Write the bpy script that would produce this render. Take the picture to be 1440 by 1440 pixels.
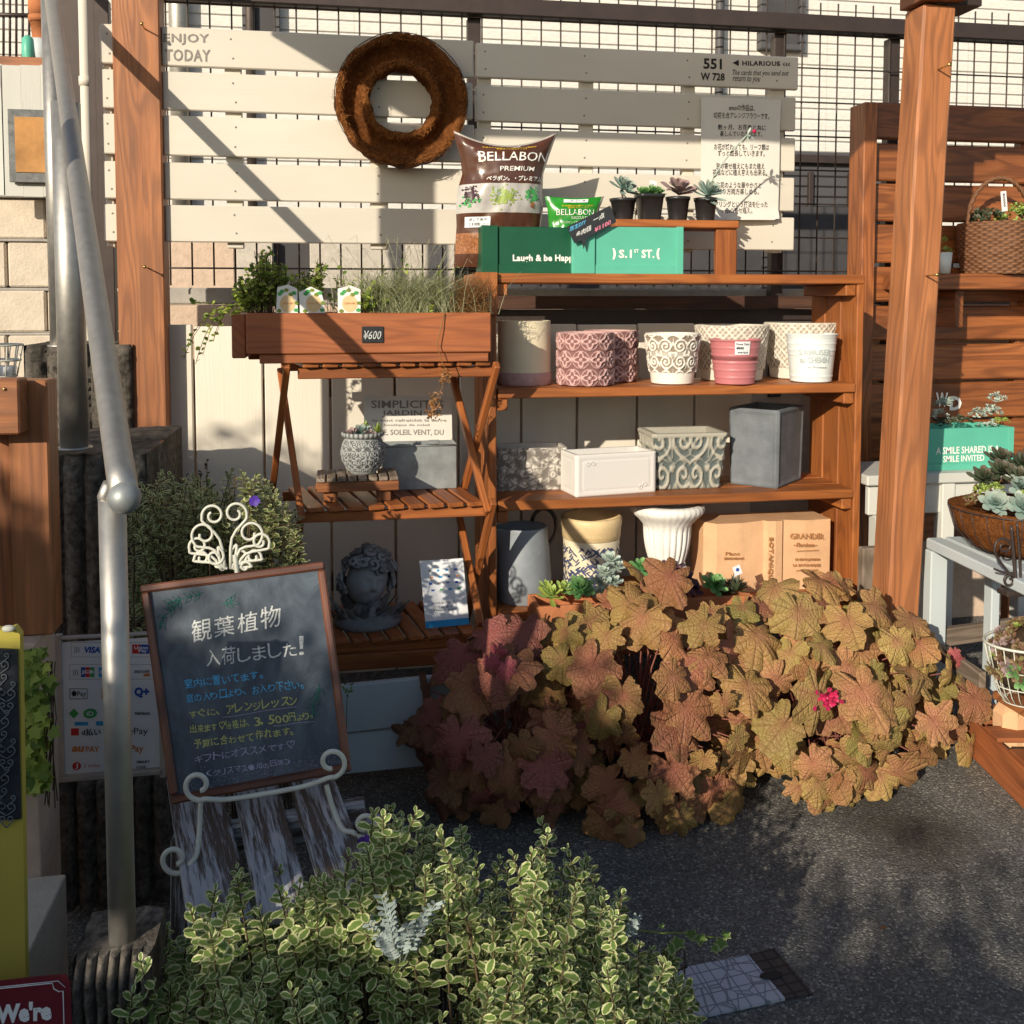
import bpy, math, random
from math import sin, cos, pi, radians, sqrt, atan2, exp
from mathutils import Vector, Matrix, noise
V = Vector
random.seed(7)
for o in list(bpy.data.objects):
    bpy.data.objects.remove(o)
SC = bpy.context.scene
COL = SC.collection

# ------------------------------------------------------------------ camera
FPX, YAW, PIT, CAMZ = 1390.0, radians(10), math.atan(80/1390), 1.2
FW = V((sin(YAW)*cos(PIT), cos(YAW)*cos(PIT), -sin(PIT)))
RT = V((cos(YAW), -sin(YAW), 0))
UP = RT.cross(FW)
CAM = V((0, 0, CAMZ))
cd = bpy.data.cameras.new('camera')
cam = bpy.data.objects.new('camera', cd); COL.objects.link(cam)
cam.matrix_world = Matrix.Translation(CAM) @ Matrix((RT, UP, -FW)).transposed().to_4x4()
cd.sensor_width = 36; cd.lens = 36*FPX/1440
cd.shift_y = -220/1440
cd.clip_start = .05; cd.clip_end = 300
SC.camera = cam
SC.render.resolution_x = SC.render.resolution_y = 1024

# ------------------------------------------------------------------ light
SUN_A, SUN_B = .80, .45               # light moves right .80 and down .45 for each metre towards the wall
sd = V((SUN_A, 1, -SUN_B)).normalized()
sl = bpy.data.lights.new('sun', 'SUN'); sl.energy = 4.9; sl.angle = radians(.5); sl.color = (1, .89, .72)
so = bpy.data.objects.new('sun', sl); COL.objects.link(so)
so.rotation_euler = sd.to_track_quat('-Z', 'Y').to_euler(); so.location = (-4, -5, 5)
W = bpy.data.worlds.new('World'); SC.world = W; W.use_nodes = True
wn = W.node_tree
sk = wn.nodes.new('ShaderNodeTexSky'); sk.sky_type = 'NISHITA'; sk.sun_disc = False
sk.sun_elevation = math.asin(-sd.z)
sk.sun_rotation = atan2(-sd.x, -sd.y)
bg = wn.nodes['Background']; bg.inputs['Strength'].default_value = .125
wn.links.new(sk.outputs[0], bg.inputs['Color'])
SC.view_settings.view_transform = 'Standard'; SC.view_settings.look = 'None'
SC.view_settings.gamma = 1; SC.view_settings.exposure = 0.12
SC.cycles.max_bounces = 6; SC.cycles.use_denoising = True

# ------------------------------------------------------------------ pixel geometry (photo pixels, 1440 wide)
def ray(px, py):
    return FW + RT*((px-720)/FPX) + UP*((500-py)/FPX)
def at(px, py, Y):
    d = ray(px, py); return CAM + d*(Y/d.y)
def gz(px, py, z):
    d = ray(px, py); return CAM + d*((z-CAMZ)/d.z)
def onp(px, py, p0, n):
    d = ray(px, py); return CAM + d*((p0-CAM).dot(n)/d.dot(n))
def sc(p):
    return (V(p)-CAM).dot(FW)/FPX
def topx(p):
    d = V(p)-CAM; k = d.dot(FW); return 720+FPX*d.dot(RT)/k, 500-FPX*d.dot(UP)/k
def lerp(a, b, t): return a+(b-a)*t
def rr(a, b): return random.uniform(a, b)
def clamp(x, a=0., b=1.): return max(a, min(b, x))
def sstep(a, b, x):
    t = clamp((x-a)/(b-a)); return t*t*(3-2*t)
def interp(x, pts):
    if x <= pts[0][0]: return pts[0][1]
    for (a, b), (c, d) in zip(pts, pts[1:]):
        if x <= c: return b+(d-b)*(x-a)/(c-a)
    return pts[-1][1]

# ------------------------------------------------------------------ materials
class NT:
    def __init__(s, name):
        s.m = bpy.data.materials.new(name); s.m.use_nodes = True
        s.t = s.m.node_tree; s.b = s.t.nodes['Principled BSDF']; s.out = s.t.nodes['Material Output']
    def n(s, typ, **kw):
        x = s.t.nodes.new('ShaderNode'+typ)
        for k, v in kw.items(): setattr(x, k, v)
        return x
    def l(s, a, b): s.t.links.new(a, b)
    def set(s, sock, v):
        if isinstance(v, bpy.types.NodeSocket): s.l(v, sock)
        else: sock.default_value = v
    def coord(s, kind='Object'): return s.n('TexCoord').outputs[kind]
    def uv(s): return s.n('UVMap').outputs[0]
    def rnd(s):
        a = s.n('Attribute'); a.attribute_name = 'rnd'; return a.outputs['Fac']
    def map(s, vec, sca=(1, 1, 1), loc=(0, 0, 0)):
        m = s.n('Mapping'); s.l(vec, m.inputs[0]); m.inputs['Scale'].default_value = sca; m.inputs['Location'].default_value = loc
        return m.outputs[0]
    def noise(s, vec, scale=5, det=4, rough=.55, dist=0.):
        x = s.n('TexNoise'); s.l(vec, x.inputs['Vector']); x.inputs['Scale'].default_value = scale
        x.inputs['Detail'].default_value = det; x.inputs['Roughness'].default_value = rough; x.inputs['Distortion'].default_value = dist
        return x.outputs['Fac']
    def voro(s, vec, scale=5, feat='F1', out='Distance'):
        x = s.n('TexVoronoi'); x.feature = feat; s.l(vec, x.inputs['Vector']); x.inputs['Scale'].default_value = scale
        return x.outputs[out]
    def math(s, op, a, b=0., c=0.):
        x = s.n('Math'); x.operation = op; s.set(x.inputs[0], a); s.set(x.inputs[1], b); s.set(x.inputs[2], c); return x.outputs[0]
    def ramp(s, fac, *stops):
        x = s.n('ValToRGB'); s.l(fac, x.inputs[0]); e = x.color_ramp.elements
        while len(e) < len(stops): e.new(.5)
        for el, (p, c) in zip(e, stops):
            el.position = p; el.color = (c, c, c, 1) if isinstance(c, (int, float)) else (*c, 1)
        return x.outputs[0]
    def mix(s, fac, a, b, mode='MIX'):
        x = s.n('Mix'); x.data_type = 'RGBA'; x.blend_type = mode
        s.set(x.inputs['Factor'], fac)
        for i, v in ((6, a), (7, b)):
            s.set(x.inputs[i], (*v, 1) if isinstance(v, tuple) and len(v) == 3 else v)
        return x.outputs[2]
    def sep(s, vec):
        x = s.n('SeparateXYZ'); s.l(vec, x.inputs[0]); return x.outputs
    def bump(s, h, st=.3, d=.01):
        x = s.n('Bump'); s.l(h, x.inputs['Height']); x.inputs['Strength'].default_value = st; x.inputs['Distance'].default_value = d
        s.l(x.outputs[0], s.b.inputs['Normal'])
    def fin(s, col, rough=.6, spec=.4, metal=0.):
        s.set(s.b.inputs['Base Color'], (*col, 1) if isinstance(col, tuple) else col)
        s.set(s.b.inputs['Roughness'], rough); s.b.inputs['Specular IOR Level'].default_value = spec
        s.b.inputs['Metallic'].default_value = metal
        return s.m
    def translucent(s, col, f=.3):
        t = s.n('BsdfTranslucent'); s.set(t.inputs[0], (*col, 1) if isinstance(col, tuple) else col)
        m = s.n('MixShader'); m.inputs[0].default_value = f
        s.l(s.b.outputs[0], m.inputs[1]); s.l(t.outputs[0], m.inputs[2]); s.l(m.outputs[0], s.out.inputs[0])

def wood(name, c1, c2, dark, rough=.5, spec=.4, knots=True, gr=1.0):
    k = NT(name); uv = k.uv()
    a = k.noise(k.map(uv, (2.0, 24, 1)), 1, 6, .6, .5)
    ring = k.noise(k.map(uv, (1.1, 9, 1)), 1, 2.2, .45, .35)
    ring = k.math('SINE', k.math('MULTIPLY_ADD', a, 2.5, k.math('MULTIPLY', ring, 75.)))
    ring = k.math('MULTIPLY_ADD', ring, .5, .5)
    fine = k.noise(k.map(uv, (7, 190, 1)), 1, 3, .6)
    col = k.mix(k.ramp(a, (.3, 0.), (.7, 1.)), c2, c1)
    col = k.mix(k.math('MULTIPLY', k.ramp(ring, (.35, 0.), (1., 1.)), .55*gr), col, dark)
    col = k.mix(k.math('MULTIPLY', k.ramp(fine, (.42, 0.), (.7, 1.)), .42*gr), col, dark)
    blotch = k.noise(k.map(uv, (3.2, 6, 1)), 1, 3)
    col = k.mix(k.math('MULTIPLY', k.ramp(blotch, (.45, 0.), (.75, 1.)), .5*gr), col, dark)
    if knots:
        v = k.voro(k.map(uv, (1.9, 11, 1)), 1)
        col = k.mix(k.math('MULTIPLY', k.ramp(v, (.03, 1.), (.16, 0.)), .85), col, dark)
    r = k.rnd()
    col = k.mix(1., col, k.ramp(r, (0., .72), (1., 1.18)), 'MULTIPLY')
    h = k.math('ADD', k.math('MULTIPLY', fine, .6), k.math('MULTIPLY', ring, .25))
    k.bump(h, .35, .002)
    return k.fin(col, k.math('MULTIPLY_ADD', a, .25, rough-.1), spec)

def paint(name, c, under, wear=.5, rough=.6, grain=.25, spec=.3):
    # painted boards: thin worn spots along the grain show the wood beneath
    k = NT(name); uv = k.uv()
    a = k.noise(k.map(uv, (6, 85, 1)), 1, 9, .75, .12)
    b = k.noise(k.map(uv, (1.3, 5, 1)), 1, 4)
    fine = k.noise(k.map(uv, (6, 170, 1)), 1, 3)
    m = k.math('MULTIPLY', a, k.math('MULTIPLY_ADD', b, 1., .5))
    lo = lerp(.95, .42, wear)
    fac = k.ramp(m, (lo-.05, 0.), (lo+.03, 1.))
    col = k.mix(k.ramp(b, (.35, 0.), (.7, .5)), c, tuple(x*.76 for x in c))
    col = k.mix(fac, col, under)
    col = k.mix(1., col, k.ramp(k.rnd(), (0., .9), (1., 1.06)), 'MULTIPLY')
    k.bump(k.math('SUBTRACT', k.math('MULTIPLY', fine, .5), k.math('MULTIPLY', fac, .8)), grain, .003)
    return k.fin(col, rough, spec)

def plain(name, c, rough=.5, spec=.4, metal=0., var=.12, scale=18, bump=0., bscale=80):
    k = NT(name); co = k.coord()
    nz = k.noise(co, scale, 5, .6)
    col = k.mix(k.ramp(nz, (.3, 0.), (.72, 1.)), tuple(x*(1-var) for x in c), tuple(min(1, x*(1+var)) for x in c))
    if bump: k.bump(k.noise(co, bscale, 4), bump, .004)
    return k.fin(col, k.math('MULTIPLY_ADD', nz, .16, rough-.08), spec, metal)

def relief(name, hi, lo, rough=.7, bscale=160, gamma=(.15, .6), spec=.25):
    # raised ornament: wash colour left in the hollows ('rnd' holds the modelled height)
    k = NT(name); co = k.coord()
    nz = k.noise(co, 60, 5, .65)
    r = k.math('ADD', k.rnd(), k.math('MULTIPLY_ADD', nz, .5, -.25))
    col = k.mix(k.ramp(r, (gamma[0], 0.), (gamma[1], 1.)), lo, hi)
    k.bump(k.noise(co, bscale, 4), .25, .002)
    return k.fin(col, rough, spec)

def leafmat(name, cen, mar=None, tip=None, var=.35, rough=.5, trans=.25, edge=.55, hue2=None, spec=.35):
    k = NT(name); x = k.sep(k.uv()); r = k.rnd()
    col = cen if hue2 is None else k.mix(k.ramp(r, (.2, 0.), (.8, 1.)), cen, hue2)
    if mar:
        wob = k.math('MULTIPLY_ADD', k.noise(k.coord(), 260, 2), .5, -.25)
        au = k.math('ADD', k.math('ABSOLUTE', x[0]), wob)
        au = k.math('MAXIMUM', au, k.math('MULTIPLY', k.math('POWER', x[1], 6.), .95))
        col = k.mix(k.ramp(au, (edge-.1, 0.), (edge+.12, 1.)), col, mar)
    if tip:
        col = k.mix(k.ramp(x[1], (.55, 0.), (1., .8)), col, tip)
    mid = k.ramp(k.math('ABSOLUTE', x[0]), (0., 1.), (.09, 0.))
    col = k.mix(k.math('MULTIPLY', mid, .25), col, (.35, .4, .2))
    col = k.mix(1., col, k.ramp(r, (0., 1-var), (1., 1+var)), 'MULTIPLY')
    k.fin(col, rough, spec)
    if trans: k.translucent(col, trans)
    return k.m

M = {}
M['wood'] = wood('stained_wood', (.39, .15, .055), (.28, .095, .032), (.11, .04, .018))
M['wood_post'] = wood('post_wood', (.46, .185, .072), (.36, .13, .047), (.16, .065, .032), gr=.9)
M['wood_shelf'] = wood('shelf_wood', (.46, .155, .038), (.36, .115, .03), (.16, .05, .018), .45, knots=False, gr=.75)
M['wood_wall'] = wood('wall_wood', (.40, .14, .042), (.27, .083, .026), (.10, .032, .012), .36, .5)
M['wood_planter'] = wood('planter_wood', (.40, .13, .045), (.33, .10, .034), (.16, .05, .022), .55, gr=.75)
M['wood_stand'] = wood('stand_wood', (.42, .14, .036), (.31, .092, .024), (.14, .04, .014), .45, knots=False, gr=.7)
M['wood_old'] = wood('grey_old_wood', (.36, .29, .23), (.26, .2, .155), (.1, .075, .055), .8, .1)
M['wood_dark'] = wood('dark_stained_wood', (.13, .06, .035), (.09, .04, .025), (.04, .018, .012), .6)  # dark tone stands in for shade on the rail behind the shelf
M['wood_frame'] = wood('frame_wood', (.27, .10, .05), (.17, .055, .028), (.05, .016, .01), .4, .5, False, 1.3)
M['white'] = paint('white_board_paint', (.67, .62, .53), (.46, .37, .27), .3)
M['white_plank'] = paint('white_plank_paint', (.78, .72, .61), (.38, .29, .2), .32, grain=.45)
M['white_old'] = paint('old_white_paint', (.60, .60, .55), (.2, .15, .1), .4)
M['blue_white'] = paint('blue_white_paint', (.52, .58, .60), (.2, .17, .15), .38)
M['peel'] = paint('peeling_paint', (.46, .47, .50), (.115, .085, .07), .78, .75, .7)
M['steel'] = plain('brushed_steel', (.42, .405, .375), .5, .5, .85, .09, 60)
M['dark_metal'] = plain('dark_brown_metal', (.055, .04, .036), .45, .4, .3)
M['wire'] = plain('fence_wire', (.085, .068, .06), .5, .4, .35)
M['ivory_metal'] = plain('ivory_metal', (.60, .60, .52), .5, .4, 0., .1)
M['black'] = plain('black_plastic', (.022, .023, .025), .38, .5, 0., .2, 40)
M['soil'] = plain('soil', (.05, .034, .022), .95, .1, 0., .5, 150, .8, 200)
M['zinc'] = plain('zinc', (.30, .32, .32), .5, .45, .45, .22, 22)
M['tin'] = plain('grey_tin', (.25, .275, .30), .55, .35, .15, .15, 14)
M['terra'] = plain('terracotta', (.45, .17, .075), .85, .15, 0., .2, 14, .3, 160)
M['terra_pale'] = plain('pale_terracotta', (.66, .40, .225), .85, .15, 0., .1, 14, .3, 140)
M['terra_em'] = plain('terracotta_letters', (.40, .20, .09), .85, .15, 0., .1, 14)
M['enamel_em'] = plain('enamel_letters', (.47, .52, .52), .5, .3, 0., .08)
M['ink_navy'] = plain('ink_navy', (.06, .075, .15), .5, .3)
M['cream'] = plain('cream_glaze', (.70, .52, .28), .5, .4, 0., .1, 20)
M['cream_pale'] = plain('cream_pale', (.72, .63, .45), .5, .4, 0., .06, 20)
M['white_glaze'] = plain('white_enamel', (.70, .75, .74), .4, .4, 0., .05, 20)
M['white_stone'] = plain('white_stone', (.76, .74, .69), .8, .2, 0., .09, 22, .3, 120)
M['grey_stone'] = plain('dark_grey_stone', (.15, .165, .18), .8, .2, 0., .2, 20, .25, 130)
M['pink_glaze'] = plain('pink_metal', (.50, .175, .185), .45, .4, 0., .06, 20)
M['statue'] = relief('statue_stone', (.30, .30, .30), (.05, .052, .055), .9, 120, (.1, .8))
M['pink_rel'] = relief('pink_relief', (.56, .36, .34), (.21, .10, .095))
M['white_rel'] = relief('white_relief', (.78, .74, .66), (.27, .22, .17))
M['white_dia'] = relief('white_diamond', (.66, .62, .54), (.36, .31, .25))
M['grey_rel'] = relief('grey_relief', (.36, .37, .36), (.10, .105, .105))
M['verd_rel'] = relief('verdigris_relief', (.38, .36, .30), (.10, .12, .115))
M['flower_rel'] = relief('floral_relief', (.58, .54, .48), (.17, .15, .13))
M['white_ptr'] = relief('white_planter', (.66, .635, .60), (.46, .44, .41))
M['paper'] = plain('paper', (.74, .75, .77), .5, .3, 0., .03, 10)
M['vinyl'] = plain('banner_vinyl', (.69, .66, .60), .38, .4, 0., .04, 4)
M['green_crate'] = plain('dark_green_paint', (.004, .078, .036), .4, .5, 0., .12, 12)
M['teal_crate'] = plain('teal_paint', (.10, .43, .31), .45, .45, 0., .07, 12)
M['bag_brown'] = plain('brown_bag_film', (.085, .032, .018), .24, .6, 0., .12, 30)
M['bag_grey'] = plain('bag_photo_band', (.48, .46, .44), .24, .6, 0., .15, 24)
M['bag_bark'] = plain('bag_bark', (.30, .12, .05), .24, .6, 0., .6, 220)
M['bag_green'] = plain('green_bag_film', (.02, .23, .02), .25, .6, 0., .2, 18)
M['clear'] = plain('clear_film_edge', (.42, .38, .34), .2, .6, 0., .1)
M['ink_white'] = plain('ink_white', (.80, .79, .75), .6, .2, 0., .03)
M['ink_dark'] = plain('ink_dark', (.035, .032, .03), .7, .2, 0., .1)
M['ink_grey'] = plain('ink_grey', (.24, .22, .2), .7, .2, 0., .15, 60)
M['ink_yellow'] = plain('ink_yellow', (.75, .5, .03), .6, .2)
M['ink_blue'] = plain('ink_blue', (.02, .08, .36), .5, .3)
M['ink_sky'] = plain('ink_sky', (.03, .30, .60), .5, .3)
M['ink_red'] = plain('ink_red', (.58, .03, .03), .5, .3)
M['ink_green'] = plain('ink_green', (.06, .34, .09), .5, .3)
M['ink_orange'] = plain('ink_orange', (.62, .22, .06), .5, .3)
M['ink_pink'] = plain('ink_pink', (.66, .20, .30), .6, .2)
def chalk(name, c):
    k = NT(name); nz = k.noise(k.coord(), 420, 3)
    k.fin(k.mix(k.ramp(nz, (.38, .0), (.62, 1.)), tuple(x*.55 for x in c), c), .9, .05); return k.m
M['chalk_white'] = chalk('chalk_white', (.72, .74, .72))
M['chalk_blue'] = chalk('chalk_blue', (.14, .52, .85))
M['chalk_yellow'] = chalk('chalk_yellow', (.62, .62, .22))
M['chalk_lilac'] = chalk('chalk_lilac', (.5, .48, .64))
M['chalk_green'] = chalk('chalk_green', (.05, .24, .18))
M['brass'] = plain('brass_screw', (.55, .38, .14), .35, .5, .9)
M['yellow'] = plain('yellow_paint', (.50, .42, .075), .6, .3, 0., .08, 9)
M['maroon'] = plain('maroon_enamel', (.16, .015, .025), .35, .5, 0., .1)
M['panel_dark'] = plain('dark_panel', (.022, .026, .034), .5, .4, 0., .35, 40, .6, 60)
M['stem'] = plain('stem', (.10, .07, .04), .8, .2)
M['stem_pink'] = plain('stem_pink', (.25, .09, .07), .7, .2)

def mk_board():
    k = NT('blackboard'); co = k.coord()
    sm = k.noise(k.map(co, (1, 1, .55)), 16, 6, .62, 1.2)
    gr = k.noise(co, 520, 2)
    f = k.math('MULTIPLY', k.ramp(sm, (.35, 0.), (.75, 1.)), k.math('MULTIPLY_ADD', gr, .7, .3))
    col = k.mix(f, (.016, .03, .05), (.12, .155, .19))
    k.fin(col, .42, .5); return k.m
M['board'] = mk_board()

def mk_asphalt():
    k = NT('asphalt'); co = k.coord()
    v = k.n('TexVoronoi'); k.l(co, v.inputs['Vector']); v.inputs['Scale'].default_value = 230
    cell = k.sep(v.outputs['Color'])
    n1 = k.noise(co, 260, 4, .7); n2 = k.noise(co, 4.5, 4, .6)
    base = k.mix(k.ramp(cell[0], (.25, 0.), (1., 1.)), (.125, .12, .112), (.27, .256, .232))
    base = k.mix(k.ramp(cell[1], (.9, 0.), (.93, .85)), base, (.5, .47, .4))
    base = k.mix(1., base, k.ramp(n1, (.3, .65), (.75, 1.3)), 'MULTIPLY')
    base = k.mix(1., base, k.ramp(n2, (.3, .75), (.7, 1.2)), 'MULTIPLY')
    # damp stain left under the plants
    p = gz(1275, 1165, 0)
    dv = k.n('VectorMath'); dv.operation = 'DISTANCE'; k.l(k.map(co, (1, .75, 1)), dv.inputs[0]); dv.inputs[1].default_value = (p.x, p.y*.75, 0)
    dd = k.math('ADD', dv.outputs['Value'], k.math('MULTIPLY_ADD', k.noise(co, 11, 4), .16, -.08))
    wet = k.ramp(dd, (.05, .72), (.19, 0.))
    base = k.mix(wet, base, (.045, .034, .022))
    h = k.math('ADD', k.math('MULTIPLY', v.outputs['Distance'], -1.), n1)
    k.bump(h, .9, .006)
    return k.fin(base, k.math('MULTIPLY_ADD', cell[2], .3, .62), .35)
M['asphalt'] = mk_asphalt()

def mk_siding():
    k = NT('house_siding'); co = k.coord(); x = k.sep(co)
    lap = k.math('FRACT', k.math('MULTIPLY', x[2], 1/.062))
    nz = k.noise(k.map(co, (30, 30, 90)), 1, 4)
    col = k.mix(k.ramp(nz, (.3, 0.), (.7, 1.)), (.57, .55, .51), (.67, .65, .60))
    vj = k.math('FRACT', k.math('MULTIPLY', x[0], 1/.9))
    col = k.mix(k.ramp(vj, (.0, .5), (.008, 0.)), col, (.28, .25, .21))
    h = k.math('ADD', k.math('MULTIPLY', k.ramp(lap, (.0, 0.), (.14, 1.), (.8, .9), (1., .35)), 1.), k.math('MULTIPLY', nz, .4))
    k.bump(h, .9, .012)
    return k.fin(col, .75, .25)
M['siding'] = mk_siding()
def mk_shutter():
    k = NT('dark_shutter'); x = k.sep(k.coord())
    lap = k.math('FRACT', k.math('MULTIPLY', x[2], 1/.05))
    k.bump(k.ramp(lap, (0., 0.), (.2, 1.), (1., .2)), .9, .01)
    return k.fin(k.mix(k.ramp(lap, (0., 1.), (.2, 0.)), (.07, .068, .072), (.03, .03, .032)), .55, .4)
M['shutter'] = mk_shutter()
M['stucco'] = plain('stucco', (.50, .455, .39), .9, .1, 0., .12, 40, .6, 70)
M['stucco_pink'] = plain('pink_block', (.56, .43, .33), .9, .1, 0., .12, 30, .7, 90)
M['concrete'] = plain('grey_concrete', (.36, .34, .31), .9, .15, 0., .2, 12, .4, 90)
M['block'] = plain('cream_block', (.60, .52, .42), .9, .1, 0., .1, 20, .6, 110)
M['dark_wall'] = plain('dark_wall', (.055, .053, .056), .7, .3, 0., .2, 6)
def mk_stone():
    k = NT('mossy_rib_stone'); co = k.coord()
    n1 = k.noise(co, 55, 6, .7); n2 = k.noise(k.map(co, (1, 1, .3)), 14, 4)
    col = k.mix(k.ramp(n1, (.35, 0.), (.7, 1.)), (.05, .043, .036), (.24, .21, .175))
    col = k.mix(k.ramp(n2, (.42, 0.), (.7, .8)), col, (.03, .027, .022))
    k.bump(n1, .8, .008); return k.fin(col, .92, .15)
M['stone'] = mk_stone()
def mk_coir():
    k = NT('coir'); co = k.coord()
    n1 = k.noise(k.map(co, (60, 60, 60)), 1, 6, .75, 1.5); n2 = k.noise(co, 9, 3)
    col = k.mix(k.ramp(n1, (.3, 0.), (.7, 1.)), (.07, .022, .008), (.34, .125, .036))
    col = k.mix(k.ramp(n2, (.45, 0.), (.7, .5)), col, (.05, .02, .01))
    k.bump(n1, 1., .012); return k.fin(col, .95, .05)
M['coir'] = mk_coir()
M['fibre'] = plain('coir_fibre', (.42, .17, .05), .9, .1, 0., .3, 60)
M['wicker'] = relief('dark_wicker', (.21, .10, .05), (.035, .015, .009), .65, 200)
M['rust'] = plain('rust_plate', (.45, .235, .09), .85, .15, 0., .3, 10, .3, 60)
def mk_lid():
    k = NT('lid_plastic'); uv = k.uv()
    b = k.n('TexBrick'); k.l(k.map(uv, (1, 1, 1)), b.inputs['Vector']); b.inputs['Scale'].default_value = 1.
    b.offset = 0.; b.inputs['Brick Width'].default_value = .028; b.inputs['Row Height'].default_value = .026; b.inputs['Mortar Size'].default_value = .0013
    f = b.outputs['Fac']
    sw = k.voro(uv, 26, 'DISTANCE_TO_EDGE')
    g = k.math('MAXIMUM', f, k.ramp(sw, (.015, .8), (.035, 0.)))
    col = k.mix(g, (.46, .49, .55), (.2, .22, .26))
    k.bump(k.math('SUBTRACT', 1., g), .8, .003); return k.fin(col, .55, .35)
M['lid'] = mk_lid()
M['leaf_var'] = leafmat('variegated_leaf', (.175, .265, .065), (.74, .74, .40), var=.3, edge=.62, trans=.32)
M['leaf_var_dark'] = leafmat('variegated_leaf_small', (.14, .19, .06), (.66, .64, .34), var=.4, edge=.62, trans=.32)
M['leaf_green'] = leafmat('green_leaf', (.17, .27, .035), hue2=(.34, .40, .07), var=.35, trans=.35)
M['leaf_ivy'] = leafmat('ivy_leaf', (.10, .18, .04), (.36, .40, .18), var=.3, edge=.8)
M['leaf_hedge'] = leafmat('hedge_leaf', (.06, .10, .03), var=.3)
M['grass'] = leafmat('sedge_blade', (.30, .33, .17), hue2=(.60, .58, .38), var=.25, trans=.3)
M['dry'] = leafmat('dry_grass', (.40, .20, .07), hue2=(.25, .1, .03), var=.3)
M['silver'] = leafmat('silver_leaf', (.30, .36, .35), var=.2, rough=.85, trans=.1)
M['suc_green'] = leafmat('succulent_green', (.10, .28, .09), tip=(.22, .34, .12), var=.25, trans=.08, rough=.55)
M['suc_lime'] = leafmat('succulent_lime', (.36, .44, .08), hue2=(.26, .38, .10), var=.2, trans=.1)
M['suc_blue'] = leafmat('succulent_blue', (.24, .36, .32), tip=(.36, .36, .30), var=.2, trans=.05, rough=.7)
M['suc_pale'] = leafmat('succulent_pale', (.40, .48, .42), var=.2, trans=.05, rough=.85)
M['suc_purple'] = leafmat('succulent_purple', (.035, .016, .024), hue2=(.07, .025, .035), var=.3, trans=.03, rough=.35)
M['suc_mauve'] = leafmat('succulent_mauve', (.28, .22, .21), tip=(.34, .2, .2), var=.25, trans=.05, rough=.7)
M['suc_dark'] = leafmat('succulent_dark', (.06, .085, .045), tip=(.10, .06, .05), var=.3, trans=.03)
M['suc_bronze'] = leafmat('succulent_bronze', (.22, .11, .07), hue2=(.17, .15, .06), var=.3, trans=.05)
M['violet'] = leafmat('violet_petal', (.12, .05, .45), var=.2)
M['red_petal'] = leafmat('red_petal', (.55, .02, .10), var=.3)
def mk_heu(name, *cols, edge=(.25, .235, .06)):
    k = NT(name); x = k.sep(k.uv()); r = k.rnd(); co = k.coord()
    col = k.ramp(r, *[(i/(len(cols)-1), c) for i, c in enumerate(cols)])
    n1 = k.noise(co, 22, 4, .6)
    col = k.mix(k.ramp(n1, (.42, 0.), (.75, .5)), col, (.36, .12, .09))
    lob = k.math('ABSOLUTE', k.math('COSINE', k.math('MULTIPLY', x[0], 3.5*pi)))
    vein = k.math('POWER', lob, 70.)
    sub = k.math('POWER', k.math('ABSOLUTE', k.math('SINE', k.math('MULTIPLY_ADD', x[1], 16., k.math('MULTIPLY', lob, 5.)))), 14.)
    cen = k.ramp(x[1], (0., .8), (.42, 0.))
    n3 = k.noise(co, 34, 3); ed = k.math('MULTIPLY', k.ramp(x[1], (.5, 0.), (1., 1.)), k.ramp(n3, (.35, .1), (.65, 1.)))
    col = k.mix(k.math('MULTIPLY', ed, .55), col, edge)
    col = k.mix(k.math('MULTIPLY', cen, .45), col, (.44, .13, .10))
    spot = k.voro(co, 48); col = k.mix(k.ramp(spot, (.05, .6), (.1, 0.)), col, (.09, .035, .02))
    col = k.mix(k.math('MULTIPLY', vein, .28), col, (.22, .10, .06))
    col = k.mix(k.math('MULTIPLY', sub, .12), col, (.14, .06, .03))
    col = k.mix(1., col, k.ramp(k.math('FRACT', k.math('MULTIPLY', r, 7.3)), (0., .75), (1., 1.2)), 'MULTIPLY')
    cell = k.voro(co, 130, 'DISTANCE_TO_EDGE')
    k.bump(k.math('SUBTRACT', k.math('MULTIPLY', k.ramp(cell, (0., 0.), (.2, 1.)), .35), k.math('ADD', vein, k.math('MULTIPLY', sub, .6))), .6, .005)
    k.fin(col, .5, .3); k.translucent(col, .14); return k.m
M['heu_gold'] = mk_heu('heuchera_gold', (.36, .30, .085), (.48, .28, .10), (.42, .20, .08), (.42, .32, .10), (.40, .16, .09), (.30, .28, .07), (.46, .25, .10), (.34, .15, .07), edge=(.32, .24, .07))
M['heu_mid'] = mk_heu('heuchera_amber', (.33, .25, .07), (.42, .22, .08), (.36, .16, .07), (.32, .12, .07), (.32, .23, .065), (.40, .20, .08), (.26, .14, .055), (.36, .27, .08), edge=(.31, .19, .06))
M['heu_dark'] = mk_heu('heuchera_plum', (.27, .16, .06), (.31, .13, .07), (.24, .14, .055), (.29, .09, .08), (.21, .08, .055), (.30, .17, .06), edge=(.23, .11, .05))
M['heu_pink'] = mk_heu('heuchera_pink', (.55, .14, .17), (.48, .08, .12))

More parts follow.
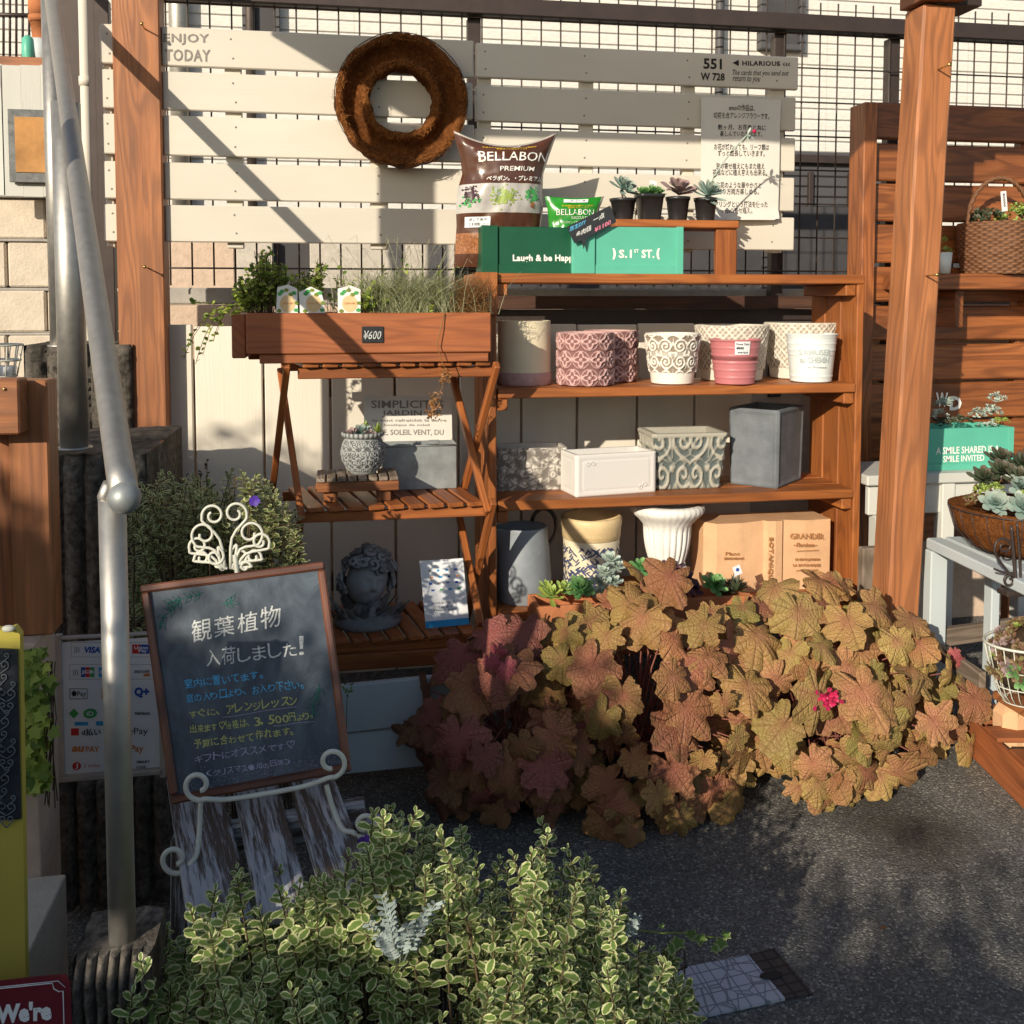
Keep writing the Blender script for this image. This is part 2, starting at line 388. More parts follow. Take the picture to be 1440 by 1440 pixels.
# ------------------------------------------------------------------ mesh builder
class MB:
    def __init__(s): s.v = []; s.f = []; s.uv = []; s.r = []; s.mi = []; s.sm = []
    def add(s, vs, fs, uvs=None, rnd=.5, mi=0, smooth=False):
        o = len(s.v); s.v += [tuple(v) for v in vs]
        s.uv += uvs if uvs else [(v[0], v[2]) for v in vs]
        s.r += rnd if isinstance(rnd, list) else [rnd]*len(vs)
        s.f += [tuple(i+o for i in f) for f in fs]; s.mi += [mi]*len(fs); s.sm += [smooth]*len(fs)
    def box(s, c, size, rot=None, bev=.002, mi=0, rnd=None, wob=0.):
        h = [x/2 for x in size]; b = min(bev, min(h)*.45); c = V(c)
        vs = []; idx = {}
        for sx in (-1, 1):
            for sy in (-1, 1):
                for sz in (-1, 1):
                    sg = (sx, sy, sz)
                    for ax in range(3):
                        idx[(sg, ax)] = len(vs)
                        vs.append(V([sg[i]*(h[i] if i == ax else h[i]-b) for i in range(3)]))
        fs = []
        def q(cc): fs.append(cc)
        for ax in range(3):
            a, d = [(1, 2), (2, 0), (0, 1)][ax]
            for sg in (-1, 1):
                loop = []
                for (p, r2) in ((-1, -1), (1, -1), (1, 1), (-1, 1)):
                    k = [0, 0, 0]; k[ax] = sg; k[a] = p; k[d] = r2; loop.append(idx[(tuple(k), ax)])
                q(tuple(loop) if sg > 0 else tuple(reversed(loop)))
        for ax in range(3):
            a, d = [(1, 2), (2, 0), (0, 1)][ax]
            for p in (-1, 1):
                for r2 in (-1, 1):
                    k0 = [0, 0, 0]; k0[a] = p; k0[d] = r2
                    k1 = list(k0); k0[ax] = -1; k1[ax] = 1; k0, k1 = tuple(k0), tuple(k1)
                    loop = (idx[(k0, a)], idx[(k1, a)], idx[(k1, d)], idx[(k0, d)])
                    q(loop if p*r2 < 0 else tuple(reversed(loop)))
        for sx in (-1, 1):
            for sy in (-1, 1):
                for sz in (-1, 1):
                    k = (sx, sy, sz); loop = (idx[(k, 0)], idx[(k, 1)], idx[(k, 2)])
                    q(loop if sx*sy*sz > 0 else tuple(reversed(loop)))
        L = max(range(3), key=lambda i: size[i]); oth = [i for i in range(3) if i != L]
        ou, ov = rr(0, 50), rr(0, 50)
        uvs = [(v[L]+ou, v[oth[0]]+v[oth[1]]+ov) for v in vs]
        if wob:
            for v in vs:
                for i in range(3): v[i] += rr(-wob, wob)
        if rot is not None: vs = [rot @ v for v in vs]
        s.add([v+c for v in vs], fs, uvs, rr(.15, .85) if rnd is None else rnd, mi)
    def span(s, a, b, bev=.002, mi=0, rnd=None):
        s.box([(a[i]+b[i])/2 for i in range(3)], [abs(b[i]-a[i]) for i in range(3)], None, bev, mi, rnd)
    def bar(s, p0, p1, w, t, side=V((0, 1, 0)), bev=.002, mi=0, rnd=None):
        # long box from p0 to p1; t thick along 'side', w wide across
        p0, p1 = V(p0), V(p1); d = (p1-p0); L = d.length; x = d.normalized()
        y = (V(side)-x*V(side).dot(x)).normalized(); z = x.cross(y)
        s.box((p0+p1)/2, (L, t, w), Matrix((x, y, z)).transposed(), bev, mi, rnd)
    def tube(s, pts, r, n=8, cap=True, mi=0, rnd=.5, smooth=True):
        pts = [V(p) for p in pts]; m = len(pts)
        rs = r if isinstance(r, (list, tuple)) else [r]*m
        prev = None; vs = []; uvs = []; acc = 0
        for i, p in enumerate(pts):
            t = (pts[min(i+1, m-1)]-pts[max(i-1, 0)])
            if t.length < 1e-9: t = V((0, 0, 1))
            t.normalize()
            if prev is None:
                a = V((0, 0, 1)) if abs(t.z) < .9 else V((1, 0, 0))
                u = t.cross(a).normalized()
            else:
                u = (prev-t*prev.dot(t))
                u = u.normalized() if u.length > 1e-6 else t.orthogonal().normalized()
            prev = u; w = t.cross(u)
            if i: acc += (p-pts[i-1]).length
            for k in range(n):
                a = 2*pi*k/n; vs.append(p+(u*cos(a)+w*sin(a))*rs[i]); uvs.append((acc, rs[i]*a))
        fs = [(i*n+k, i*n+(k+1) % n, (i+1)*n+(k+1) % n, (i+1)*n+k) for i in range(m-1) for k in range(n)]
        if cap: fs += [tuple(reversed(range(n))), tuple(range((m-1)*n, m*n))]
        s.add(vs, fs, uvs, rnd, mi, smooth)
    def lathe(s, prof, c, n=48, disp=None, mi=0, smooth=True, axis=None, sq=0., ang=(0, 2*pi), rot0=0., rmap=None):
        # prof: (r, z) bottom to top; disp(theta, r, z, k)->(dr, height); sq>0 squares the plan off
        c = V(c); vs = []; uvs = []; rn = []; full = abs(ang[1]-ang[0]-2*pi) < 1e-6
        nn = n if full else n+1
        for j, (r, z) in enumerate(prof):
            for k in range(nn):
                a = ang[0]+(ang[1]-ang[0])*k/n; q = r; hgt = .5
                if sq:
                    m = max(abs(cos(a)), abs(sin(a))); q = r*lerp(1., 1/m, sq)
                if disp: dr, hgt = disp(a, r, z, j); q += dr
                p = V((q*cos(a+rot0), q*sin(a+rot0), z))
                if axis is not None: p = axis @ p
                vs.append(c+p); uvs.append((a*r, z)); rn.append(hgt)
        fs = []
        for j in range(len(prof)-1):
            for k in range(n):
                k2 = (k+1) % nn
                fs.append((j*nn+k, j*nn+k2, (j+1)*nn+k2, (j+1)*nn+k))
        s.add(vs, fs, uvs, rn, mi, smooth)
    def disc(s, c, r, n=20, nrm=V((0, 0, 1)), mi=0, rnd=.5, sx=1.):
        nrm = V(nrm).normalized(); u = nrm.orthogonal().normalized(); w = nrm.cross(u); c = V(c)
        if abs(nrm.y) > .9: u = V((1, 0, 0)); w = nrm.cross(u)
        s.add([c+u*r*sx*cos(2*pi*k/n)+w*r*sin(2*pi*k/n) for k in range(n)], [tuple(range(n))], None, rnd, mi)
    def quad(s, a, b, c, d, mi=0, rnd=.5, uvs=None): s.add([V(a), V(b), V(c), V(d)], [(0, 1, 2, 3)], uvs or [(0, 0), (1, 0), (1, 1), (0, 1)], rnd, mi)
    def slab(s, poly, n, t, mi=0, rnd=.5):
        # planar polygon pushed back by t along -n
        n = V(n).normalized(); m = len(poly); a = [V(p) for p in poly]; b = [p-n*t for p in a]
        fs = [tuple(range(m)), tuple(reversed(range(m, 2*m)))]+[(i, i+m, (i+1) % m+m, (i+1) % m) for i in range(m)]
        s.add(a+b, fs, None, rnd, mi)
    def sphere(s, c, r, n=12, m=8, sca=(1, 1, 1), mi=0, rnd=.5, rot=None):
        vs = []; c = V(c)
        for j in range(m+1):
            t = pi*j/m
            for k in range(n):
                p = V((r*sca[0]*sin(t)*cos(2*pi*k/n), r*sca[1]*sin(t)*sin(2*pi*k/n), -r*sca[2]*cos(t)))
                vs.append(c+(rot @ p if rot else p))
        fs = [(j*n+k, j*n+(k+1) % n, (j+1)*n+(k+1) % n, (j+1)*n+k) for j in range(m) for k in range(n)]
        s.add(vs, fs, None, rnd, mi, True)
    def grid(s, fn, nu, nv, mi=0, rnd=.5, smooth=True, closed=False):
        vs = [fn(i/nu, j/nv) for j in range(nv+1) for i in range(nu+1)]
        uvs = [(i/nu, j/nv) for j in range(nv+1) for i in range(nu+1)]
        w = nu+1
        mm = mi if callable(mi) else (lambda u, v: mi)
        o = len(s.v); s.v += [tuple(p) for p in vs]; s.uv += uvs; s.r += [rnd]*len(vs)
        for j in range(nv):
            for i in range(nu):
                s.f.append((o+j*w+i, o+j*w+i+1, o+(j+1)*w+i+1, o+(j+1)*w+i)); s.mi.append(mm((i+.5)/nu, (j+.5)/nv)); s.sm.append(smooth)
    def leaf(s, p, d, n, L, Wd, prof=((0, .12), (.35, .85), (.7, 1.), (1, .06)), cup=.2, droop=0., rnd=.5, mi=0):
        d = d.normalized(); n = (n-d*n.dot(d))
        n = n.normalized() if n.length > 1e-5 else d.orthogonal().normalized()
        sd_ = d.cross(n); vs = []; uvs = []
        for v, w in prof:
            c = p+d*(L*v)-n*(droop*L*v*v); h = Wd*.5*w
            vs += [c-sd_*h+n*(cup*h), c, c+sd_*h+n*(cup*h)]; uvs += [(-1, v), (0, v), (1, v)]
        fs = []
        for j in range(len(prof)-1):
            b = j*3; fs += [(b, b+1, b+4, b+3), (b+1, b+2, b+5, b+4)]
        s.add(vs, fs, uvs, rnd, mi, True)
    def build(s, name, mat, parent=None, base=None):
        me = bpy.data.meshes.new(name)
        root = parent
        while root is not None and root.parent is not None: root = root.parent
        if root is not None: off = V(root.location)
        else:
            xs = [v[0] for v in s.v]; ys = [v[1] for v in s.v]; zs = [v[2] for v in s.v]
            off = V(base) if base else V(((min(xs)+max(xs))/2, (min(ys)+max(ys))/2, min(zs)))
        me.from_pydata([(v[0]-off.x, v[1]-off.y, v[2]-off.z) for v in s.v], [], s.f)
        li = [0]*len(me.loops); me.loops.foreach_get('vertex_index', li)
        ul = me.uv_layers.new(name='UVMap'); fl = []
        for i in li: fl += s.uv[i]
        ul.data.foreach_set('uv', fl)
        at_ = me.attributes.new('rnd', 'FLOAT', 'POINT'); at_.data.foreach_set('value', s.r)
        for m in (mat if isinstance(mat, (list, tuple)) else [mat]): me.materials.append(m)
        me.polygons.foreach_set('material_index', s.mi); me.polygons.foreach_set('use_smooth', s.sm)
        me.update()
        o = bpy.data.objects.new(name, me); COL.objects.link(o)
        if parent is None: o.location = off
        else: o.parent = parent
        return o

def thing(name, label, cat, loc, group=None):
    o = bpy.data.objects.new(name, None); COL.objects.link(o); o.location = loc; o.empty_display_size = .05
    return tag(o, label, cat, group)
def tag(o, label, cat, group=None, kind=None):
    o['label'] = label; o['category'] = cat
    if group: o['group'] = group
    if kind: o['kind'] = kind
    return o
def struct(o): o['kind'] = 'structure'; return o
def plabel(o, s): o['label'] = s; return o

# ------------------------------------------------------------------ writing
_cache = {}
def glyphs(st, bold=0., shear=0., space=1., ext=0.):
    key = (st, bold, shear, space, ext)
    if key in _cache: return _cache[key]
    cu = bpy.data.curves.new('t', 'FONT'); cu.body = st; cu.resolution_u = 2; cu.offset = bold; cu.shear = shear
    cu.space_character = space; cu.extrude = ext; cu.align_x = 'LEFT'
    ob = bpy.data.objects.new('t', cu); me = ob.to_mesh()
    vs = [tuple(v.co) for v in me.vertices]; fs = [tuple(p.vertices) for p in me.polygons]
    ob.to_mesh_clear(); bpy.data.objects.remove(ob); bpy.data.curves.remove(cu)
    x0 = min(v[0] for v in vs); x1 = max(v[0] for v in vs); y0 = min(v[1] for v in vs); y1 = max(v[1] for v in vs)
    vs = [((v[0]-x0)/(x1-x0), (v[1]-y0)/(y1-y0), v[2]) for v in vs]
    _cache[key] = (vs, fs, (x1-x0)/(y1-y0)); return _cache[key]
def write(mb, st, fn, bold=0., shear=0., space=1., ext=0., mi=0, jit=0.):
    # fn(u, v, w) -> point; u, v run 0..1 over the string's own box
    vs, fs, _ = glyphs(st, bold, shear, space, ext)
    mb.add([fn(a, b, c) for a, b, c in vs], fs, None, .5, mi)
def plane_txt(p0, n, bl, br, hpx, off=.0012, skew=0.):
    # box on a plane given in photo pixels: baseline ends and height
    n = V(n).normalized()
    a = onp(*bl, p0, n); b = onp(*br, p0, n); c = onp(bl[0]+skew, bl[1]-hpx, p0, n); d = onp(br[0]+skew, br[1]-hpx, p0, n)
    return lambda u, v, w: (a*(1-u)+b*u)*(1-v)+(c*(1-u)+d*u)*v+n*(off+w)
def wall_txt(Y, x0, y0, x1, y1, off=.0012, dy=0.):
    return plane_txt(V((0, Y, 0)), V((0, -1, 0)), (x0, y1), (x1, y1+dy), y1-y0, off)
def cyl_txt(c, r, a0, a1, z0, z1, off=.001, taper=0.):
    # around a vertical cylinder; angles from the -Y side, positive to the right
    def f(u, v, w):
        a = lerp(a0, a1, u); z = lerp(z0, z1, v); q = (r(z) if callable(r) else r)+off+w
        return V((c[0]+q*sin(a), c[1]-q*cos(a), z))
    return f

# ================================================================== SETTING
mb = MB(); mb.quad((-40, -40, 0), (40, -40, 0), (40, 40, 0), (-40, 40, 0)); g = mb.build('ground', M['asphalt'], base=(0, 0, 0)); struct(g)

# unseen leafy blocker added behind the viewer, its top shaped to cast dappled shade
BLOCKER_TOP = [(-9, 2.6), (-3.5, 2.6), (-3.05, 2.26), (-2.9, 2.16), (-2.85, 2.1), (-2.55, 1.93), (-2.35, 1.81), (-2.1, 1.83), (-1.98, 1.76), (-1.93, 1.52), (-1.87, 1.33), (-1.6, 1.30), (-1.2, 1.27), (-.4, 1.2), (1., 1.2)]
root = thing('hedge', 'tall leafy hedge across the lane from the plant display', 'hedge', (-3, -1.2, 0))
core = MB(); lv = MB()
x = -6.5
while x < 1.:
    t = interp(x+.025, BLOCKER_TOP)-.07+rr(-.02, .02)
    if -2.42 < x < -1.9:  # gap shaped to let sun through to the foreground shrub
        core.span((x, -1.32, 0), (x+.05, -1.08, 1.42+rr(-.02, .02)), 0.); core.span((x, -1.32, min(t, 1.575+rr(-.015, .015))), (x+.05, -1.08, t), 0.)
    else: core.span((x, -1.32, 0), (x+.05, -1.08, t), 0.)
    x += .05
for i in range(4200):
    x = rr(-5.5, .9); t = interp(x, BLOCKER_TOP)
    z = t+random.gauss(-.03, .05); y = rr(-1.42, -1.0)
    if random.random() < .25: z = rr(.1, t)
    if -2.42 < x < -1.9 and 1.42 < z < 1.58 and random.random() < .85: continue
    d = V((rr(-1, 1), rr(-1, 1), rr(-.6, 1)))
    lv.leaf(V((x, y, z)), d, V((rr(-1, 1), rr(-1, 1), rr(-1, 1))), rr(.03, .055), rr(.02, .03), rnd=random.random())
core.build('branch_mass', M['leaf_hedge'], root); lv.build('foliage', M['leaf_hedge'], root)

# awning above the terrace, in front of the wall
root = thing('awning_roof', 'flat brown awning roof over the terrace', 'roof', (1.2, 1.9, 2.3))
mb = MB(); mb.span((-.79, 1.62, 2.30), (3.6, 2.22, 2.33)); mb.build('roof_sheet', M['dark_metal'], root)
mb = MB()
for x in (-.2, .6, 1.4, 2.2, 3.0): mb.span((x, 1.66, 2.331), (x+.05, 2.2, 2.38))
mb.build('rafter', M['wood'], root)
mb = MB(); mb.span((-.905, 1.63, 0), (-.785, 1.70, 2.299), .004); mb.build('front_post', M['wood_post'], root)

# ---- house behind
HY = 5.4
root = thing('house', 'cream sided house standing behind the mesh fence', 'house', (1, HY, 0))
mb = MB(); mb.span((-3.2, HY, 1.52), (7.5, HY+.2, 5.0), 0.); mb.build('siding_wall', M['siding'], root)
mb = MB()
for px0, px1, c in ((228, 330, 0), (333, 384, 1), (436, 640, 2)):
    a = at(px0, 400, HY-.06); b = at(px1, 400, HY-.06)
    mb.span((a.x, HY-.06, .0), (b.x, HY+.1, 1.515), .004, c)
a = at(384, 400, HY); b = at(436, 400, HY); mb.span((a.x, HY+.02, 0), (b.x, HY+.15, 1.517), .004, 3)
a = at(640, 400, HY); mb.span((a.x, HY-.02, 0), (7.5, HY+.18, 1.519), .004, 3)
a = at(228, 400, HY); mb.span((-3.2, HY-.02, 0), (a.x, HY+.18, 1.519), .004, 2)
mb.build('lower_wall', [M['stucco_pink'], M['stucco'], M['stucco'], M['dark_wall']], root)
def trim(px, w, y0=60, m=M['dark_metal'], name='drainpipe', y1=-400, Y=HY-.05):
    a = at(px, y0, Y); b = at(px, y1, Y); k = MB()
    k.tube([(a.x, Y, 1.53), (a.x, Y, b.z)], w/2, 12); return k.build(name, m, root)
trim(252, .10, m=M['steel']); trim(1012, .05, m=M['shutter']); trim(1300, .05, m=M['steel']); trim(352, .05, m=M['wire'])
for px0, px1, y0, y1 in ((1074, 1128, -300, 62), (350, 382, -200, 52)):
    a = at(px0, y1, HY-.03); b = at(px1, y0, HY-.03)
    w = MB(); w.span((a.x, HY-.03, a.z), (b.x, HY+.05, b.z)); o = w.build('window', M['dark_wall'], root)
    w = MB()
    for (q0, q1) in (((a.x-.03, HY-.06, a.z-.03), (a.x, HY+.03, b.z)), ((b.x, HY-.06, a.z-.03), (b.x+.03, HY+.03, b.z)), ((a.x, HY-.06, a.z-.03), (b.x, HY+.03, a.z))): w.span(q0, q1)
    w.build('window_frame', M['shutter'], o)

# dark roller shutter box right of the boards, behind the fence
root = thing('garage_shutter', 'dark grey roller shutter in shade behind the mesh fence', 'shutter', (1.9, 4.6, 0))
a = at(1085, 212, 4.6); b = at(1300, 212, 4.6)
mb = MB(); mb.span((a.x, 4.6, .9), (b.x, 4.7, a.z)); mb.build('slat_curtain', M['shutter'], root)
mb = MB()
for px in (1140, 1196): c = at(px, 300, 4.58); mb.span((c.x-.012, 4.575, .9), (c.x+.012, 4.6, a.z-.1))
c = at(1100, 222, 4.57); mb.span((a.x, 4.57, c.z-.02), (b.x, 4.6, c.z+.02))
mb.build('guide_rail', M['dark_metal'], root)
c = at(1100, 290, 4.57); mb = MB(); mb.span((a.x, 4.56, .4), (b.x, 4.595, c.z)); mb.build('lower_panel', M['dark_wall'], root)

# low base wall under the mesh fence
BY = 3.34
root = thing('base_wall', 'low rendered base wall with grey ledge under the mesh fence', 'wall', (.3, BY, 0))
zt = at(500, 405, BY).z; z1 = at(500, 428, BY).z; z2 = at(500, 470, BY).z
xl = at(205, 420, BY).x
mb = MB(); mb.span((xl, BY, z1), (4.2, BY+.2, zt), .006); mb.build('ledge', M['concrete'], root)
mb = MB(); mb.span((xl, BY-.03, 0), (4.2, BY+.18, z1-.002), .004); mb.build('block_course', M['stucco_pink'], root)

# ---- mesh fence
FY = 3.28
root = thing('mesh_fence', 'dark brown welded wire mesh fence with heavy top rail', 'fence', (.9, FY, .9))
mb = MB()
x = at(205, 200, FY).x; x1 = at(1560, 200, FY).x; zb = at(500, 402, FY).z; ztop = at(800, 10, FY).z+.06
while x < x1:
    mb.tube([(x, FY, zb), (x, FY, ztop)], .0030, 5); x += .0665
z = zb+.055
while z < ztop:
    mb.tube([(at(205, 200, FY).x, FY-.005, z), (x1, FY-.005, z)], .0030, 5); z += .118
mb.build('wire_mesh', M['wire'], root)
mb = MB(); zr = at(800, 6, FY).z; zr2 = at(800, 29, FY).z
mb.span((at(205, 20, FY).x, FY-.035, zr2), (x1, FY+.03, zr)); mb.build('top_rail', M['dark_metal'], root)
for px in (145, 668, 1098, 1258):
    a = at(px, 200, FY); k = MB(); k.span((a.x-.022, FY+.012, .85), (a.x+.022, FY+.05, zr2-.002)); k.build('fence_post', M['dark_metal'], root)

# rails behind the shelf
mb = MB(); a = at(690, 416, 3.16); b = at(1142, 434, 3.16)
mb.span((a.x-.1, 3.15, b.z), (b.x, 3.2, a.z)); tag(mb.build('wooden_rail', M['wood_dark']), 'dark wooden rail running behind the shelf below its top board', 'rail')  # shade under the top board is painted into this wood
mb = MB(); a = at(690, 434, 3.2); b = at(1120, 456, 3.2)
mb.span((a.x-.2, 3.205, b.z), (b.x+.1, 3.25, a.z-.003)); tag(mb.build('metal_rail', M['dark_metal']), 'grey metal rail just below the dark wooden rail behind shelf', 'rail')

# ---- white plank wall
PY = 3.02
root = thing('plank_wall', 'low wall of upright white painted planks behind stand and shelf', 'wall', (.4, PY, 0))
mb = MB(); edges = [228, 272, 370, 464, 555, 645, 733, 812, 897, 978, 1060]
for i, (a, b) in enumerate(zip(edges, edges[1:])):
    p = at(a, 500, PY); q = at(b, 500, PY)
    zt = at(500, 458 if i < 6 else 456, PY).z + rr(-.006, .006)
    mb.span((p.x+.0035, PY+rr(-.003, .003), .05), (q.x-.0035, PY+.025, zt), .003)
mb.build('plank', M['white_plank'], root)
mb = MB(); mb.span((at(228, 600, PY).x, PY+.03, .3), (at(1060, 600, PY).x, PY+.055, .36)); mb.span((at(228, 600, PY).x, PY+.03, .9), (at(1060, 600, PY).x, PY+.055, .96))
mb.build('cross_rail', M['wood'], root)
root = thing('lean_post', 'cream square post seen behind the dark shaded vase', 'post', (at(765, 500, 3.0).x, 2.99, 0))

# remove the unused stub
bpy.data.objects.remove(root)

# ---- slat panels
SY = 2.98
def slat_panel(px0, px1, rows, battens, label, jitter, Y, cut=None):
    a = at(px0, 100, Y); b = at(px1, 100, Y)
    r = thing('slat_panel', label, 'slat panel', ((a.x+b.x)/2, Y, 1.35), 'white slat panels on the mesh fence')
    k = MB()
    for (y0, y1, pref) in rows:
        zt, zb_ = at(pref, y0, Y).z, at(pref, y1, Y).z
        if cut:
            k.span((a.x+rr(-jitter, jitter), Y, zb_), (cut[0], Y+.018, zt), .003); k.span((cut[1], Y, zb_), (b.x+rr(-jitter, jitter), Y+.018, zt), .003)
        else: k.span((a.x+rr(-jitter, jitter), Y, zb_), (b.x+rr(-jitter, jitter), Y+.018, zt), .003)
    for q0, q1 in battens:
        xx = at((q0+q1)/2, 200, Y).x
        for (y0, y1, pref) in rows:
            for f_ in (.25, .75): k.sphere((xx+rr(-.006, .006), Y-.0004, lerp(at(pref, y0, Y).z, at(pref, y1, Y).z, f_)), .0032, 8, 4, (1, .35, 1), 1)
    k.build('slats', [M['white'], M['ink_grey']], r)
    for q0, q1 in battens:
        k = MB(); c0 = at(q0, 200, Y+.03); c1 = at(q1, 200, Y+.03)
        k.span((c0.x, Y+.019, at(500, 350, Y).z), (c1.x, Y+.05, at(500, 40, Y).z-.03)); k.build('batten', M['white'], r)
    return r
panel1 = slat_panel(141, 666, [(37, 92, 230), (100, 154, 230), (162, 218, 230), (228, 280, 230), (288, 340, 230)], [(148, 160), (318, 341), (520, 545)],
                    'white slat panel stencilled ENJOY TODAY with coir wreath hung on it', .004, SY, (at(163, 300, 2.955).x-.001, at(229.5, 300, 2.955).x+.001))
panel2 = slat_panel(669, 1121, [(80, 126, 1115), (137, 184, 1115), (194, 241, 1115), (250, 297, 1115), (306, 352, 1115)], [(672, 690), (815, 833), (959, 975), (1080, 1100)],
                    'white slat panel with black 551 and HILARIOUS lettering, mostly shaded', .006, SY+.004)
mb = MB()
write(mb, 'ENJOY', wall_txt(SY, 230, 47, 294, 63, dy=1), .022, space=1.1); mb.build('lettering', M['ink_grey'], panel1); mb = MB()
write(mb, 'TODAY', wall_txt(SY, 232, 69, 296, 86, dy=1), .022, space=1.1)
mb.build('lettering', M['ink_grey'], panel1)
mb = MB(); Y2 = SY+.004
write(mb, '551', wall_txt(Y2, 989, 82, 1015, 97, dy=1), .03)
mb.build('lettering', M['ink_dark'], panel2); mb = MB(); write(mb, 'W 728', wall_txt(Y2, 985, 102, 1019, 113, dy=1), .03)
mb.build('lettering', M['ink_dark'], panel2); mb = MB(); write(mb, '◀ HILARIOUS ‹‹‹', wall_txt(Y2, 1030, 84, 1111, 93, dy=1), .03, space=1.1)
mb.build('lettering', M['ink_dark'], panel2); mb = MB(); write(mb, 'The cards that you send out', wall_txt(Y2, 1030, 98, 1109, 108, dy=1), .0, .35)
write(mb, 'return to you', wall_txt(Y2, 1030, 107, 1069, 117, dy=1), .0, .35)
mb.build('lettering', M['ink_dark'], panel2)

# ================================================================== LEFT SIDE
# ---- neighbour's block wall and things up on it
NY = 3.75
root = thing('block_wall', 'cream concrete block retaining wall behind the steel handrail', 'wall', (-1.4, NY, 0))
mb = MB()
rows_ = [(280, 336), (341, 404), (409, 466), (471, 540), (545, 640)]
for j, (y0, y1) in enumerate(rows_):
    z0, z1_ = at(100, y1, NY).z, at(100, y0, NY).z
    x = -2.6-(j % 2)*.13
    while x < at(160, 400, NY).x-.0:
        x2 = min(x+.262, at(160, 400, NY).x)
        mb.span((x+.002, NY-.012*j, z0), (x2-.002, NY+.3, z1_), .006); x += .265
mb.build('block_course', M['block'], root)
mb = MB()
for (y0, y1) in rows_: z1_ = at(100, y0, NY).z; mb.span((-2.6, NY-.02, z1_+.001), (at(160, 400, NY).x, NY+.05, z1_+.010))
mb.build('coping', M['concrete'], root)
mb = MB(); mb.span((-3, NY+.05, 0), (at(226, 400, NY).x, NY+.4, at(100, 545, NY).z)); tag(mb.build('wall_footing', M['stucco_pink']), 'lower beige wall under the cream block courses at far left', 'wall')
# back neighbour wall
mb = MB(); a = at(160, 0, 5.6); mb.span((-5, 5.65, 0), (a.x, 5.8, 5), 0.); tag(mb.build('neighbour_wall', M['stucco_pink']), 'plain beige neighbour wall behind the black railing at far left', 'wall')
# black railing
root = thing('black_railing', 'thin black railing bars in front of the beige neighbour wall', 'railing', (at(20, 80, 4.4).x, 4.4, 1.8))
mb = MB()
for i in range(7): a = at(-4+i*9, 85, 4.4); b = at(-4+i*9, -30, 4.4); mb.tube([a, b], .005, 6)
mb.build('bar', M['dark_metal'], root)
mb = MB(); mb.tube([at(-30, 20, 4.39), at(60, 22, 4.39)], .009, 6); mb.build('rail', M['dark_metal'], root)
# door frame strips between rail and slats
mb = MB(); a = at(113, 400, 3.6); b = at(113, -60, 3.6); mb.span((a.x-.035, 3.55, .8), (a.x+.03, 3.62, b.z)); tag(mb.build('brown_post', M['dark_metal']), 'dark brown metal post just left of the white downpipe', 'post')
mb = MB(); a = at(127, 400, 3.5); mb.tube([(a.x, 3.5, .8), (a.x, 3.5, 2.5)], .017, 12)
for z in (1.2, 1.9): mb.tube([(a.x, 3.5, z), (a.x, 3.5, z+.03)], .021, 12)
tag(mb.build('downpipe', M['white']), 'white downpipe beside the left end of the slat panel', 'pipe')
mb = MB(); a = at(143, 400, 3.4); mb.span((a.x-.02, 3.38, .8), (a.x+.03, 3.42, 2.5)); tag(mb.build('gate_post', M['dark_metal']), 'dark gate post in the gap between downpipe and slat panel', 'post')
# stacked pots at top left
root = thing('terracotta_pot', 'terracotta pot stacked on ledge behind the handrail, far left', 'pot', at(58, 60, 3.7))
c = at(57, 58, 3.7); k = 3.7/1390
mb = MB(); mb.lathe([(9*k, 0), (12*k, 24*k), (14*k, 24*k), (14*k, 32*k), (12*k, 32*k), (11*k, 26*k)], c, 24); mb.build('pot_body', M['terra'], root)
mb = MB(); mb.lathe([(0, 30*k), (12*k, 31*k), (14*k, 44*k), (13*k, 58*k), (12*k, 70*k)], c, 24); mb.build('upper_pot', M['terra'], root)
mb = MB(); c = at(57, 90, 3.68); mb.lathe([(7*k, 0), (10*k, 10*k), (11*k, 31*k), (9*k, 31*k), (0, 28*k)], c, 20); tag(mb.build('grey_jar', M['blue_white']), 'small pale blue jar under the stacked terracotta pot', 'jar')
mb = MB(); c = at(40, 88, 3.66); mb.lathe([(6*k, 0), (8*k, 12*k), (7*k, 30*k), (3*k, 34*k), (0, 34*k)], c, 16); tag(mb.build('teal_bottle', M['teal_crate']), 'small dark teal bottle left of the pale blue jar', 'bottle')
# white slatted board with rust plate
root = thing('slatted_board', 'upright white slatted board holding a rusty square plate', 'board', at(30, 278, 3.6))
mb = MB()
for x0, x1, y0, y1 in ((-20, 3, 90, 275), (5, 29, 92, 276), (33, 57, 92, 277), (61, 84, 92, 277)): 
    a = at(x0, y1, 3.6); b = at(x1, y0, 3.6); mb.span((a.x, 3.6, a.z), (b.x, 3.615, b.z))
mb.build('slats', M['white_old'], root)
mb = MB(); a = at(-20, 96, 3.62); b = at(84, 82, 3.62); mb.span((a.x, 3.617, a.z), (b.x, 3.65, b.z)); mb.build('top_rail', M['wood'], root)
mb = MB(); a = at(14, 256, 3.58); b = at(66, 155, 3.58); mb.span((a.x, 3.575, a.z), (b.x, 3.59, b.z), .001)
k2 = mb.build('plate_border', M['grey_rel'], root)
mb = MB(); a = at(22, 242, 3.57); b = at(66, 165, 3.57); mb.span((a.x, 3.571, a.z), (b.x, 3.5745, b.z), .001); mb.build('rust_face', M['rust'], k2)
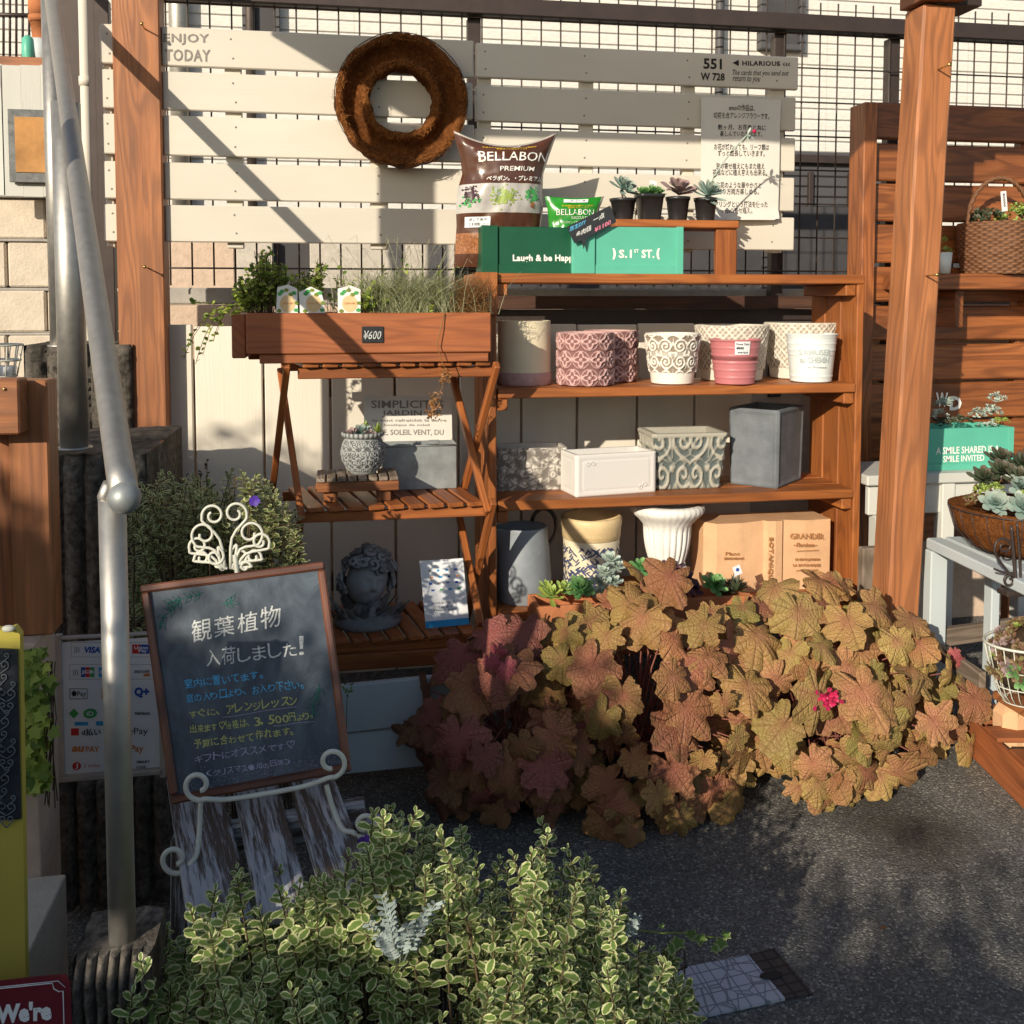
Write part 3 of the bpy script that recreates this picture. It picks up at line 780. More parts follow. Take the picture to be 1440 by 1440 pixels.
# white wire bin
root = thing('wire_bin', 'white wire bin standing on the far left fence', 'bin', at(0, 530, 1.9))
mb = MB(); c = at(-2, 530, 1.9); k = 1.9/1390
for i in range(14):
    a = 2*pi*i/14; mb.tube([c+V((cos(a)*22*k, sin(a)*22*k, 0)), c+V((cos(a)*30*k, sin(a)*30*k, 42*k))], .0012, 5)
for r, z in ((22, 1), (27, 22), (30, 42)): mb.tube([c+V((cos(2*pi*i/28)*r*k, sin(2*pi*i/28)*r*k, z*k)) for i in range(29)], .0018, 5)
mb.build('wire_sides', M['ivory_metal'], root)
mb = MB(); mb.lathe([(0, .002), (20*k, .002), (22*k, 14*k), (0, 14*k)], c, 20); mb.build('liner', M['paper'], root)

# ---- ribbed stone kerb blocks
def rib_block(px0, px1, ytop, ybot, Y, depth, label, ribs):
    a = at(px0, ybot, Y); b = at(px1, ybot, Y); zt = at((px0+px1)/2, ytop, Y).z
    k = MB(); m = ribs*8; n = 26
    z0 = max(0, a.z)
    def prof(u):
        ph = (u*ribs) % 1.; return (.022*abs(sin(pi*ph))**.5)
    def f(u, v):
        p = V((lerp(a.x, b.x, u), Y-prof(u), lerp(z0, zt, v)))
        e = sstep(.93, 1., v); p.y += e*.02
        q = noise.noise(p*28)*.006+noise.noise(p*80)*.004
        p.y += q; return p
    k.grid(f, m, n)
    def top(u, v):
        p = V((lerp(a.x, b.x, u), Y-prof(u)*(1-v)+v*depth+.02*(1-v), zt)); p.z += noise.noise(p*30)*.008*min(1, v*6); 
        if v == 0: return f(u, 1.)
        return p
    k.grid(top, m, 8)
    for xx in (a.x, b.x): k.quad((xx, Y-.005, z0), (xx, Y+depth, z0), (xx, Y+depth, zt), (xx, Y-.005, zt))
    return tag(k.build('stone_block', M['stone']), label, 'stone block', 'ribbed stone blocks edging the steps')
rib_block(38, 190, 485, 640, 2.95, .3, 'highest and palest ribbed stone block, lit behind the handrail', 5)
rib_block(66, 215, 640, 1010, 2.3, .5, 'tall shaded ribbed stone block under the far handrail post', 5)
rib_block(84, 245, 1093, 1275, 1.98, .26, 'ribbed stone block that the payment sign stands on', 6)
rib_block(112, 222, 1345, 1700, 1.275, .10, 'lowest stone block carrying the near handrail post', 7)

# beige paving step and low wall at lower left
mb = MB(); a = at(30, 1130, 1.95); mb.span((-1.3, 1.74, 0), (at(84, 1130, 1.86).x, 1.86, at(60, 905, 1.74).z)); tag(mb.build('rendered_wall', M['stucco_pink']), 'low beige rendered wall beneath the ivy at lower left', 'wall')
mb = MB(); zz = at(60, 1250, 1.7).z; mb.span((-1.2, 1.45, 0), (at(84, 1250, 1.7).x, 1.739, zz)); struct(mb.build('stair_step', M['block']))

# ---- steel handrail
near = at(175, 700, 1.27); far = at(64, -60, 3.15); s_ = (far-near)
root = thing('handrail', 'brushed steel handrail sloping up the steps, ball end nearest', 'handrail', (near.x, near.y, .3))
mb = MB(); R = .0178; mb.tube([near+s_*t for t in (0, .02, .5, 1.05)], R, 28); mb.build('rail', M['steel'], root)
mb = MB(); mb.sphere(near, R*1.13, 20, 12); mb.build('end_cap', M['ivory_metal'] if False else M['zinc'], root)
pz = gz(173, 1352, .0)
pb = at(173, 1352, 1.31); pt = at(168, 690, 1.31)
mb = MB(); mb.tube([(pb.x, 1.31, pb.z-.02), (pb.x, 1.31, near.z-.01)], .0168, 24); mb.tube([(pb.x, 1.31, near.z-.01), (pb.x+.0, 1.31, near.z+.012)], .0095, 12); mb.build('post', M['steel'], root)
mb = MB(); mb.tube([(pb.x-.008, 1.31, near.z-.02), (pb.x-.01, 1.31, near.z-.005), (pb.x-.002, 1.305, near.z+.012)], .008, 10); mb.build('bracket', M['steel'], root)
def rail_post(px, base_y, w, ext=0.):
    best = min((abs(topx(near+s_*t)[0]-px), t) for t in [i/200 for i in range(201)])[1]
    p = near+s_*best; Yp = p.y; b = at(px, base_y, Yp)
    k = MB(); k.tube([(p.x, Yp, b.z), (p.x, Yp, p.z-.02)], w/2, 24); k.tube([(p.x, Yp, p.z-.05), (p.x, Yp, p.z)], .012, 12)
    k.tube([(p.x, Yp, b.z), (p.x, Yp, b.z+.006)], w*.62, 24)
    k.build('post', M['steel'], root); return p, b
P1, B1 = rail_post(92, 632, 33*2.55/1390)
P2, B2 = rail_post(71, 488, 24*2.9/1390)

# ---- left wooden fence frame
root = thing('corner_fence', 'brown wooden fence corner at the far left edge', 'fence', (at(30, 900, 1.78).x, 1.78, at(60, 905, 1.74).z))
mb = MB(); a = at(20, 905, 1.78); b = at(66, 535, 1.78); mb.span((a.x, 1.78, at(60, 905, 1.74).z+.001), (b.x, 1.84, b.z), .003); mb.build('post', M['wood_post'], root)
mb = MB(); a = at(-60, 613, 1.73); b = at(26, 533, 1.73); mb.span((a.x, 1.73, a.z), (b.x, 1.778, b.z), .003); mb.build('rail', M['wood_post'], root)
mb = MB(); a = at(-70, 890, 1.80); b = at(19, 600, 1.80); mb.span((a.x, 1.80, at(60, 905, 1.74).z+.001), (b.x, 1.82, b.z)); mb.build('back_board', M['wood'], root)
mb = MB(); c = at(6, 547, 1.729); mb.sphere(c, .003, 10, 6); mb.build('screw', M['brass'], root)

# ---- left wooden post
PO = 2.955
root = thing('wooden_post', 'tall brown wooden post in front of the ENJOY TODAY slats', 'post', (at(196, 600, PO).x, PO+.045, 0), 'tall brown pergola posts')
a = at(163, 300, PO); b = at(229.5, 300, PO)
mb = MB(); mb.box(((a.x+b.x)/2, PO+.045, 1.3), (b.x-a.x, .09, 2.6), None, .004, 0, .6); mb.build('post_shaft', M['wood_post'], root)
def nail(px, py, Y, r):
    k = MB(); p = at(px, py, Y); q = V((p.x, Y-.05, p.z+.002)); k.tube([p, q], .0022, 8)
    k.tube([q, q+V((0, -.002, 0))], .005, 10); k.build('screw_hook', M['brass'], r)
nail(204, 41, PO, root); nail(208, 377, PO, root)

# ---- right wooden post (leans a little)
RY = 2.35
root = thing('wooden_post', 'tall brown wooden post at right, leaning slightly, between shelf and wooden wall', 'post', (at(1275, 850, RY).x, RY+.05, 0), 'tall brown pergola posts')
t0 = at(1322, 20, RY); b0 = at(1272, 850, RY); dd = (t0-b0)/(t0.z-b0.z)
base = b0-dd*b0.z; base.z = 0; topp = t0+dd*.025
cyo = V((0, .045, 0)); wpx = 50.5*sc(t0)
mb = MB(); mb.bar(base+cyo, topp+cyo, wpx, .09, V((0, 1, 0)), .006, 0, .7); mb.build('post_shaft', M['wood_post'], root)
nail(1319, 98, RY, root); nail(1302, 388, RY, root)
mb = MB(); c = at(1320, 2, RY); mb.span((c.x-.055, RY-.03, c.z-.002), (c.x+.06, RY+.09, c.z+.05)); tag(mb.build('roof_beam', M['wood']), 'brown roof beam resting on top of the right post', 'beam')
mb = MB(); c0 = at(1284, 22, RY+.1); c1 = at(1347, 3, RY+.1); mb.span((c0.x, RY-.004, c0.z+.002), (c1.x, RY+.098, c1.z)); mb.build('post_cap', M['dark_metal'], root)

# ---- easel, blackboard, bench
BW = {}
tl, tr_, br_, bl_ = at(198, 823, 1.80), at(456, 790, 1.80), at(495, 1084, 1.68), at(241, 1131, 1.68)
bn = (tr_-tl).cross(bl_-tl).normalized(); bn = -bn if bn.y > 0 else bn
tr_, br_ = onp(456, 790, tl, bn), onp(495, 1084, tl, bn)
root = thing('blackboard', 'framed chalk blackboard with Japanese writing on white scroll easel', 'blackboard', bl_)
def board_pt(u, v, off=0.):
    return (bl_*(1-u)+br_*u)*(1-v)+(tl*(1-u)+tr_*u)*v+bn*off
mb = MB(); mb.slab([board_pt(.02, .02), board_pt(.98, .02), board_pt(.98, .98), board_pt(.02, .98)], bn, .006); mb.build('slate', M['board'], root)
mb = MB(); fw = .014; inset = .007
cs = [board_pt(0, 0), board_pt(1, 0), board_pt(1, 1), board_pt(0, 1)]
for i in range(4):
    p, q = cs[i], cs[(i+1) % 4]; inn = (sum(cs, V())/4-(p+q)/2); d = (q-p).normalized(); inn = (inn-d*inn.dot(d)).normalized()
    mb.bar(p+inn*inset+d*(.0142 if i % 2 else -.000), q+inn*inset-d*(.0142 if i % 2 else -.000), fw, .016, bn, .003)
mb.build('frame', M['wood_frame'], root)
def btxt(mb, st, x0, y0, x1, y1, h, bold=.0, mi=0):
    # handwriting: each glyph gets its own small shift
    n = len(st)
    for i, ch in enumerate(st):
        if ch == ' ': continue
        u0, u1 = (i+.06)/n, (i+.94)/n
        hh = h*rr(.88, 1.05)*(.45 if ch in '、。,' else .8 if ch in 'まにてをりよしるいたッィわのすせで' else 1.)
        ww = (u1-u0)*(.4 if ch in '、。,!！' else 1)
        dx, dyy = rr(-.8, .8), rr(-.9, .9)
        bx0, by0 = lerp(x0, x1, u0)+dx, lerp(y0, y1, u0)+dyy; bx1, by1 = lerp(x0, x1, u0+ww)+dx, lerp(y0, y1, u0+ww)+dyy
        write(mb, ch, plane_txt(tl, bn, (bx0, by0), (bx1, by1), hh, .0009, rr(-1., 1.5)-1.5), bold)
mb = MB(); btxt(mb, '観葉植物', 268, 904, 397, 880, 31, .004); btxt(mb, '入荷しました！', 290, 937, 441, 919, 26, .004); mb.build('chalk_writing', M['chalk_white'], root)
mb = MB(); btxt(mb, '室内に置いてます。', 260, 968, 378, 953, 13.5, .01); btxt(mb, '庭の入り口より、お入り下さい。', 262, 988, 434, 967, 13, .008); mb.build('chalk_writing', M['chalk_blue'], root)
mb = MB(); btxt(mb, 'すぐに、アレンジレッスン', 266, 1011, 420, 990, 13, .01); btxt(mb, '出来ます♡価格は、3,500円より。', 267, 1032, 447, 1010, 12.5, .01); btxt(mb, '予算に合わせて作れます。', 272, 1053, 421, 1032, 13, .01); mb.build('chalk_writing', M['chalk_yellow'], root)
mb = MB(); btxt(mb, 'ギフトにオススメです♡', 274, 1073, 415, 1052, 11, .0); btxt(mb, '（クリスマス・母の日等）', 290, 1093, 410, 1074, 9, .0)
for (x0, y0, x1, y1) in ((313, 1009, 418, 993), (384, 1021, 442, 1014)):
    q = [onp(lerp(x0, x1, i/8), lerp(y0, y1, i/8)+sin(i)*.6, tl, bn)+bn*.001 for i in range(9)]; mb.tube(q, .0006, 5)
for i in range(900):
    x_ = rr(262, 480); f_ = (x_-245)/250; yb = 1117-46*f_; hgt = 30*(abs(sin(x_*.085))**.6)+6
    p = onp(x_, yb-abs(random.gauss(0, .45))*hgt, tl, bn)+bn*.0008; r_ = rr(.0003, .0007)
    mb.add([p+V((r_, 0, 0)), p+V((0, 0, r_)), p-V((r_, 0, 0)), p-V((0, 0, r_))], [(0, 1, 2, 3)])
mb.build('chalk_drawing', M['chalk_lilac'], root)
mb = MB()
def vine(p0, p1, amp, n=9):
    pts = [onp(lerp(p0[0], p1[0], i/n)+amp*sin(i*.8), lerp(p0[1], p1[1], i/n), tl, bn)+bn*.001 for i in range(n+1)]; mb.tube(pts, .0006, 5)
    for i in range(1, n, 2):
        for sgn in (-1, 1):
            c = pts[i]; d = (pts[i+1]-pts[i]).normalized(); sd2 = d.cross(bn)*sgn
            mb.tube([c, c+(d*.5+sd2)*.006, c+(d*1.2+sd2*.9)*.011, c+(d*1.1+sd2*.3)*.008, c], .0005, 4)
vine((252, 840), (222, 885), 4); vine((285, 833), (232, 850), 3); vine((448, 962), (440, 1010), 3); vine((312, 850), (326, 846), 2, 4)
mb.build('chalk_drawing', M['chalk_green'], root)

root = thing('easel', 'ivory scrolled metal easel holding the blackboard on old planks', 'easel', at(350, 1225, 1.66))
def spiral(c, ex, ey, r0, r1, a0, a1, n=26):
    return [c+(ex*cos(lerp(a0, a1, i/n))+ey*sin(lerp(a0, a1, i/n)))*lerp(r0, r1, i/n) for i in range(n+1)]
EX, EZ = RT.copy(), V((0, 0, 1))
def epx(px, py, Y): return at(px, py, Y)
def pxpath(mb, pts, r, n=10, sub=6):
    # smooth path through (px, py, Y)
    P = [at(*p) for p in pts]; out = []
    for i in range(len(P)-1):
        a, b, c, d = P[max(0, i-1)], P[i], P[i+1], P[min(len(P)-1, i+2)]
        for k in range(sub):
            t = k/sub; out.append(.5*((2*b)+(c-a)*t+(2*a-5*b+4*c-d)*t*t+(3*b-a-3*c+d)*t**3))
    out.append(P[-1]); mb.tube(out, r, n)
Ye = 1.64; rE = .0042
mb = MB()
def curl(px, py, rad, a0, turns, Y, flip=1, rmin=.25, n=22):
    return [(px+flip*rad*lerp(1, rmin, i/n)*cos(a0+turns*2*pi*i/n), py-rad*lerp(1, rmin, i/n)*sin(a0+turns*2*pi*i/n), Y) for i in range(n+1)]
# ledge with both up-curls
lc = [(px, py, Y) for px, py, Y in reversed(curl(279, 1104, 22, -pi*.35, -1.02, Ye-.01, 1, .38))]
rc = curl(466, 1072, 22, -pi*.55, 1.05, Ye-.01, 1, .38)
pxpath(mb, lc+[(320, 1124, Ye), (380, 1115, Ye), (430, 1105, Ye)]+rc, rE, 10, 4)
mb.build('ledge', M['ivory_metal'], root)
for pts in ([(282, 1127, Ye+.005), (281, 1160, Ye-.002), (277, 1200, Ye-.02)]+[(p[0], p[1], Ye-.03) for p in curl(246, 1208, 23, -.25, -1.15, Ye, 1, .33)],
            [(459, 1104, Ye+.005), (470, 1142, Ye-.002), (482, 1166, Ye-.02)]+[(p[0], p[1], Ye-.03) for p in curl(513, 1160, 20, pi+.55, 1.2, Ye, 1, .33)]):
    k = MB(); pxpath(k, pts, rE, 10, 4); k.build('leg', M['ivory_metal'], root)
k = MB(); pxpath(k, [(330, 780, 1.86), (345, 900, 1.84), (352, 1000, 1.86), (355, 1190, 1.92)], rE, 8); k.build('back_strut', M['ivory_metal'], root)
mb = MB(); Yt = 1.86
for cx, cy, rad, a0, tn, fl in ((300, 725, 17, -.6, 1.25, -1), (331, 722, 17, -.6, 1.25, 1), (287, 752, 19, -1.1, 1.2, -1), (352, 750, 19, -1.1, 1.2, 1), (279, 768, 14, -.8, 1.2, -1), (366, 762, 14, -.8, 1.2, 1), (302, 783, 14, 1.9, 1.15, -1), (338, 781, 15, 1.9, 1.15, 1), (284, 785, 11, -.4, 1.15, -1), (357, 783, 11, -.4, 1.15, 1), (312, 797, 8, 0, 1., -1), (345, 797, 8, 0, 1., 1)):
    c_ = curl(cx, cy, rad, a0, tn, Yt+rr(-.004, .004), fl, .3)
    pxpath(mb, [(lerp(cx, 322, .75), 800, Yt), (lerp(cx, 320, .45), lerp(cy, 800, .45), Yt)]+c_, .0026, 8, 3)
mb.build('scroll_top', M['ivory_metal'], root)

root = thing('plank_bench', 'weathered bench of three peeling white planks under the easel', 'bench', at(340, 1250, 1.62))
for (x0, y0, x1, y1), (u0, v0, u1, v1) in (((268, 1318, 358, 1300), (236, 1095, 306, 1090)), ((366, 1298, 440, 1284), (318, 1085, 388, 1080)), ((456, 1268, 530, 1256), (396, 1075, 462, 1070))):
    k = MB(); f0, f1 = at((x0+x1)/2, (y0+y1)/2, 1.46), at((u0+u1)/2, (v0+v1)/2, 1.88)
    wdt = (at(x1, y1, 1.46)-at(x0, y0, 1.46)).length
    k.bar(f0, f1, wdt, .018, V((0, 0, 1)), .003); k.build('plank', M['peel'], root)
for px in (262, 520):
    k = MB(); p = at(px, 1255, 1.75); k.bar((p.x, 1.7, 0), (p.x, 1.74, .27), .04, .04); k.build('leg', M['peel'], root)
k = MB(); p = at(262, 1250, 1.7); q = at(515, 1200, 1.7); k.bar((p.x, 1.72, .262), (q.x, 1.72, .29), .05, .03); k.build('cross_bar', M['peel'], root)

# ---- payment sign
PYY = 1.93
root = thing('payment_sign', 'white acrylic stand listing card and mobile payment marks', 'sign', at(155, 1092, PYY))
n0 = V((0, -1, 0)); q0 = at(155, 1000, PYY)
mb = MB(); a = at(85, 1090, PYY); b = at(226, 896, PYY); mb.span((a.x, PYY, a.z), (b.x, PYY+.004, b.z), .001); mb.build('card', M['paper'], root)
mb = MB()
for x0, y0, x1, y1 in ((82, 1094, 229, 1089), (82, 1094, 86, 893), (225, 1094, 229, 893), (82, 897, 229, 892)): 
    a = at(x0, y0, PYY-.004); b = at(x1, y1, PYY-.004); mb.span((a.x, PYY-.005, a.z), (b.x, PYY+.008, b.z), .001)
mb.build('acrylic_edge', M['clear'], root)
mb = MB(); mats = [M['ink_blue'], M['ink_red'], M['ink_green'], M['ink_dark'], M['ink_sky'], M['ink_orange'], M['paper'], M['ink_grey']]
def rect(mb, x0, y0, x1, y1, mi, Y, off=.0008):
    a, b, c, d = at(x0, y1, Y), at(x1, y1, Y), at(x1, y0, Y), at(x0, y0, Y); o_ = V((0, -off, 0)); mb.quad(a+o_, b+o_, c+o_, d+o_, mi)
def T(st, x0, y0, x1, y1, mi, bold=.02, sh=0.): write(mb, st, wall_txt(PYY, x0, y0, x1, y1, .0014), bold, sh, mi=mi)
def ring(x0, y0, x1, y1, mi, t=.8):
    for a in ((x0, y0, x1, y0+t), (x0, y1-t, x1, y1), (x0, y0, x0+t, y1), (x1-t, y0, x1, y1)): rect(mb, *a, mi, PYY)
ring(100, 903, 222, 924, 7, .5); ring(98, 934, 222, 955, 7, .5)
T(')))', 104, 909, 112, 918, 7); T('VISA', 119, 909, 141, 918, 0, .04, .2); rect(mb, 186, 906, 210, 919, 1, PYY); rect(mb, 197, 906, 210, 919, 0, PYY, .001); T('Union', 189, 908, 208, 913, 6); T('Pay', 195, 913, 207, 918, 6)
T(')))', 102, 941, 110, 950, 7)
for i, c in enumerate((0, 1, 2)): rect(mb, 114+i*6.4, 938, 120+i*6.4, 952, c, PYY)
T('JCB', 115, 942, 132, 948, 6, .05); rect(mb, 139, 938, 152, 952, 4, PYY); T('AMEX', 140, 942, 151, 947, 6); T('DISCOVER', 189, 942, 211, 946, 3); rect(mb, 202, 947, 211, 951, 5, PYY)
ring(98, 968, 123, 983, 3, .8); T('●Pay', 101, 971, 121, 981, 3, .01); rect(mb, 143, 969, 150, 983, 5, PYY); T('Q+', 189, 966, 210, 981, 0, .05)
mb.add([at(97, 1003, PYY)-V((0, .001, 0)), at(104, 1010, PYY)-V((0, .001, 0)), at(111, 1003, PYY)-V((0, .001, 0)), at(104, 996, PYY)-V((0, .001, 0))], [(0, 1, 2, 3)], mi=2)
mb.disc(at(127, 1003, PYY)-V((0, .001, 0)), .0095, 20, n0, 2, sx=1.3); T('iD', 122, 1000, 132, 1006, 6); T('nanaco', 190, 1001, 211, 1005, 3)
rect(mb, 105, 1015, 124, 1020, 4, PYY); rect(mb, 135, 1014, 148, 1020, 4, PYY)
rect(mb, 100, 1024, 111, 1034, 1, PYY); T('d払い', 115, 1024, 142, 1034, 3, .02); T('PayPay', 168, 1023, 208, 1035, 3, .0)
T('au', 101, 1049, 119, 1057, 5, .04, .2); T('PAY', 121, 1049, 140, 1057, 5, .02); T('R Pay', 172, 1047, 202, 1060, 5, .02)
mb.disc(at(108, 1077, PYY)-V((0, .001, 0)), .0078, 20, n0, 1); T('J', 106, 1073, 110, 1081, 6); T('J coin', 118, 1073, 140, 1080, 1, .0)
T('SMART', 192, 1069, 211, 1073, 3); T('CODE', 192, 1076, 205, 1080, 3)
mb.build('printed_marks', mats, root)

# ---- yellow sign and maroon sign
root = thing('yellow_sign', 'yellow painted board with dark ornamental panel at left edge', 'sign', at(0, 1440, 1.36))
mb = MB(); a = at(-80, 1600, 1.36); b = at(38, 886, 1.36)
poly = [at(-80, 1620, 1.36), at(40, 1620, 1.36), at(28, 893, 1.36), at(20, 882, 1.36), at(8, 886, 1.36), at(-80, 884, 1.36)]
mb.slab(poly, (0, -1, 0), .015); mb.build('board', M['yellow'], root)
mb = MB(); mb.slab([at(-80, 1158, 1.355), at(29, 1152, 1.355), at(24, 914, 1.355), at(-80, 908, 1.355)], (0, -1, 0), .004)
o_ = mb.build('dark_panel', M['panel_dark'], root)
mb = MB()
for j in range(6):
    for i in range(3):
        c0 = (-22+i*22+(j % 2)*9, 935+j*40)
        if c0[0] > 14: continue
        for fl in (-1, 1):
            for (qx, qy, qr) in ((6, 0, 7), (5, 17, 5), (9, -13, 4)): pxpath(mb, [(c0[0], c0[1]+qy+12, 1.3535)]+curl(c0[0]+fl*qx, c0[1]+qy, qr, -1.2, 1.1, 1.3535, fl, .3, 10), .0009, 5, 2)
mb.build('scrollwork', M['grey_stone'], o_)
mb = MB(); c = at(12, 884, 1.35); mb.sphere(c, .006, 10, 6, (1.4, .7, .8)); mb.build('hinge', M['ivory_metal'], root)
root = thing('maroon_sign', 'maroon enamel plate with rounded corner reading We are', 'sign', at(50, 1440, 1.25))
mz, mp = V((0, -1, .25)).normalized(), at(50, 1420, 1.25)
def P(px, py, off=0.): return onp(px, py, mp, mz)+mz*off
mb = MB(); mb.slab([P(-120, 1560), P(104, 1545), P(99, 1382), P(92, 1371), P(80, 1371), P(-120, 1392)], mz, .003); mb.build('plate', M['maroon'], root)
mb = MB(); mb.tube([P(-120, 1402, .001), P(74, 1382, .001), P(76, 1390, .001), P(83, 1394, .001), P(89, 1393, .001), P(93, 1540, .001)], .0007, 5)
mb.tube([P(-120, 1400, .001), P(82, 1379, .001), P(92, 1388, .001)], .0005, 5)
write(mb, "We're", plane_txt(mp, mz, (-6, 1440), (73, 1434), 28, .001), .05)
write(mb, "OPEN", plane_txt(mp, mz, (-20, 1490), (73, 1484), 36, .001), .05)
mb.build('lettering', M['ink_white'], root)

# ================================================================== CENTRE
# ---- coir wreath
wc = at(563, 146, SY-.015); k = sc(wc); Rm = V((0, 0, 0))
root = thing('coir_wreath', 'large round coconut fibre wreath basket hanging on the slats', 'wreath', wc-V((0, 0, 92*k)))
ax = Matrix(((1, 0, 0), (0, 0, -1), (0, 1, 0)))   # lathe z -> -y (towards the viewer)
def wd(a, r, z, j):
    p = V((cos(a)*r, sin(a)*r, z)); q = noise.noise(p*22)*.007+noise.noise(p*70)*.004+noise.noise(V((cos(a)*2, sin(a)*2, 3)))*.006; return q, .5
mb = MB(); mb.lathe([(80*k, 0), (89*k, .015), (91.5*k, .04), (90*k, .062), (86*k, .068), (81*k, .062), (77*k, .038), (70*k, .02), (62*k, .02), (57*k, .038), (54*k, .058), (50*k, .064), (45*k, .058), (43*k, .035), (43*k, .0)], wc, 90, wd, axis=ax)
mb.build('coir_shell', M['coir'], root)
mb = MB()
for i in range(2600):
    a = rr(0, 2*pi); rad = (random.gauss(86, 2.4) if random.random() < .6 else random.gauss(50, 2.4))*k; z = rr(.045, .07)
    p = wc+ax @ V((rad*cos(a), rad*sin(a), z)); ta = V((-sin(a), 0, cos(a)))
    d = (ta*rr(-1, 1)+V((cos(a), 0, sin(a)))*rr(-.5, .5)+V((0, rr(-.9, .2), 0))).normalized()*rr(.008, .024); b_ = V((rr(-1, 1), rr(-1, 1), rr(-1, 1)))*.004
    mb.tube([p, p+d*.5+b_, p+d], [.0007, .0006, .0003], 3, False)
mb.build('loose_fibre', M['fibre'], root)
mb = MB(); mb.tube([wc+V((cos(2*pi*i/60)*91.5*k, -.063+.002*sin(i), sin(2*pi*i/60)*91.5*k)) for i in range(61)], .0014, 6); mb.build('wire_rim', M['dark_metal'], root)

# ---- printed banner
BNY = SY-.006
root = thing('printed_banner', 'pale vinyl banner printed with Japanese text on right slats', 'banner', at(1040, 310, BNY))
def ban(u, v):
    p = lerp(at(984, 312, BNY), at(1093, 312, BNY), u) if v == 0 else None
    a = lerp(at(984, 310, BNY), at(986, 137, BNY), v); b = lerp(at(1093, 310, BNY), at(1098, 140, BNY), v)
    q = a*(1-u)+b*u; cl = min(u, 1-u)
    q.y -= .004+.010*sin(pi*u)*(1-v)**2+.004*sin(u*7+v*5)*v+.012*sstep(.1, 0., v)*1
    if v < .07 and (u < .06 or u > .94): q.z += .004
    return q
mb = MB(); mb.grid(ban, 26, 30); b2 = [len(mb.v)]
mb.grid(lambda u, v: ban(u, 1-v)+V((0, .0015, 0)), 26, 30); mb.build('vinyl_sheet', M['vinyl'], root)
mb = MB()
for st, x0, y0, x1, y1 in (('ensoの作品は、', 1022, 148, 1058, 157), ('切花を合アレンジフラワーです。', 1002, 159, 1079, 168), ('数ヶ月、お花色と共に', 1008, 176, 1074, 184), ('楽しんでいただけます。', 1011, 185, 1069, 193), ('お花が終わっても、リーフ類は', 1003, 203, 1079, 212), ('ずっと成長していきます。', 1008, 212, 1073, 221), ('別の寄せ植えにもまた植え', 1006, 230, 1073, 239), ('花瓶などに植え変えも出来る。', 1001, 239, 1077, 248), ('生花のような華やかさと', 1006, 257, 1069, 266), ('飾り方両方楽しめる。', 1008, 266, 1066, 275), ('アリングという技法を使った', 1004, 284, 1079, 293), ('ensoの寄せ植え。', 1014, 293, 1056, 302)):
    def f(u, v, w, x0=x0, x1=x1, y0=y0, y1=y1):
        px = lerp(x0, x1, u); py = lerp(y1, y0, v); uu = (px-985)/110; vv = (311-py)/172
        return ban(uu, vv)+V((0, -.0012, 0))
    write(mb, st, f, .01)
mb.build('lettering', M['ink_dark'], root)

# ---- shelf unit
SHF, SHB = 2.62, 2.90
xL, xR = at(687, 560, SHF).x, at(1213, 560, SHF).x
zs = [1.268, .957, .650, .347]; th = .026
root = thing('shelf_unit', 'brown wooden open shelf unit with four boards of pots', 'shelf', ((xL+xR)/2, SHF+.14, 0))
for i, z in enumerate(zs):
    k = MB(); x0 = xL+.024 if i else xL+.024
    for j, (ya, yb) in enumerate(((SHF, SHF+.088), (SHF+.094, SHF+.182), (SHF+.188, SHB-.004))):
        k.span((x0+.002, ya-(.004 if j == 0 else 0), z-th), (xR-.024 if i else xR-.001, yb, z), .003)
    k.build('shelf_board', M['wood_shelf'], root)
for x0, x1, nm in ((xL, xL+.022, 'l'), (xR-.022, xR, 'r')):
    k = MB()
    for ya, yb in ((SHF, SHF+.09), (SHF+.096, SHF+.186), (SHF+.192, SHB)): k.span((x0, ya, 0), (x1, yb, zs[0]-th-.001), .003)
    k.build('side_panel', M['wood_shelf'], root)
for i, z in enumerate(zs):
    for x0, x1 in ((xL+.0235, xL+.054), (xR-.055, xR-.0235)):
        k = MB(); k.span((x0, SHF+.006, z-th-.034), (x1, SHB-.01, z-th-.001), .003); k.build('cleat', M['wood_shelf'], root)
k = MB(); a = at(648, 440, SHF-.02); b = at(699, 384, SHF-.02); k.span((at(669, 400, SHF-.02).x, SHF-.022, at(670, 443, SHF).z), (xL+.022, SHF-.001, zs[0]+.002)); k.span((at(669, 400, SHF).x, SHF, at(670, 443, SHF).z), (xL-.001, SHB-.02, zs[0]), .003)
k.build('end_block', M['wood_shelf'], root)

# ---- ornament functions
def scroll(u, v, turns=2.6, mirror=True):
    cu, cv = math.floor(u), math.floor(v); x, y = u-cu-.5, v-cv-.5
    if mirror and (cu+cv) % 2: x = -x
    if mirror and cv % 2: y = -y
    r = math.hypot(x, y); a = atan2(y, x)
    sp = .5+.5*cos(a+r*turns*2*pi*1.6)
    pet = .5+.5*cos(5*a+r*9)
    h = sstep(.5, .85, sp)*sstep(.56, .4, r)+.6*sstep(.6, .9, pet)*sstep(.36, .5, r)
    return clamp(h)
def quatre(u, v):
    x, y = (u % 1)-.5, (v % 1)-.5
    if math.floor(v) % 2: x = ((u+.5) % 1)-.5
    r = math.hypot(x, y); a = atan2(y, x)
    petal = abs(r-.30-.09*cos(4*a))
    return clamp(sstep(.085, .02, petal)+sstep(.14, .05, r)*.9+.7*sstep(.05, .0, abs(r-.47)))
def lattice(u, v):
    a = abs(((u+v) % 1)-.5)*2; b = abs(((u-v) % 1)-.5)*2
    return clamp(sstep(.72, .95, max(a, b))+.6*sstep(.25, .05, min(a, b)))
def prof_of(rb, rt, h, n, belly=0.):
    return [(lerp(rb, rt, i/n)+belly*sin(pi*i/n), h*i/n) for i in range(n+1)]
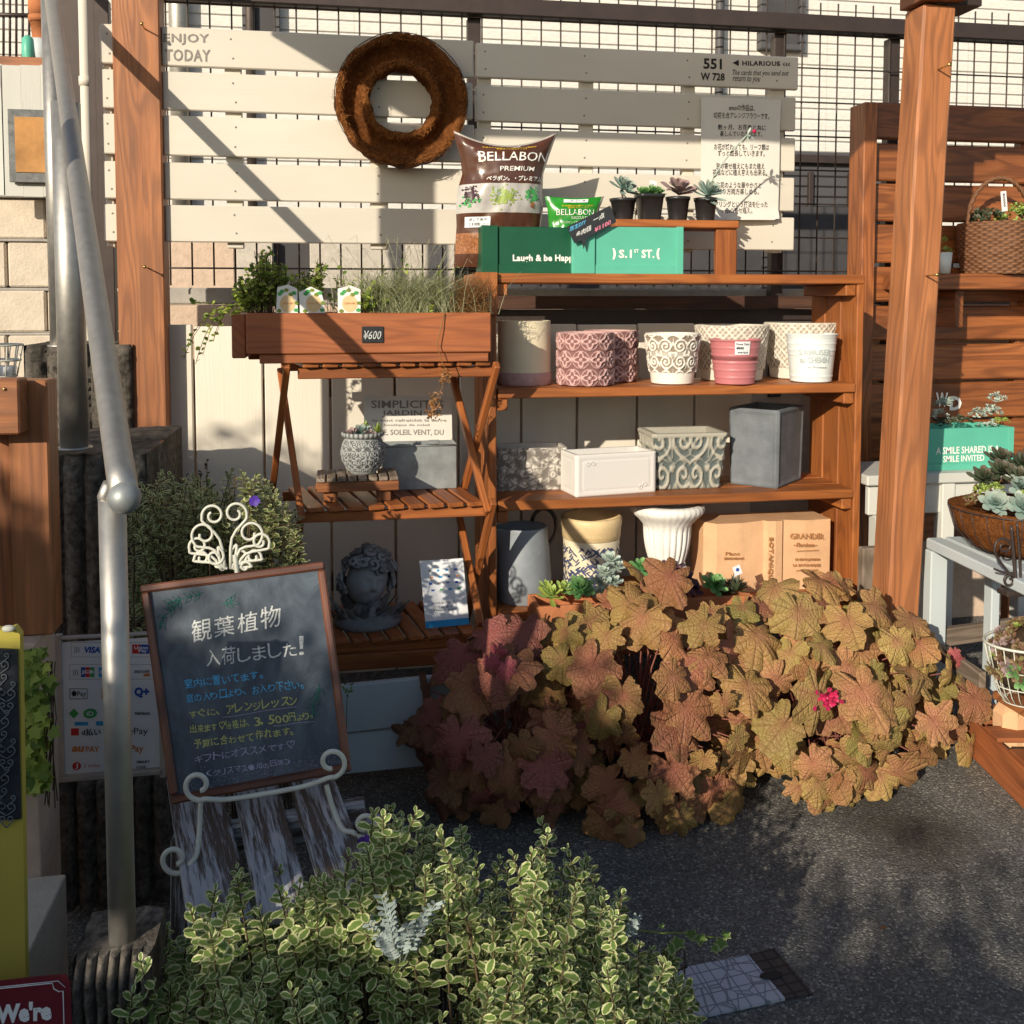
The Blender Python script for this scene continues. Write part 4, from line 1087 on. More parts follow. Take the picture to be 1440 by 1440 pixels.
def pot(px, ybase, ytop, wt, wb, Y, zb, mat, name, label, cat='pot', group='pots on the wooden shelf', orn=None, amp=.004, cell=.04, band=(.0, 1.), wall=.006, n=168, nz=56, belly=0., soil=True, extra=None, rimlip=0.):
    c = at(px, ybase, Y); c.z = zb; k = sc(c); h = (ybase-ytop)*k*1.0; rt, rb = wt*k/2, wb*k/2
    r = thing(name, label, cat, c, group)
    pr = [(0, 0), (rb*.92, 0), (rb, .003)]+[(a, b) for a, b in prof_of(rb, rt, h, nz, belly)[1:]]
    if rimlip: pr[-3:] = [(pr[-3][0]+rimlip*.4, pr[-3][1]), (pr[-2][0]+rimlip, pr[-2][1]), (pr[-1][0]+rimlip, pr[-1][1])]
    top = len(pr)
    pr += [(rt-wall*.5, h+.001), (rt-wall, h-.002), (rt-wall, h*.55), (0, h*.55)]
    def d(a, rad, z, j):
        if not orn or j < 3 or j >= top-1: return 0., .6
        t = z/h
        if not band[0] <= t <= band[1]: return 0., .95
        q = orn(a*rt/cell+.25, z/cell); return q*amp, q
    mb = MB(); mb.lathe(pr, c, n, d); mb.build('pot_body', mat, r)
    return r, c, h, rt, rb

# second board
pot(737, 546, 457, 74, 74, 2.76, zs[1], [M['cream_pale']], 'tall_vase', 'tall cream cylinder vase at the shaded left end of second board', 'vase', soil=False)
c = at(737, 546, 2.76); k = sc(c)
r = bpy.data.objects['tall_vase']; mb = MB(); mb.lathe([(37.6*k, .001), (38.4*k, .003), (38.4*k, 17*k), (37.4*k, 18*k)], (c.x, c.y, zs[1]), 60); mb.build('pink_base', M['pink_rel'], r)
pot(858, 541, 470, 74, 72, 2.82, zs[1], M['pink_rel'], 'relief_pot', 'dusty pink relief pot half hidden behind its twin', orn=quatre, cell=.05, amp=.006)
pot(823, 545, 471, 78, 76, 2.705, zs[1], M['pink_rel'], 'relief_pot', 'dusty pink relief pot in front of its twin', orn=quatre, cell=.05, amp=.006)
pot(945, 542, 471, 76, 58, 2.70, zs[1], M['white_rel'], 'relief_pot', 'white scroll relief pot with plain foot, middle of second board', orn=scroll, cell=.044, amp=.005, band=(.24, .97))
pot(1028, 540, 463, 101, 84, 2.80, zs[1], M['white_dia'], 'relief_pot', 'white diamond pattern pot behind the pink ribbed pot', orn=lattice, cell=.036, amp=.004, band=(.2, 1.))
pot(1126, 539, 461, 101, 84, 2.83, zs[1], M['white_dia'], 'relief_pot', 'white diamond pattern pot behind the white enamel pot', orn=lattice, cell=.036, amp=.004, band=(.2, 1.))
def ribs(a, z): return 0
r, c, h, rt, rb = pot(1033, 541, 478, 70, 54, 2.66, zs[1], M['pink_glaze'], 'ribbed_pot', 'pink ribbed metal pot with white price sticker', orn=lambda u, v: sstep(.7, 1., cos(v*2*pi)), cell=.021, amp=.0016, rimlip=.003)
mb = MB(); a0, a1 = -.40, .20; zt = c.z+h*.97; zb = c.z+h*.68; rf = lambda z: lerp(rb, rt, (z-c.z)/h)+.0035
mb.grid(lambda u, v: V((c.x+rf(lerp(zb, zt, v))*sin(lerp(a0, a1, u)), c.y-rf(lerp(zb, zt, v))*cos(lerp(a0, a1, u)), lerp(zb, zt, v))), 8, 2); st = mb.build('price_sticker', M['paper'], r)
mb = MB(); write(mb, 'Flower Deco', cyl_txt(c, rf, a0+.05, a1-.05, lerp(zb, zt, .72), lerp(zb, zt, .9)), .01); write(mb, '¥840', cyl_txt(c, rf, a0+.05, -.06, lerp(zb, zt, .4), lerp(zb, zt, .62)), .03); write(mb, '4987654', cyl_txt(c, rf, a0+.1, a1-.08, lerp(zb, zt, .1), lerp(zb, zt, .24)), .02); mb.build('print', M['ink_dark'], st)
r, c, h, rt, rb = pot(1140, 538, 470, 69, 56, 2.69, zs[1], M['white_glaze'], 'enamel_pot', 'white enamel pot embossed with French words at right end', orn=lambda u, v: sstep(.6, 1., cos(v*2*pi))*(1 if v < 1.2 or v > 4.2 else 0), cell=.019, amp=.0014, rimlip=.0035)
mb = MB(); rf = lambda z: lerp(rb, rt, (z-c.z)/h)+.0005
write(mb, "S'AMUSER", cyl_txt(c, rf, -.98, .40, c.z+h*.58, c.z+h*.70), .02, ext=.001); write(mb, 'au CHEMIN', cyl_txt(c, rf, -.95, .34, c.z+h*.42, c.z+h*.54), .02, ext=.001); write(mb, 'en Provence', cyl_txt(c, rf, -.6, .25, c.z+h*.31, c.z+h*.36), .0, ext=.001)
mb.build('embossed_lettering', M['enamel_em'], r)

# third board: rectangular and square planters
def box_planter(px0, px1, ybase, ytop, Y, depth, yaw, zb, mat, name, label, orn=None, amp=.004, taper=.0, wall=.009, res=40, cat='planter', group='pots on the wooden shelf', panel=None):
    a = at(px0, ybase, Y); b = at(px1, ybase, Y); k = sc(a); w = b.x-a.x; h = (ybase-ytop)*k
    c = V(((a.x+b.x)/2, Y+depth/2, zb)); R = Matrix.Rotation(yaw, 3, 'Z')
    r = thing(name, label, cat, c, group); mb = MB()
    for f in range(4):
        fw_ = (w, depth)[f % 2]; fd = (depth, w)[f % 2]; Rf = R @ Matrix.Rotation(f*pi/2, 3, 'Z')
        nu = max(6, int(fw_/.0028)) if orn else 10; nv = max(6, int(h/.0028)) if orn else 8
        nu = min(nu, 60); nv = min(nv, 48)
        vs, uvs, rn, fs = [], [], [], []
        for j in range(nv+1):
            for i in range(nu+1):
                u, v = i/nu, j/nv; s_t = 1+taper*(v-.5)
                q = orn(u, v, fw_, h) if orn else .9
                edge = min(u, 1-u, v, 1-v) < 1e-6
                p = V(((u-.5)*fw_*s_t, -fd/2*s_t-(0 if edge else q*amp), v*h)); vs.append(c+Rf @ p); uvs.append((u, v)); rn.append(q)
        ww = nu+1
        fs = [(j*ww+i, j*ww+i+1, (j+1)*ww+i+1, (j+1)*ww+i) for j in range(nv) for i in range(nu)]
        mb.add(vs, fs, uvs, rn, 0, True)
        s_t = 1+taper*.5
        p = [V((-fw_/2*s_t, -fd/2*s_t, h)), V((fw_/2*s_t, -fd/2*s_t, h)), V((fw_/2*s_t-wall, -fd/2*s_t+wall, h)), V((-fw_/2*s_t+wall, -fd/2*s_t+wall, h))]
        mb.quad(*[c+Rf @ q for q in p], rnd=.95)
        p2 = [p[3], p[2], p[2]-V((0, 0, h*.5)), p[3]-V((0, 0, h*.5))]; mb.quad(*[c+Rf @ q for q in p2], rnd=.6)
    q = [c+R @ V((sx*(w/2-wall), sy*(depth/2-wall), h*.5)) for sx, sy in ((-1, -1), (1, -1), (1, 1), (-1, 1))]; mb.quad(*q, rnd=.3)
    mb.build('planter_body', mat, r); return r, c, R, w, h
def floral(u, v, w, h):
    p = V((u*w*55, v*h*55, 1.7)); q = noise.cell(p*.5); d_ = noise.voronoi(p*.9)[0]
    return clamp(1.3-d_[0]*1.6)*(.6+.4*sin(d_[1]*20))
def frame_orn(u, v, w, h):
    d_ = min(u*w, (1-u)*w, v*h, (1-v)*h)
    e = sstep(.0, .004, abs(d_-.016))
    top = 1. if (1-v)*h > .008 else 1.4
    cr = 0
    return clamp(.55+.45*e) if top == 1. else 1.
def baroque(u, v, w, h):
    x = abs(u-.5)*2; y = v
    a = scroll(x*1.5+.2, y*1.6+.1, 2.2, True); b = abs(sin(x*9+y*7*(1 if y < .5 else -1)))
    rim = 1 if v > .93 else 0
    return max(rim, clamp(a*.9+.4*sstep(.8, 1., b)))
def inset(u, v, w, h):
    d_ = min(u*w, (1-u)*w, v*h, (1-v)*h); return .35+.65*sstep(.012, .008, d_)
box_planter(701, 798, 697, 637, 2.76, .11, radians(-2), zs[2], M['flower_rel'], 'floral_planter', 'grey rectangular planter crusted with tiny flowers, left end of third board', floral, .006)
r, c, R, w, h = box_planter(803, 921, 700, 641, 2.66, .11, radians(9), zs[2], M['white_ptr'], 'white_planter', 'long white rectangular planter with raised frame line', frame_orn, .003)
mb = MB()
for (u0, v0, f1, f2) in ((.14, .76, 1, 1), (.2, .8, 1, -1), (.86, .2, -1, 1), (.8, .16, -1, -1)):
    cc = c+R @ V(((u0-.5)*w, -.055-.004, v0*h)); ex = R @ V((1, 0, 0))
    mb.tube(spiral(cc, ex*f1, EZ*f2, .008, .002, 0, 7, 18), .0011, 6)
mb.build('corner_scroll', M['white_ptr'], r)
r, c, R, w, h = box_planter(924, 1016, 692, 612, 2.70, .14, radians(-1), zs[2], M['verd_rel'], 'ornate_pot', 'verdigris square pot with baroque scroll relief', baroque, .007, .2, .012)
r, c, R, w, h = box_planter(1049, 1134, 689, 579, 2.70, .145, radians(43), zs[2], M['grey_stone'], 'square_planter', 'tall plain dark grey square planter turned corner forward', inset, .004, .06)
mb = MB(); nn = R @ V((1, 0, 0)); uu = R @ V((0, 1, 0))
write(mb, 'Lys', lambda a, b, d: c+nn*(w/2+.0015+d)+uu*lerp(-.03, .03, a)+EZ*(h*.45+b*.03), .0, .4, ext=.001); mb.build('script_mark', M['grey_stone'], r)

# fourth board
r = thing('tin_pitcher', 'grey tin pitcher with spout and strap handle on lowest board', 'pitcher', (at(737, 858, 2.73).x, 2.73, zs[3]), 'pots on the wooden shelf')
c = V((at(737, 858, 2.73).x, 2.73, zs[3])); k = sc(c)
mb = MB()
def spout(a, rad, z, j):
    f_ = sstep(60*k, 104*k, z)*exp(-((a-pi*1.0)/.35)**2); return f_*20*k, .5
mb.lathe([(0, 0), (38*k, 0), (39*k, .003), (38*k, 30*k), (35*k, 70*k), (32*k, 100*k), (32*k, 103*k), (30*k, 103*k), (30*k, 92*k), (0, 88*k)], c, 60, spout); mb.build('body', M['tin'], r)
mb = MB(); q = [c+V((30*k, .0, 60*k))+V((cos(a)*18*k, .02, 38*k+sin(a)*26*k)) for a in [lerp(-1.4, 2.8, i/16) for i in range(17)]]; mb.tube(q, .006, 8); mb.build('handle', M['dark_metal'], r)
mb = MB(); rf = lambda z: lerp(38.5, 33, (z-c.z)/(90*k))*k
write(mb, 'Mon', cyl_txt(c, rf, -.1, .6, c.z+42*k, c.z+62*k), .0, .4, ext=.0006); write(mb, 'jardin', cyl_txt(c, rf, -.1, .55, c.z+26*k, c.z+38*k), .0, .4, ext=.0006)
for zz in (70, 20): mb.tube([V((c.x+(rf(c.z+zz*k)+.001)*sin(a), c.y-(rf(c.z+zz*k)+.001)*cos(a), c.z+zz*k+.006*sin(a*14))) for a in [lerp(.0, .8, i/24) for i in range(25)]], .001, 5)
mb.build('raised_script', M['zinc'], r)

c = V((at(831, 858, 2.73).x, 2.73, zs[3])); k = sc(c)
r = thing('glazed_jar', 'cream jar with blue leaf pattern on its lower half', 'jar', c, 'pots on the wooden shelf')
mb = MB(); mb.lathe([(39*k, 82*k), (40.5*k, 83*k), (41.5*k, 98*k), (42.5*k, 101*k), (43*k, 110*k), (41*k, 113*k), (38*k, 113*k), (36*k, 100*k), (0, 80*k)], c, 60); mb.build('collar', M['cream'], r)
mb = MB(); mb.lathe([(0, 0), (37*k, 0), (38*k, 3*k), (39.5*k, 82*k)], c, 60); mb.build('body', M['cream_pale'], r)
mb = MB(); rf = lambda z: lerp(38, 39.6, (z-c.z)/(82*k))*k+.0006
for i in range(330):
    a = rr(-1.6, 1.4); z = rr(.06, .94)*78*k; di = random.choice((.7, -.7, 2.4, -2.4))+rr(-.3, .3); L = rr(8, 12)*k; Wd = rr(1.8, 2.8)*k; pts = []
    for q in range(8):
        t = 2*pi*q/8; lx = cos(t)*L/2; ly = sin(t)*Wd/2*(1-.3*cos(t)); aa = a+(lx*cos(di)-ly*sin(di))/(39*k); z2 = clamp(z+(lx*sin(di)+ly*cos(di)), .002, 80*k)
        pts.append(V((c.x+(rf(c.z+z2)+rr(0, .0003))*sin(aa), c.y-(rf(c.z+z2)+.0001)*cos(aa), c.z+z2)))
    if i % 1 == 0: mb.add(pts, [tuple(range(8))])
mb.build('painted_leaves', M['ink_navy'], r)
mb = MB(); write(mb, 'JARDIN·FLEUR·', cyl_txt(c, 41*k, -.55, .75, c.z+87*k, c.z+93*k), .02); mb.build('stamped_band', M['cream'], r)

c = V((at(937, 858, 2.72).x, 2.72, zs[3])); k = sc(c)
r = thing('white_urn', 'white fluted classical urn on the lowest board', 'urn', c, 'pots on the wooden shelf')
def flute(a, rad, z, j):
    if 5 <= j <= 14:
        q = abs(sin(a*11)); return -(1-q)*.006, q
    if 16 <= j <= 19: q = .5+.5*cos(a*34); return q*.002, .7+.3*q
    return 0., .9
pr = [(0, 0), (26*k, 0), (27*k, 8*k), (15*k, 18*k), (13*k, 26*k)]+[(lerp(18, 33.5, sin(pi/2*i/9)**.8)*k, (30+6.6*i)*k) for i in range(10)]+[(34*k, 97*k), (41*k, 106*k), (48*k, 112*k), (51.5*k, 117*k), (51*k, 123*k), (46*k, 127*k), (39*k, 121*k), (0, 100*k)]
mb = MB(); mb.lathe(pr, c, 132, flute); mb.build('urn_body', M['white_stone'], r)

# terracotta book planter
r = thing('book_planter', 'pale terracotta planter shaped as an open book, embossed titles', 'planter', (at(1080, 858, 2.68).x, 2.68, zs[3]), 'pots on the wooden shelf')
def bk(px): return at(px, 800, 2.68).x
z1_ = at(1080, 733, 2.68).z; prf = [(993, .045), (1006, .012), (1040, .010), (1072, .016), (1076, .004), (1086, .0), (1096, .004), (1099, .014), (1130, .012), (1166, .018)]
mb = MB(); n_ = len(prf)
vs = [V((bk(p), 2.66+d, zs[3])) for p, d in prf]+[V((bk(p), 2.66+d, z1_+(.004 if 1070 < p < 1100 else 0))) for p, d in prf]
vs += [V((bk(p), 2.80, z1_)) for p, d in prf]+[V((bk(p), 2.80, zs[3])) for p, d in prf]
fs = [(i, i+1, n_+i+1, n_+i) for i in range(n_-1)]+[(n_+i, n_+i+1, 2*n_+i+1, 2*n_+i) for i in range(n_-1)]+[(2*n_+i, 2*n_+i+1, 3*n_+i+1, 3*n_+i) for i in range(n_-1)]+[(0, n_, 2*n_, 3*n_), (n_-1, 4*n_-1, 3*n_-1, 2*n_-1)]
mb.add(vs, fs); mb.build('planter_body', M['terra_pale'], r)
mb = MB()
def BT(st, x0, y0, x1, y1, Yo, bold=.02, sh=0.): write(mb, st, wall_txt(Yo, x0, y0, x1, y1, .0005), bold*.4, sh, ext=.0035)
BT('GRANDIR', 1111, 750, 1158, 758, 2.672); BT('~Floraison~', 1116, 763, 1148, 769, 2.672, .0); BT('LE BEAU JARDIN', 1118, 785, 1152, 789, 2.672); BT('LA BOTANIQUE', 1115, 793, 1153, 797, 2.672)
BT('Plant', 1020, 776, 1040, 781, 2.671, .0); BT('amusement', 1018, 783, 1046, 787, 2.671, .0)
for y in (775.5, 803): mb.span((bk(1118), 2.6695, at(1118, y+.7, 2.67).z), (bk(1148), 2.672, at(1118, y-.7, 2.67).z), .0)
a = at(1083, 822, 2.66); b = at(1083, 756, 2.66); ww = 7*sc(a)
write(mb, 'BOTANIQUE', lambda u, v, w: V((a.x+ww*v-ww*.5, 2.6595-w, lerp(b.z, a.z, u))), .0, ext=.0035)
mb.build('embossed_lettering', M['terra_em'], r)

# ---- succulent rosette
def rosette(mb, c, R, n, axis=V((0, 0, 1)), wide=.5, e0=.15, e1=1.35, thick=.25, prof=((0, .35), (.45, .8), (.75, 1.), (.92, .6), (1., .05)), mi=0, h=.35, turn=None):
    axis = V(axis).normalized(); u = axis.orthogonal().normalized(); w = axis.cross(u); t0 = rr(0, 6) if turn is None else turn
    for i in range(n):
        t = i/n; a = t0+i*2.39996; el = lerp(e0, e1, t**1.1)+rr(-.08, .08); L = R*lerp(1, .35, t)
        rad = u*cos(a)+w*sin(a); d = rad*cos(el)+axis*sin(el); nn = axis*cos(el)-rad*sin(el)
        mb.leaf(c+axis*(h*R*t), d, nn, L, L*wide*lerp(1, 1.2, t), prof, thick, -.12, random.random(), mi)
def one(parent, m, fn, *a, nm='succulent', **kw):
    k = MB(); fn(k, *a, **kw); return k.build(nm, m, parent)
def spikes(mb, c, R, n, mi=0, wide=.3):
    for i in range(n):
        a = rr(0, 2*pi); e = rr(.1, 1.4); d = V((cos(a)*cos(e), sin(a)*cos(e), sin(e)))
        mb.leaf(c+d*R*.15, d, V((-d.x*d.z, -d.y*d.z, 1)), R*rr(.7, 1), R*wide, ((0, .5), (.5, 1), (1, .05)), .4, 0, random.random(), mi)
def sedum(mb, c, rx, ry, rz, n, L, mi=0):
    for i in range(n):
        a = rr(0, 2*pi); q = sqrt(random.random()); p = c+V((cos(a)*rx*q, sin(a)*ry*q, rz*sqrt(max(0, 1-q*q))*rr(.6, 1.05)))
        m = 6; ax_ = (p-c+V((0, 0, .02))).normalized()
        rosette(mb, p, L*rr(.7, 1.2), m, ax_+V((rr(-.4, .4), rr(-.4, .4), 0)), .5, .2, 1.2, .3, mi=mi)

# ---- terracotta trough with succulents
r = thing('succulent_trough', 'long terracotta trough of mixed succulents in front of the shelf', 'planter', (at(905, 860, 2.47).x, 2.47, .0))
xa, xb = at(754, 860, 2.44).x, at(1060, 860, 2.44).x; zt = at(905, 846, 2.44).z
mb = MB(); mb.span((xa, 2.44, zt-.14), (xb, 2.455, zt), .004); mb.span((xa, 2.545, zt-.14), (xb, 2.56, zt), .004); mb.span((xa, 2.456, zt-.14), (xa+.015, 2.544, zt), .004); mb.span((xb-.015, 2.456, zt-.14), (xb, 2.544, zt), .004); mb.span((xa+.01, 2.456, zt-.14), (xb-.01, 2.544, zt-.03), .0)
mb.build('trough', M['terra'], r)
mb = MB(); mb.span((xa+.02, 2.45, 0), (xa+.08, 2.55, zt-.142)); mb.span((xb-.08, 2.45, 0), (xb-.02, 2.55, zt-.142)); mb.build('foot', M['wood'], r)
def su(px, py, Y=2.49): return at(px, py, Y)
k = 2.49/1390
for x, y, Y_, R_, n_ in ((775, 842, 2.46, 26, 22), (792, 832, 2.48, 20, 18), (768, 828, 2.5, 16, 16)): one(r, M['suc_lime'], rosette, su(x, y, Y_), R_*k, n_, V((rr(-.1, .1), -.5, 1)), .34)
for x, y, Y_, R_, n_ in ((815, 830, 2.48, 25, 38), (1004, 825, 2.47, 24, 28), (900, 800, 2.52, 20, 16)): one(r, M['suc_green'], rosette, su(x, y, Y_), R_*k, n_, V((rr(-.1, .1), -.9, 1)), .46, .1, 1.4)
for i, (x, y) in enumerate(((848, 838), (862, 822), (850, 808), (866, 800), (858, 790), (845, 822))): one(r, M['suc_pale'], rosette, su(x, y, 2.49), 19*k, 20, V((rr(-.3, .3), -.6, 1)), .42)
for x, y, Y_, R_, n_, q in ((944, 822, 2.46, 40, 52, 0), (922, 835, 2.46, 26, 28, -.3), (970, 832, 2.48, 22, 28, .3)): one(r, M['suc_purple'], rosette, su(x, y, Y_), R_*k, n_, V((q, -1., 1)), .36, .05, 1.35, prof=((0, .35), (.5, .75), (.8, 1.), (1., .3)))
one(r, M['suc_dark'], spikes, su(1035, 832, 2.48), 24*k, 60); one(r, M['suc_dark'], spikes, su(1020, 838, 2.47), 18*k, 36); one(r, M['suc_dark'], rosette, su(885, 838, 2.47), 16*k, 16, V((0, -.8, 1)))
mb = MB(); mb.tube([su(1026, 835), su(1036, 800)], .001, 5); a = su(1037, 802); mb.box(a, (.022, .001, .026), Matrix.Rotation(-.35, 3, 'Y')); st = mb.build('name_tag', M['paper'], r)
mb = MB(); mb.disc(a+V((0, -.0012, .002)), .005, 12, V((0, -1, 0))); mb.build('printed_dot', M['ink_blue'], st)

# ---- on top of the shelf: crates, bags, riser, black pots
ZT = zs[0]
def crate(px0, px1, ytop, ybot, Y, depth, mat, name, label, split, texts, mat_t):
    a = at(px0, ybot, Y); b = at(px1, ybot, Y); zt = at(px0, ytop, Y).z; z0 = ZT
    r = thing(name, label, 'crate', ((a.x+b.x)/2, Y+depth/2, z0), 'painted crates on the shelf top')
    c1 = at(split, ybot, Y).x
    k = MB(); k.span((a.x, Y-.008, z0), (c1, Y+.012, zt), .002); k.build('corner_post', mat, r)
    k = MB(); k.span((c1+.0015, Y, z0), (b.x, Y+.012, zt-.002), .002); k.span((c1+.0015, Y-.004, z0), (b.x, Y-.0002, z0+.025), .001)
    k.span((b.x-.02, Y-.0055, z0+.0), (b.x, Y-.0002, zt), .001)
    k.span((a.x, Y+.0125, z0), (a.x+.012, Y+depth, zt)); k.span((b.x-.012, Y+.0125, z0), (b.x, Y+depth, zt)); k.span((a.x+.0125, Y+depth-.012, z0), (b.x-.0125, Y+depth, zt)); k.span((a.x+.0125, Y+.0125, z0), (b.x-.0125, Y+depth-.0125, z0+.01))
    k.build('crate_body', mat, r)
    k = MB()
    for st, x0, y0, x1, y1 in texts: write(k, st, wall_txt(Y, x0, y0, x1, y1, .001), .035, space=1.05)
    k.build('lettering', mat_t, r); return r
crate(677, 812, 317, 385, 2.655, .11, M['green_crate'], 'green_crate', 'dark green painted crate lettered Laugh and be Happy', 700, [('Laugh & be Happy', 721, 358, 812, 370)], M['ink_white'])
crate(804, 960, 317, 386, 2.64, .12, M['teal_crate'], 'teal_crate', 'teal painted crate lettered S.1st ST. in front of black pots', 836, [('S.1', 870, 351, 888.5, 363), ('ST', 891.5, 350.5, 898, 355.5), ('ST.', 902, 351, 920, 363), ('❫', 861, 349, 866, 365), ('❪', 923, 349, 928, 365)], M['ink_white'])

def bag(r, name, px, Y, thick, mats, mfun, zones, nu=30, nv=40, film=None):
    # zones: rows of (py, left px, right px) from bottom to top
    rows = zones
    def edge(v):
        t = v*(len(rows)-1); i = min(int(t), len(rows)-2); f_ = t-i
        return [lerp(rows[i][q], rows[i+1][q], f_) for q in range(3)]
    def fr(u, v, sgn=1, off=0.):
        py, l, rg = edge(v); dip = 0
        if len(rows[-1]) > 3: dip = rows[-1][3]*sstep(.75, 1., v)*(4*u*(1-u))**1.0
        x_ = lerp(l, rg, u); p = at(x_, py+dip, Y)
        bul = (max(0, 4*u*(1-u))**.55)*(max(0, 4*(v*.94+.05)*(1-v*.94-.03))**.5)
        cr = noise.noise(V((u*5, v*6, sgn*3)))*.010*bul+noise.noise(V((u*16, v*14, sgn*3)))*.004*min(1, bul+.25)
        p.y += -sgn*(thick*.5*bul)-cr-off*sgn
        return p
    k = MB(); k.grid(lambda u, v: fr(u, v), nu, nv, mfun); k.grid(lambda u, v: fr(1-u, v, -1), nu, nv, mfun); k.build(name, mats, r); return fr
bz = [(376, 638, 712), (345, 640, 752), (318, 642, 761), (290, 641, 764), (265, 644, 763), (245, 650, 764), (220, 647, 772), (200, 641, 779), (184, 638, 786, 22)]
r = thing('bark_bag', 'large glossy brown bag of bark potting mix on shelf top', 'bag', at(700, 378, 2.76))
bagm = [M['bag_brown'], M['bag_grey'], M['bag_bark'], M['clear']]
def bm_(u, v):
    if v > .965 or u < .015 or u > .97: return 3
    if .335 < v < .52: return 1
    if .08 < v < .20: return 2
    return 0
def bag_front(u, v, off): return BF(u, v, 1, off)
BF = bag(r, 'bag_film', 0, 2.76, .13, bagm, bm_, bz)
def bagtxt(mb, st, u0, u1, v0, v1, bold=.0, shear=0, mi=0): write(mb, st, lambda u, v, w: BF(lerp(u0, u1, u), lerp(v0, v1, v), 1, .0016), bold, shear, mi=mi)
mb = MB(); bagtxt(mb, 'B', .18, .26, .695, .778, .01); bagtxt(mb, 'ELLABON', .275, .97, .70, .768, .005, 0); bagtxt(mb, 'PREMIUM', .42, .84, .63, .662, .01); bagtxt(mb, 'ベラボン。・プレミアム', .28, .96, .545, .59, .02); mb.build('lettering', M['ink_white'], r)
mb = MB(); bagtxt(mb, '培養土のひのき！ヤシの実チップ配合の', .24, .80, .835, .862, .02); bagtxt(mb, '最高級ヤシの実チップ！', .38, .70, .80, .825, .02); mb.build('lettering', M['ink_yellow'], r)
mb = MB()
for (uc, vc, su_, sv_, mi, nn_) in ((.14, .44, .10, .06, 0, 90), (.14, .40, .09, .05, 1, 40), (.50, .43, .16, .07, 2, 160), (.48, .45, .10, .04, 3, 60), (.83, .44, .09, .055, 1, 70), (.84, .375, .02, .03, 4, 20)):
    for i in range(nn_):
        u, v = random.gauss(uc, su_*.45), random.gauss(vc, sv_*.45)
        if not (.34 < v < .515 and .02 < u < .97): continue
        ru, rv = rr(.008, .018), rr(.004, .009); mb.add([BF(u+ru*cos(q*pi/3+i), v+rv*sin(q*pi/3+i), 1, .0016+i*4e-6) for q in range(6)], [tuple(range(6))], None, .5, mi)
mb.build('printed_plants', [M['suc_purple'], M['ink_green'], M['suc_lime'], M['suc_pale'], M['terra']], r)
mb = MB(); mb.grid(lambda u, v: BF(lerp(.08, .36, u), lerp(.235, .30, v), 1, .0016), 8, 4); o_ = mb.build('printed_box', M['paper'], r)
mb = MB(); write(mb, '決して連用', lambda u, v, w: BF(lerp(.12, .32, u), lerp(.275, .292, v), 1, .0026)); write(mb, '土を調整したい', lambda u, v, w: BF(lerp(.12, .34, u), lerp(.245, .265, v), 1, .0026)); mb.build('lettering', M['ink_dark'], o_)
mb = MB(); mb.grid(lambda u, v: BF(lerp(.45, .62, u), lerp(.905, .935, v)+.03*u, 1, .0012), 8, 3); mb.build('handle_slot', M['vinyl'], r)
r = thing('green_bag', 'small bright green bag of succulent mix behind the teal crate', 'bag', at(805, 330, 2.72))
GF = bag(r, 'bag_film', 0, 2.72, .05, [M['bag_green'], M['bag_grey'], M['clear']], lambda u, v: 2 if u > .93 else 1 if v < .38 else 0, [(384, 768, 836), (345, 769, 838), (318, 772, 840), (295, 770, 842), (276, 766, 850, 3)], 20, 20)
def gt(mb, st, u0, u1, v0, v1, bold=.0): write(mb, st, lambda u, v, w: GF(lerp(u0, u1, u), lerp(v0, v1, v), 1, .0016), bold)
mb = MB(); gt(mb, 'BELLABON', .14, .88, .66, .75, .0); gt(mb, 'SUCCULENT', .42, .82, .60, .64, .0); gt(mb, 'ベラボン・サキュレント', .25, .8, .53, .57, .0); mb.build('lettering', M['ink_white'], r)
mb = MB(); gt(mb, '多肉植物専用ヤシの実', .25, .84, .80, .84); gt(mb, '最高級ヤシチップ', .36, .76, .765, .795); mb.build('lettering', M['ink_yellow'], r)
mb = MB(); mb.grid(lambda u, v: GF(lerp(.3, .72, u), lerp(.90, .97, v), 1, .0014), 8, 3); o_ = mb.build('printed_box', M['paper'], r)
mb = MB(); gt(mb, '多肉植物用', .35, .67, .92, .955); mb.build('lettering', M['ink_dark'], o_)

# price tag on pick
r = thing('price_tag', 'black chalk price tag on a pick over the teal crate', 'price tag', at(822, 342, 2.63))
tn = V((0, -1, .1)).normalized(); tp = at(830, 315, 2.62)
mb = MB(); poly = [onp(808, 342, tp, tn), onp(818, 338, tp, tn), onp(821, 350, tp, tn), onp(825, 335, tp, tn), onp(867, 312, tp, tn), onp(858, 289, tp, tn), onp(797, 319, tp, tn)]
mb.slab(poly, tn, .003); mb.build('tag', M['black'], r)
mb = MB(); write(mb, '店主DIY', plane_txt(tp, tn, (801, 326), (824, 315), 7, .001), .02); mb.build('chalk_writing', M['chalk_blue'], r)
mb = MB(); write(mb, '多肉棚', plane_txt(tp, tn, (810, 335), (831, 324), 8, .001), .02); write(mb, '一点', plane_txt(tp, tn, (834, 314), (850, 306), 8, .001), .02); mb.build('chalk_writing', M['chalk_white'], r)
mb = MB(); write(mb, '¥1100', plane_txt(tp, tn, (836, 327), (859, 315), 6.5, .001), .02); mb.build('chalk_writing', M['ink_pink'], r)

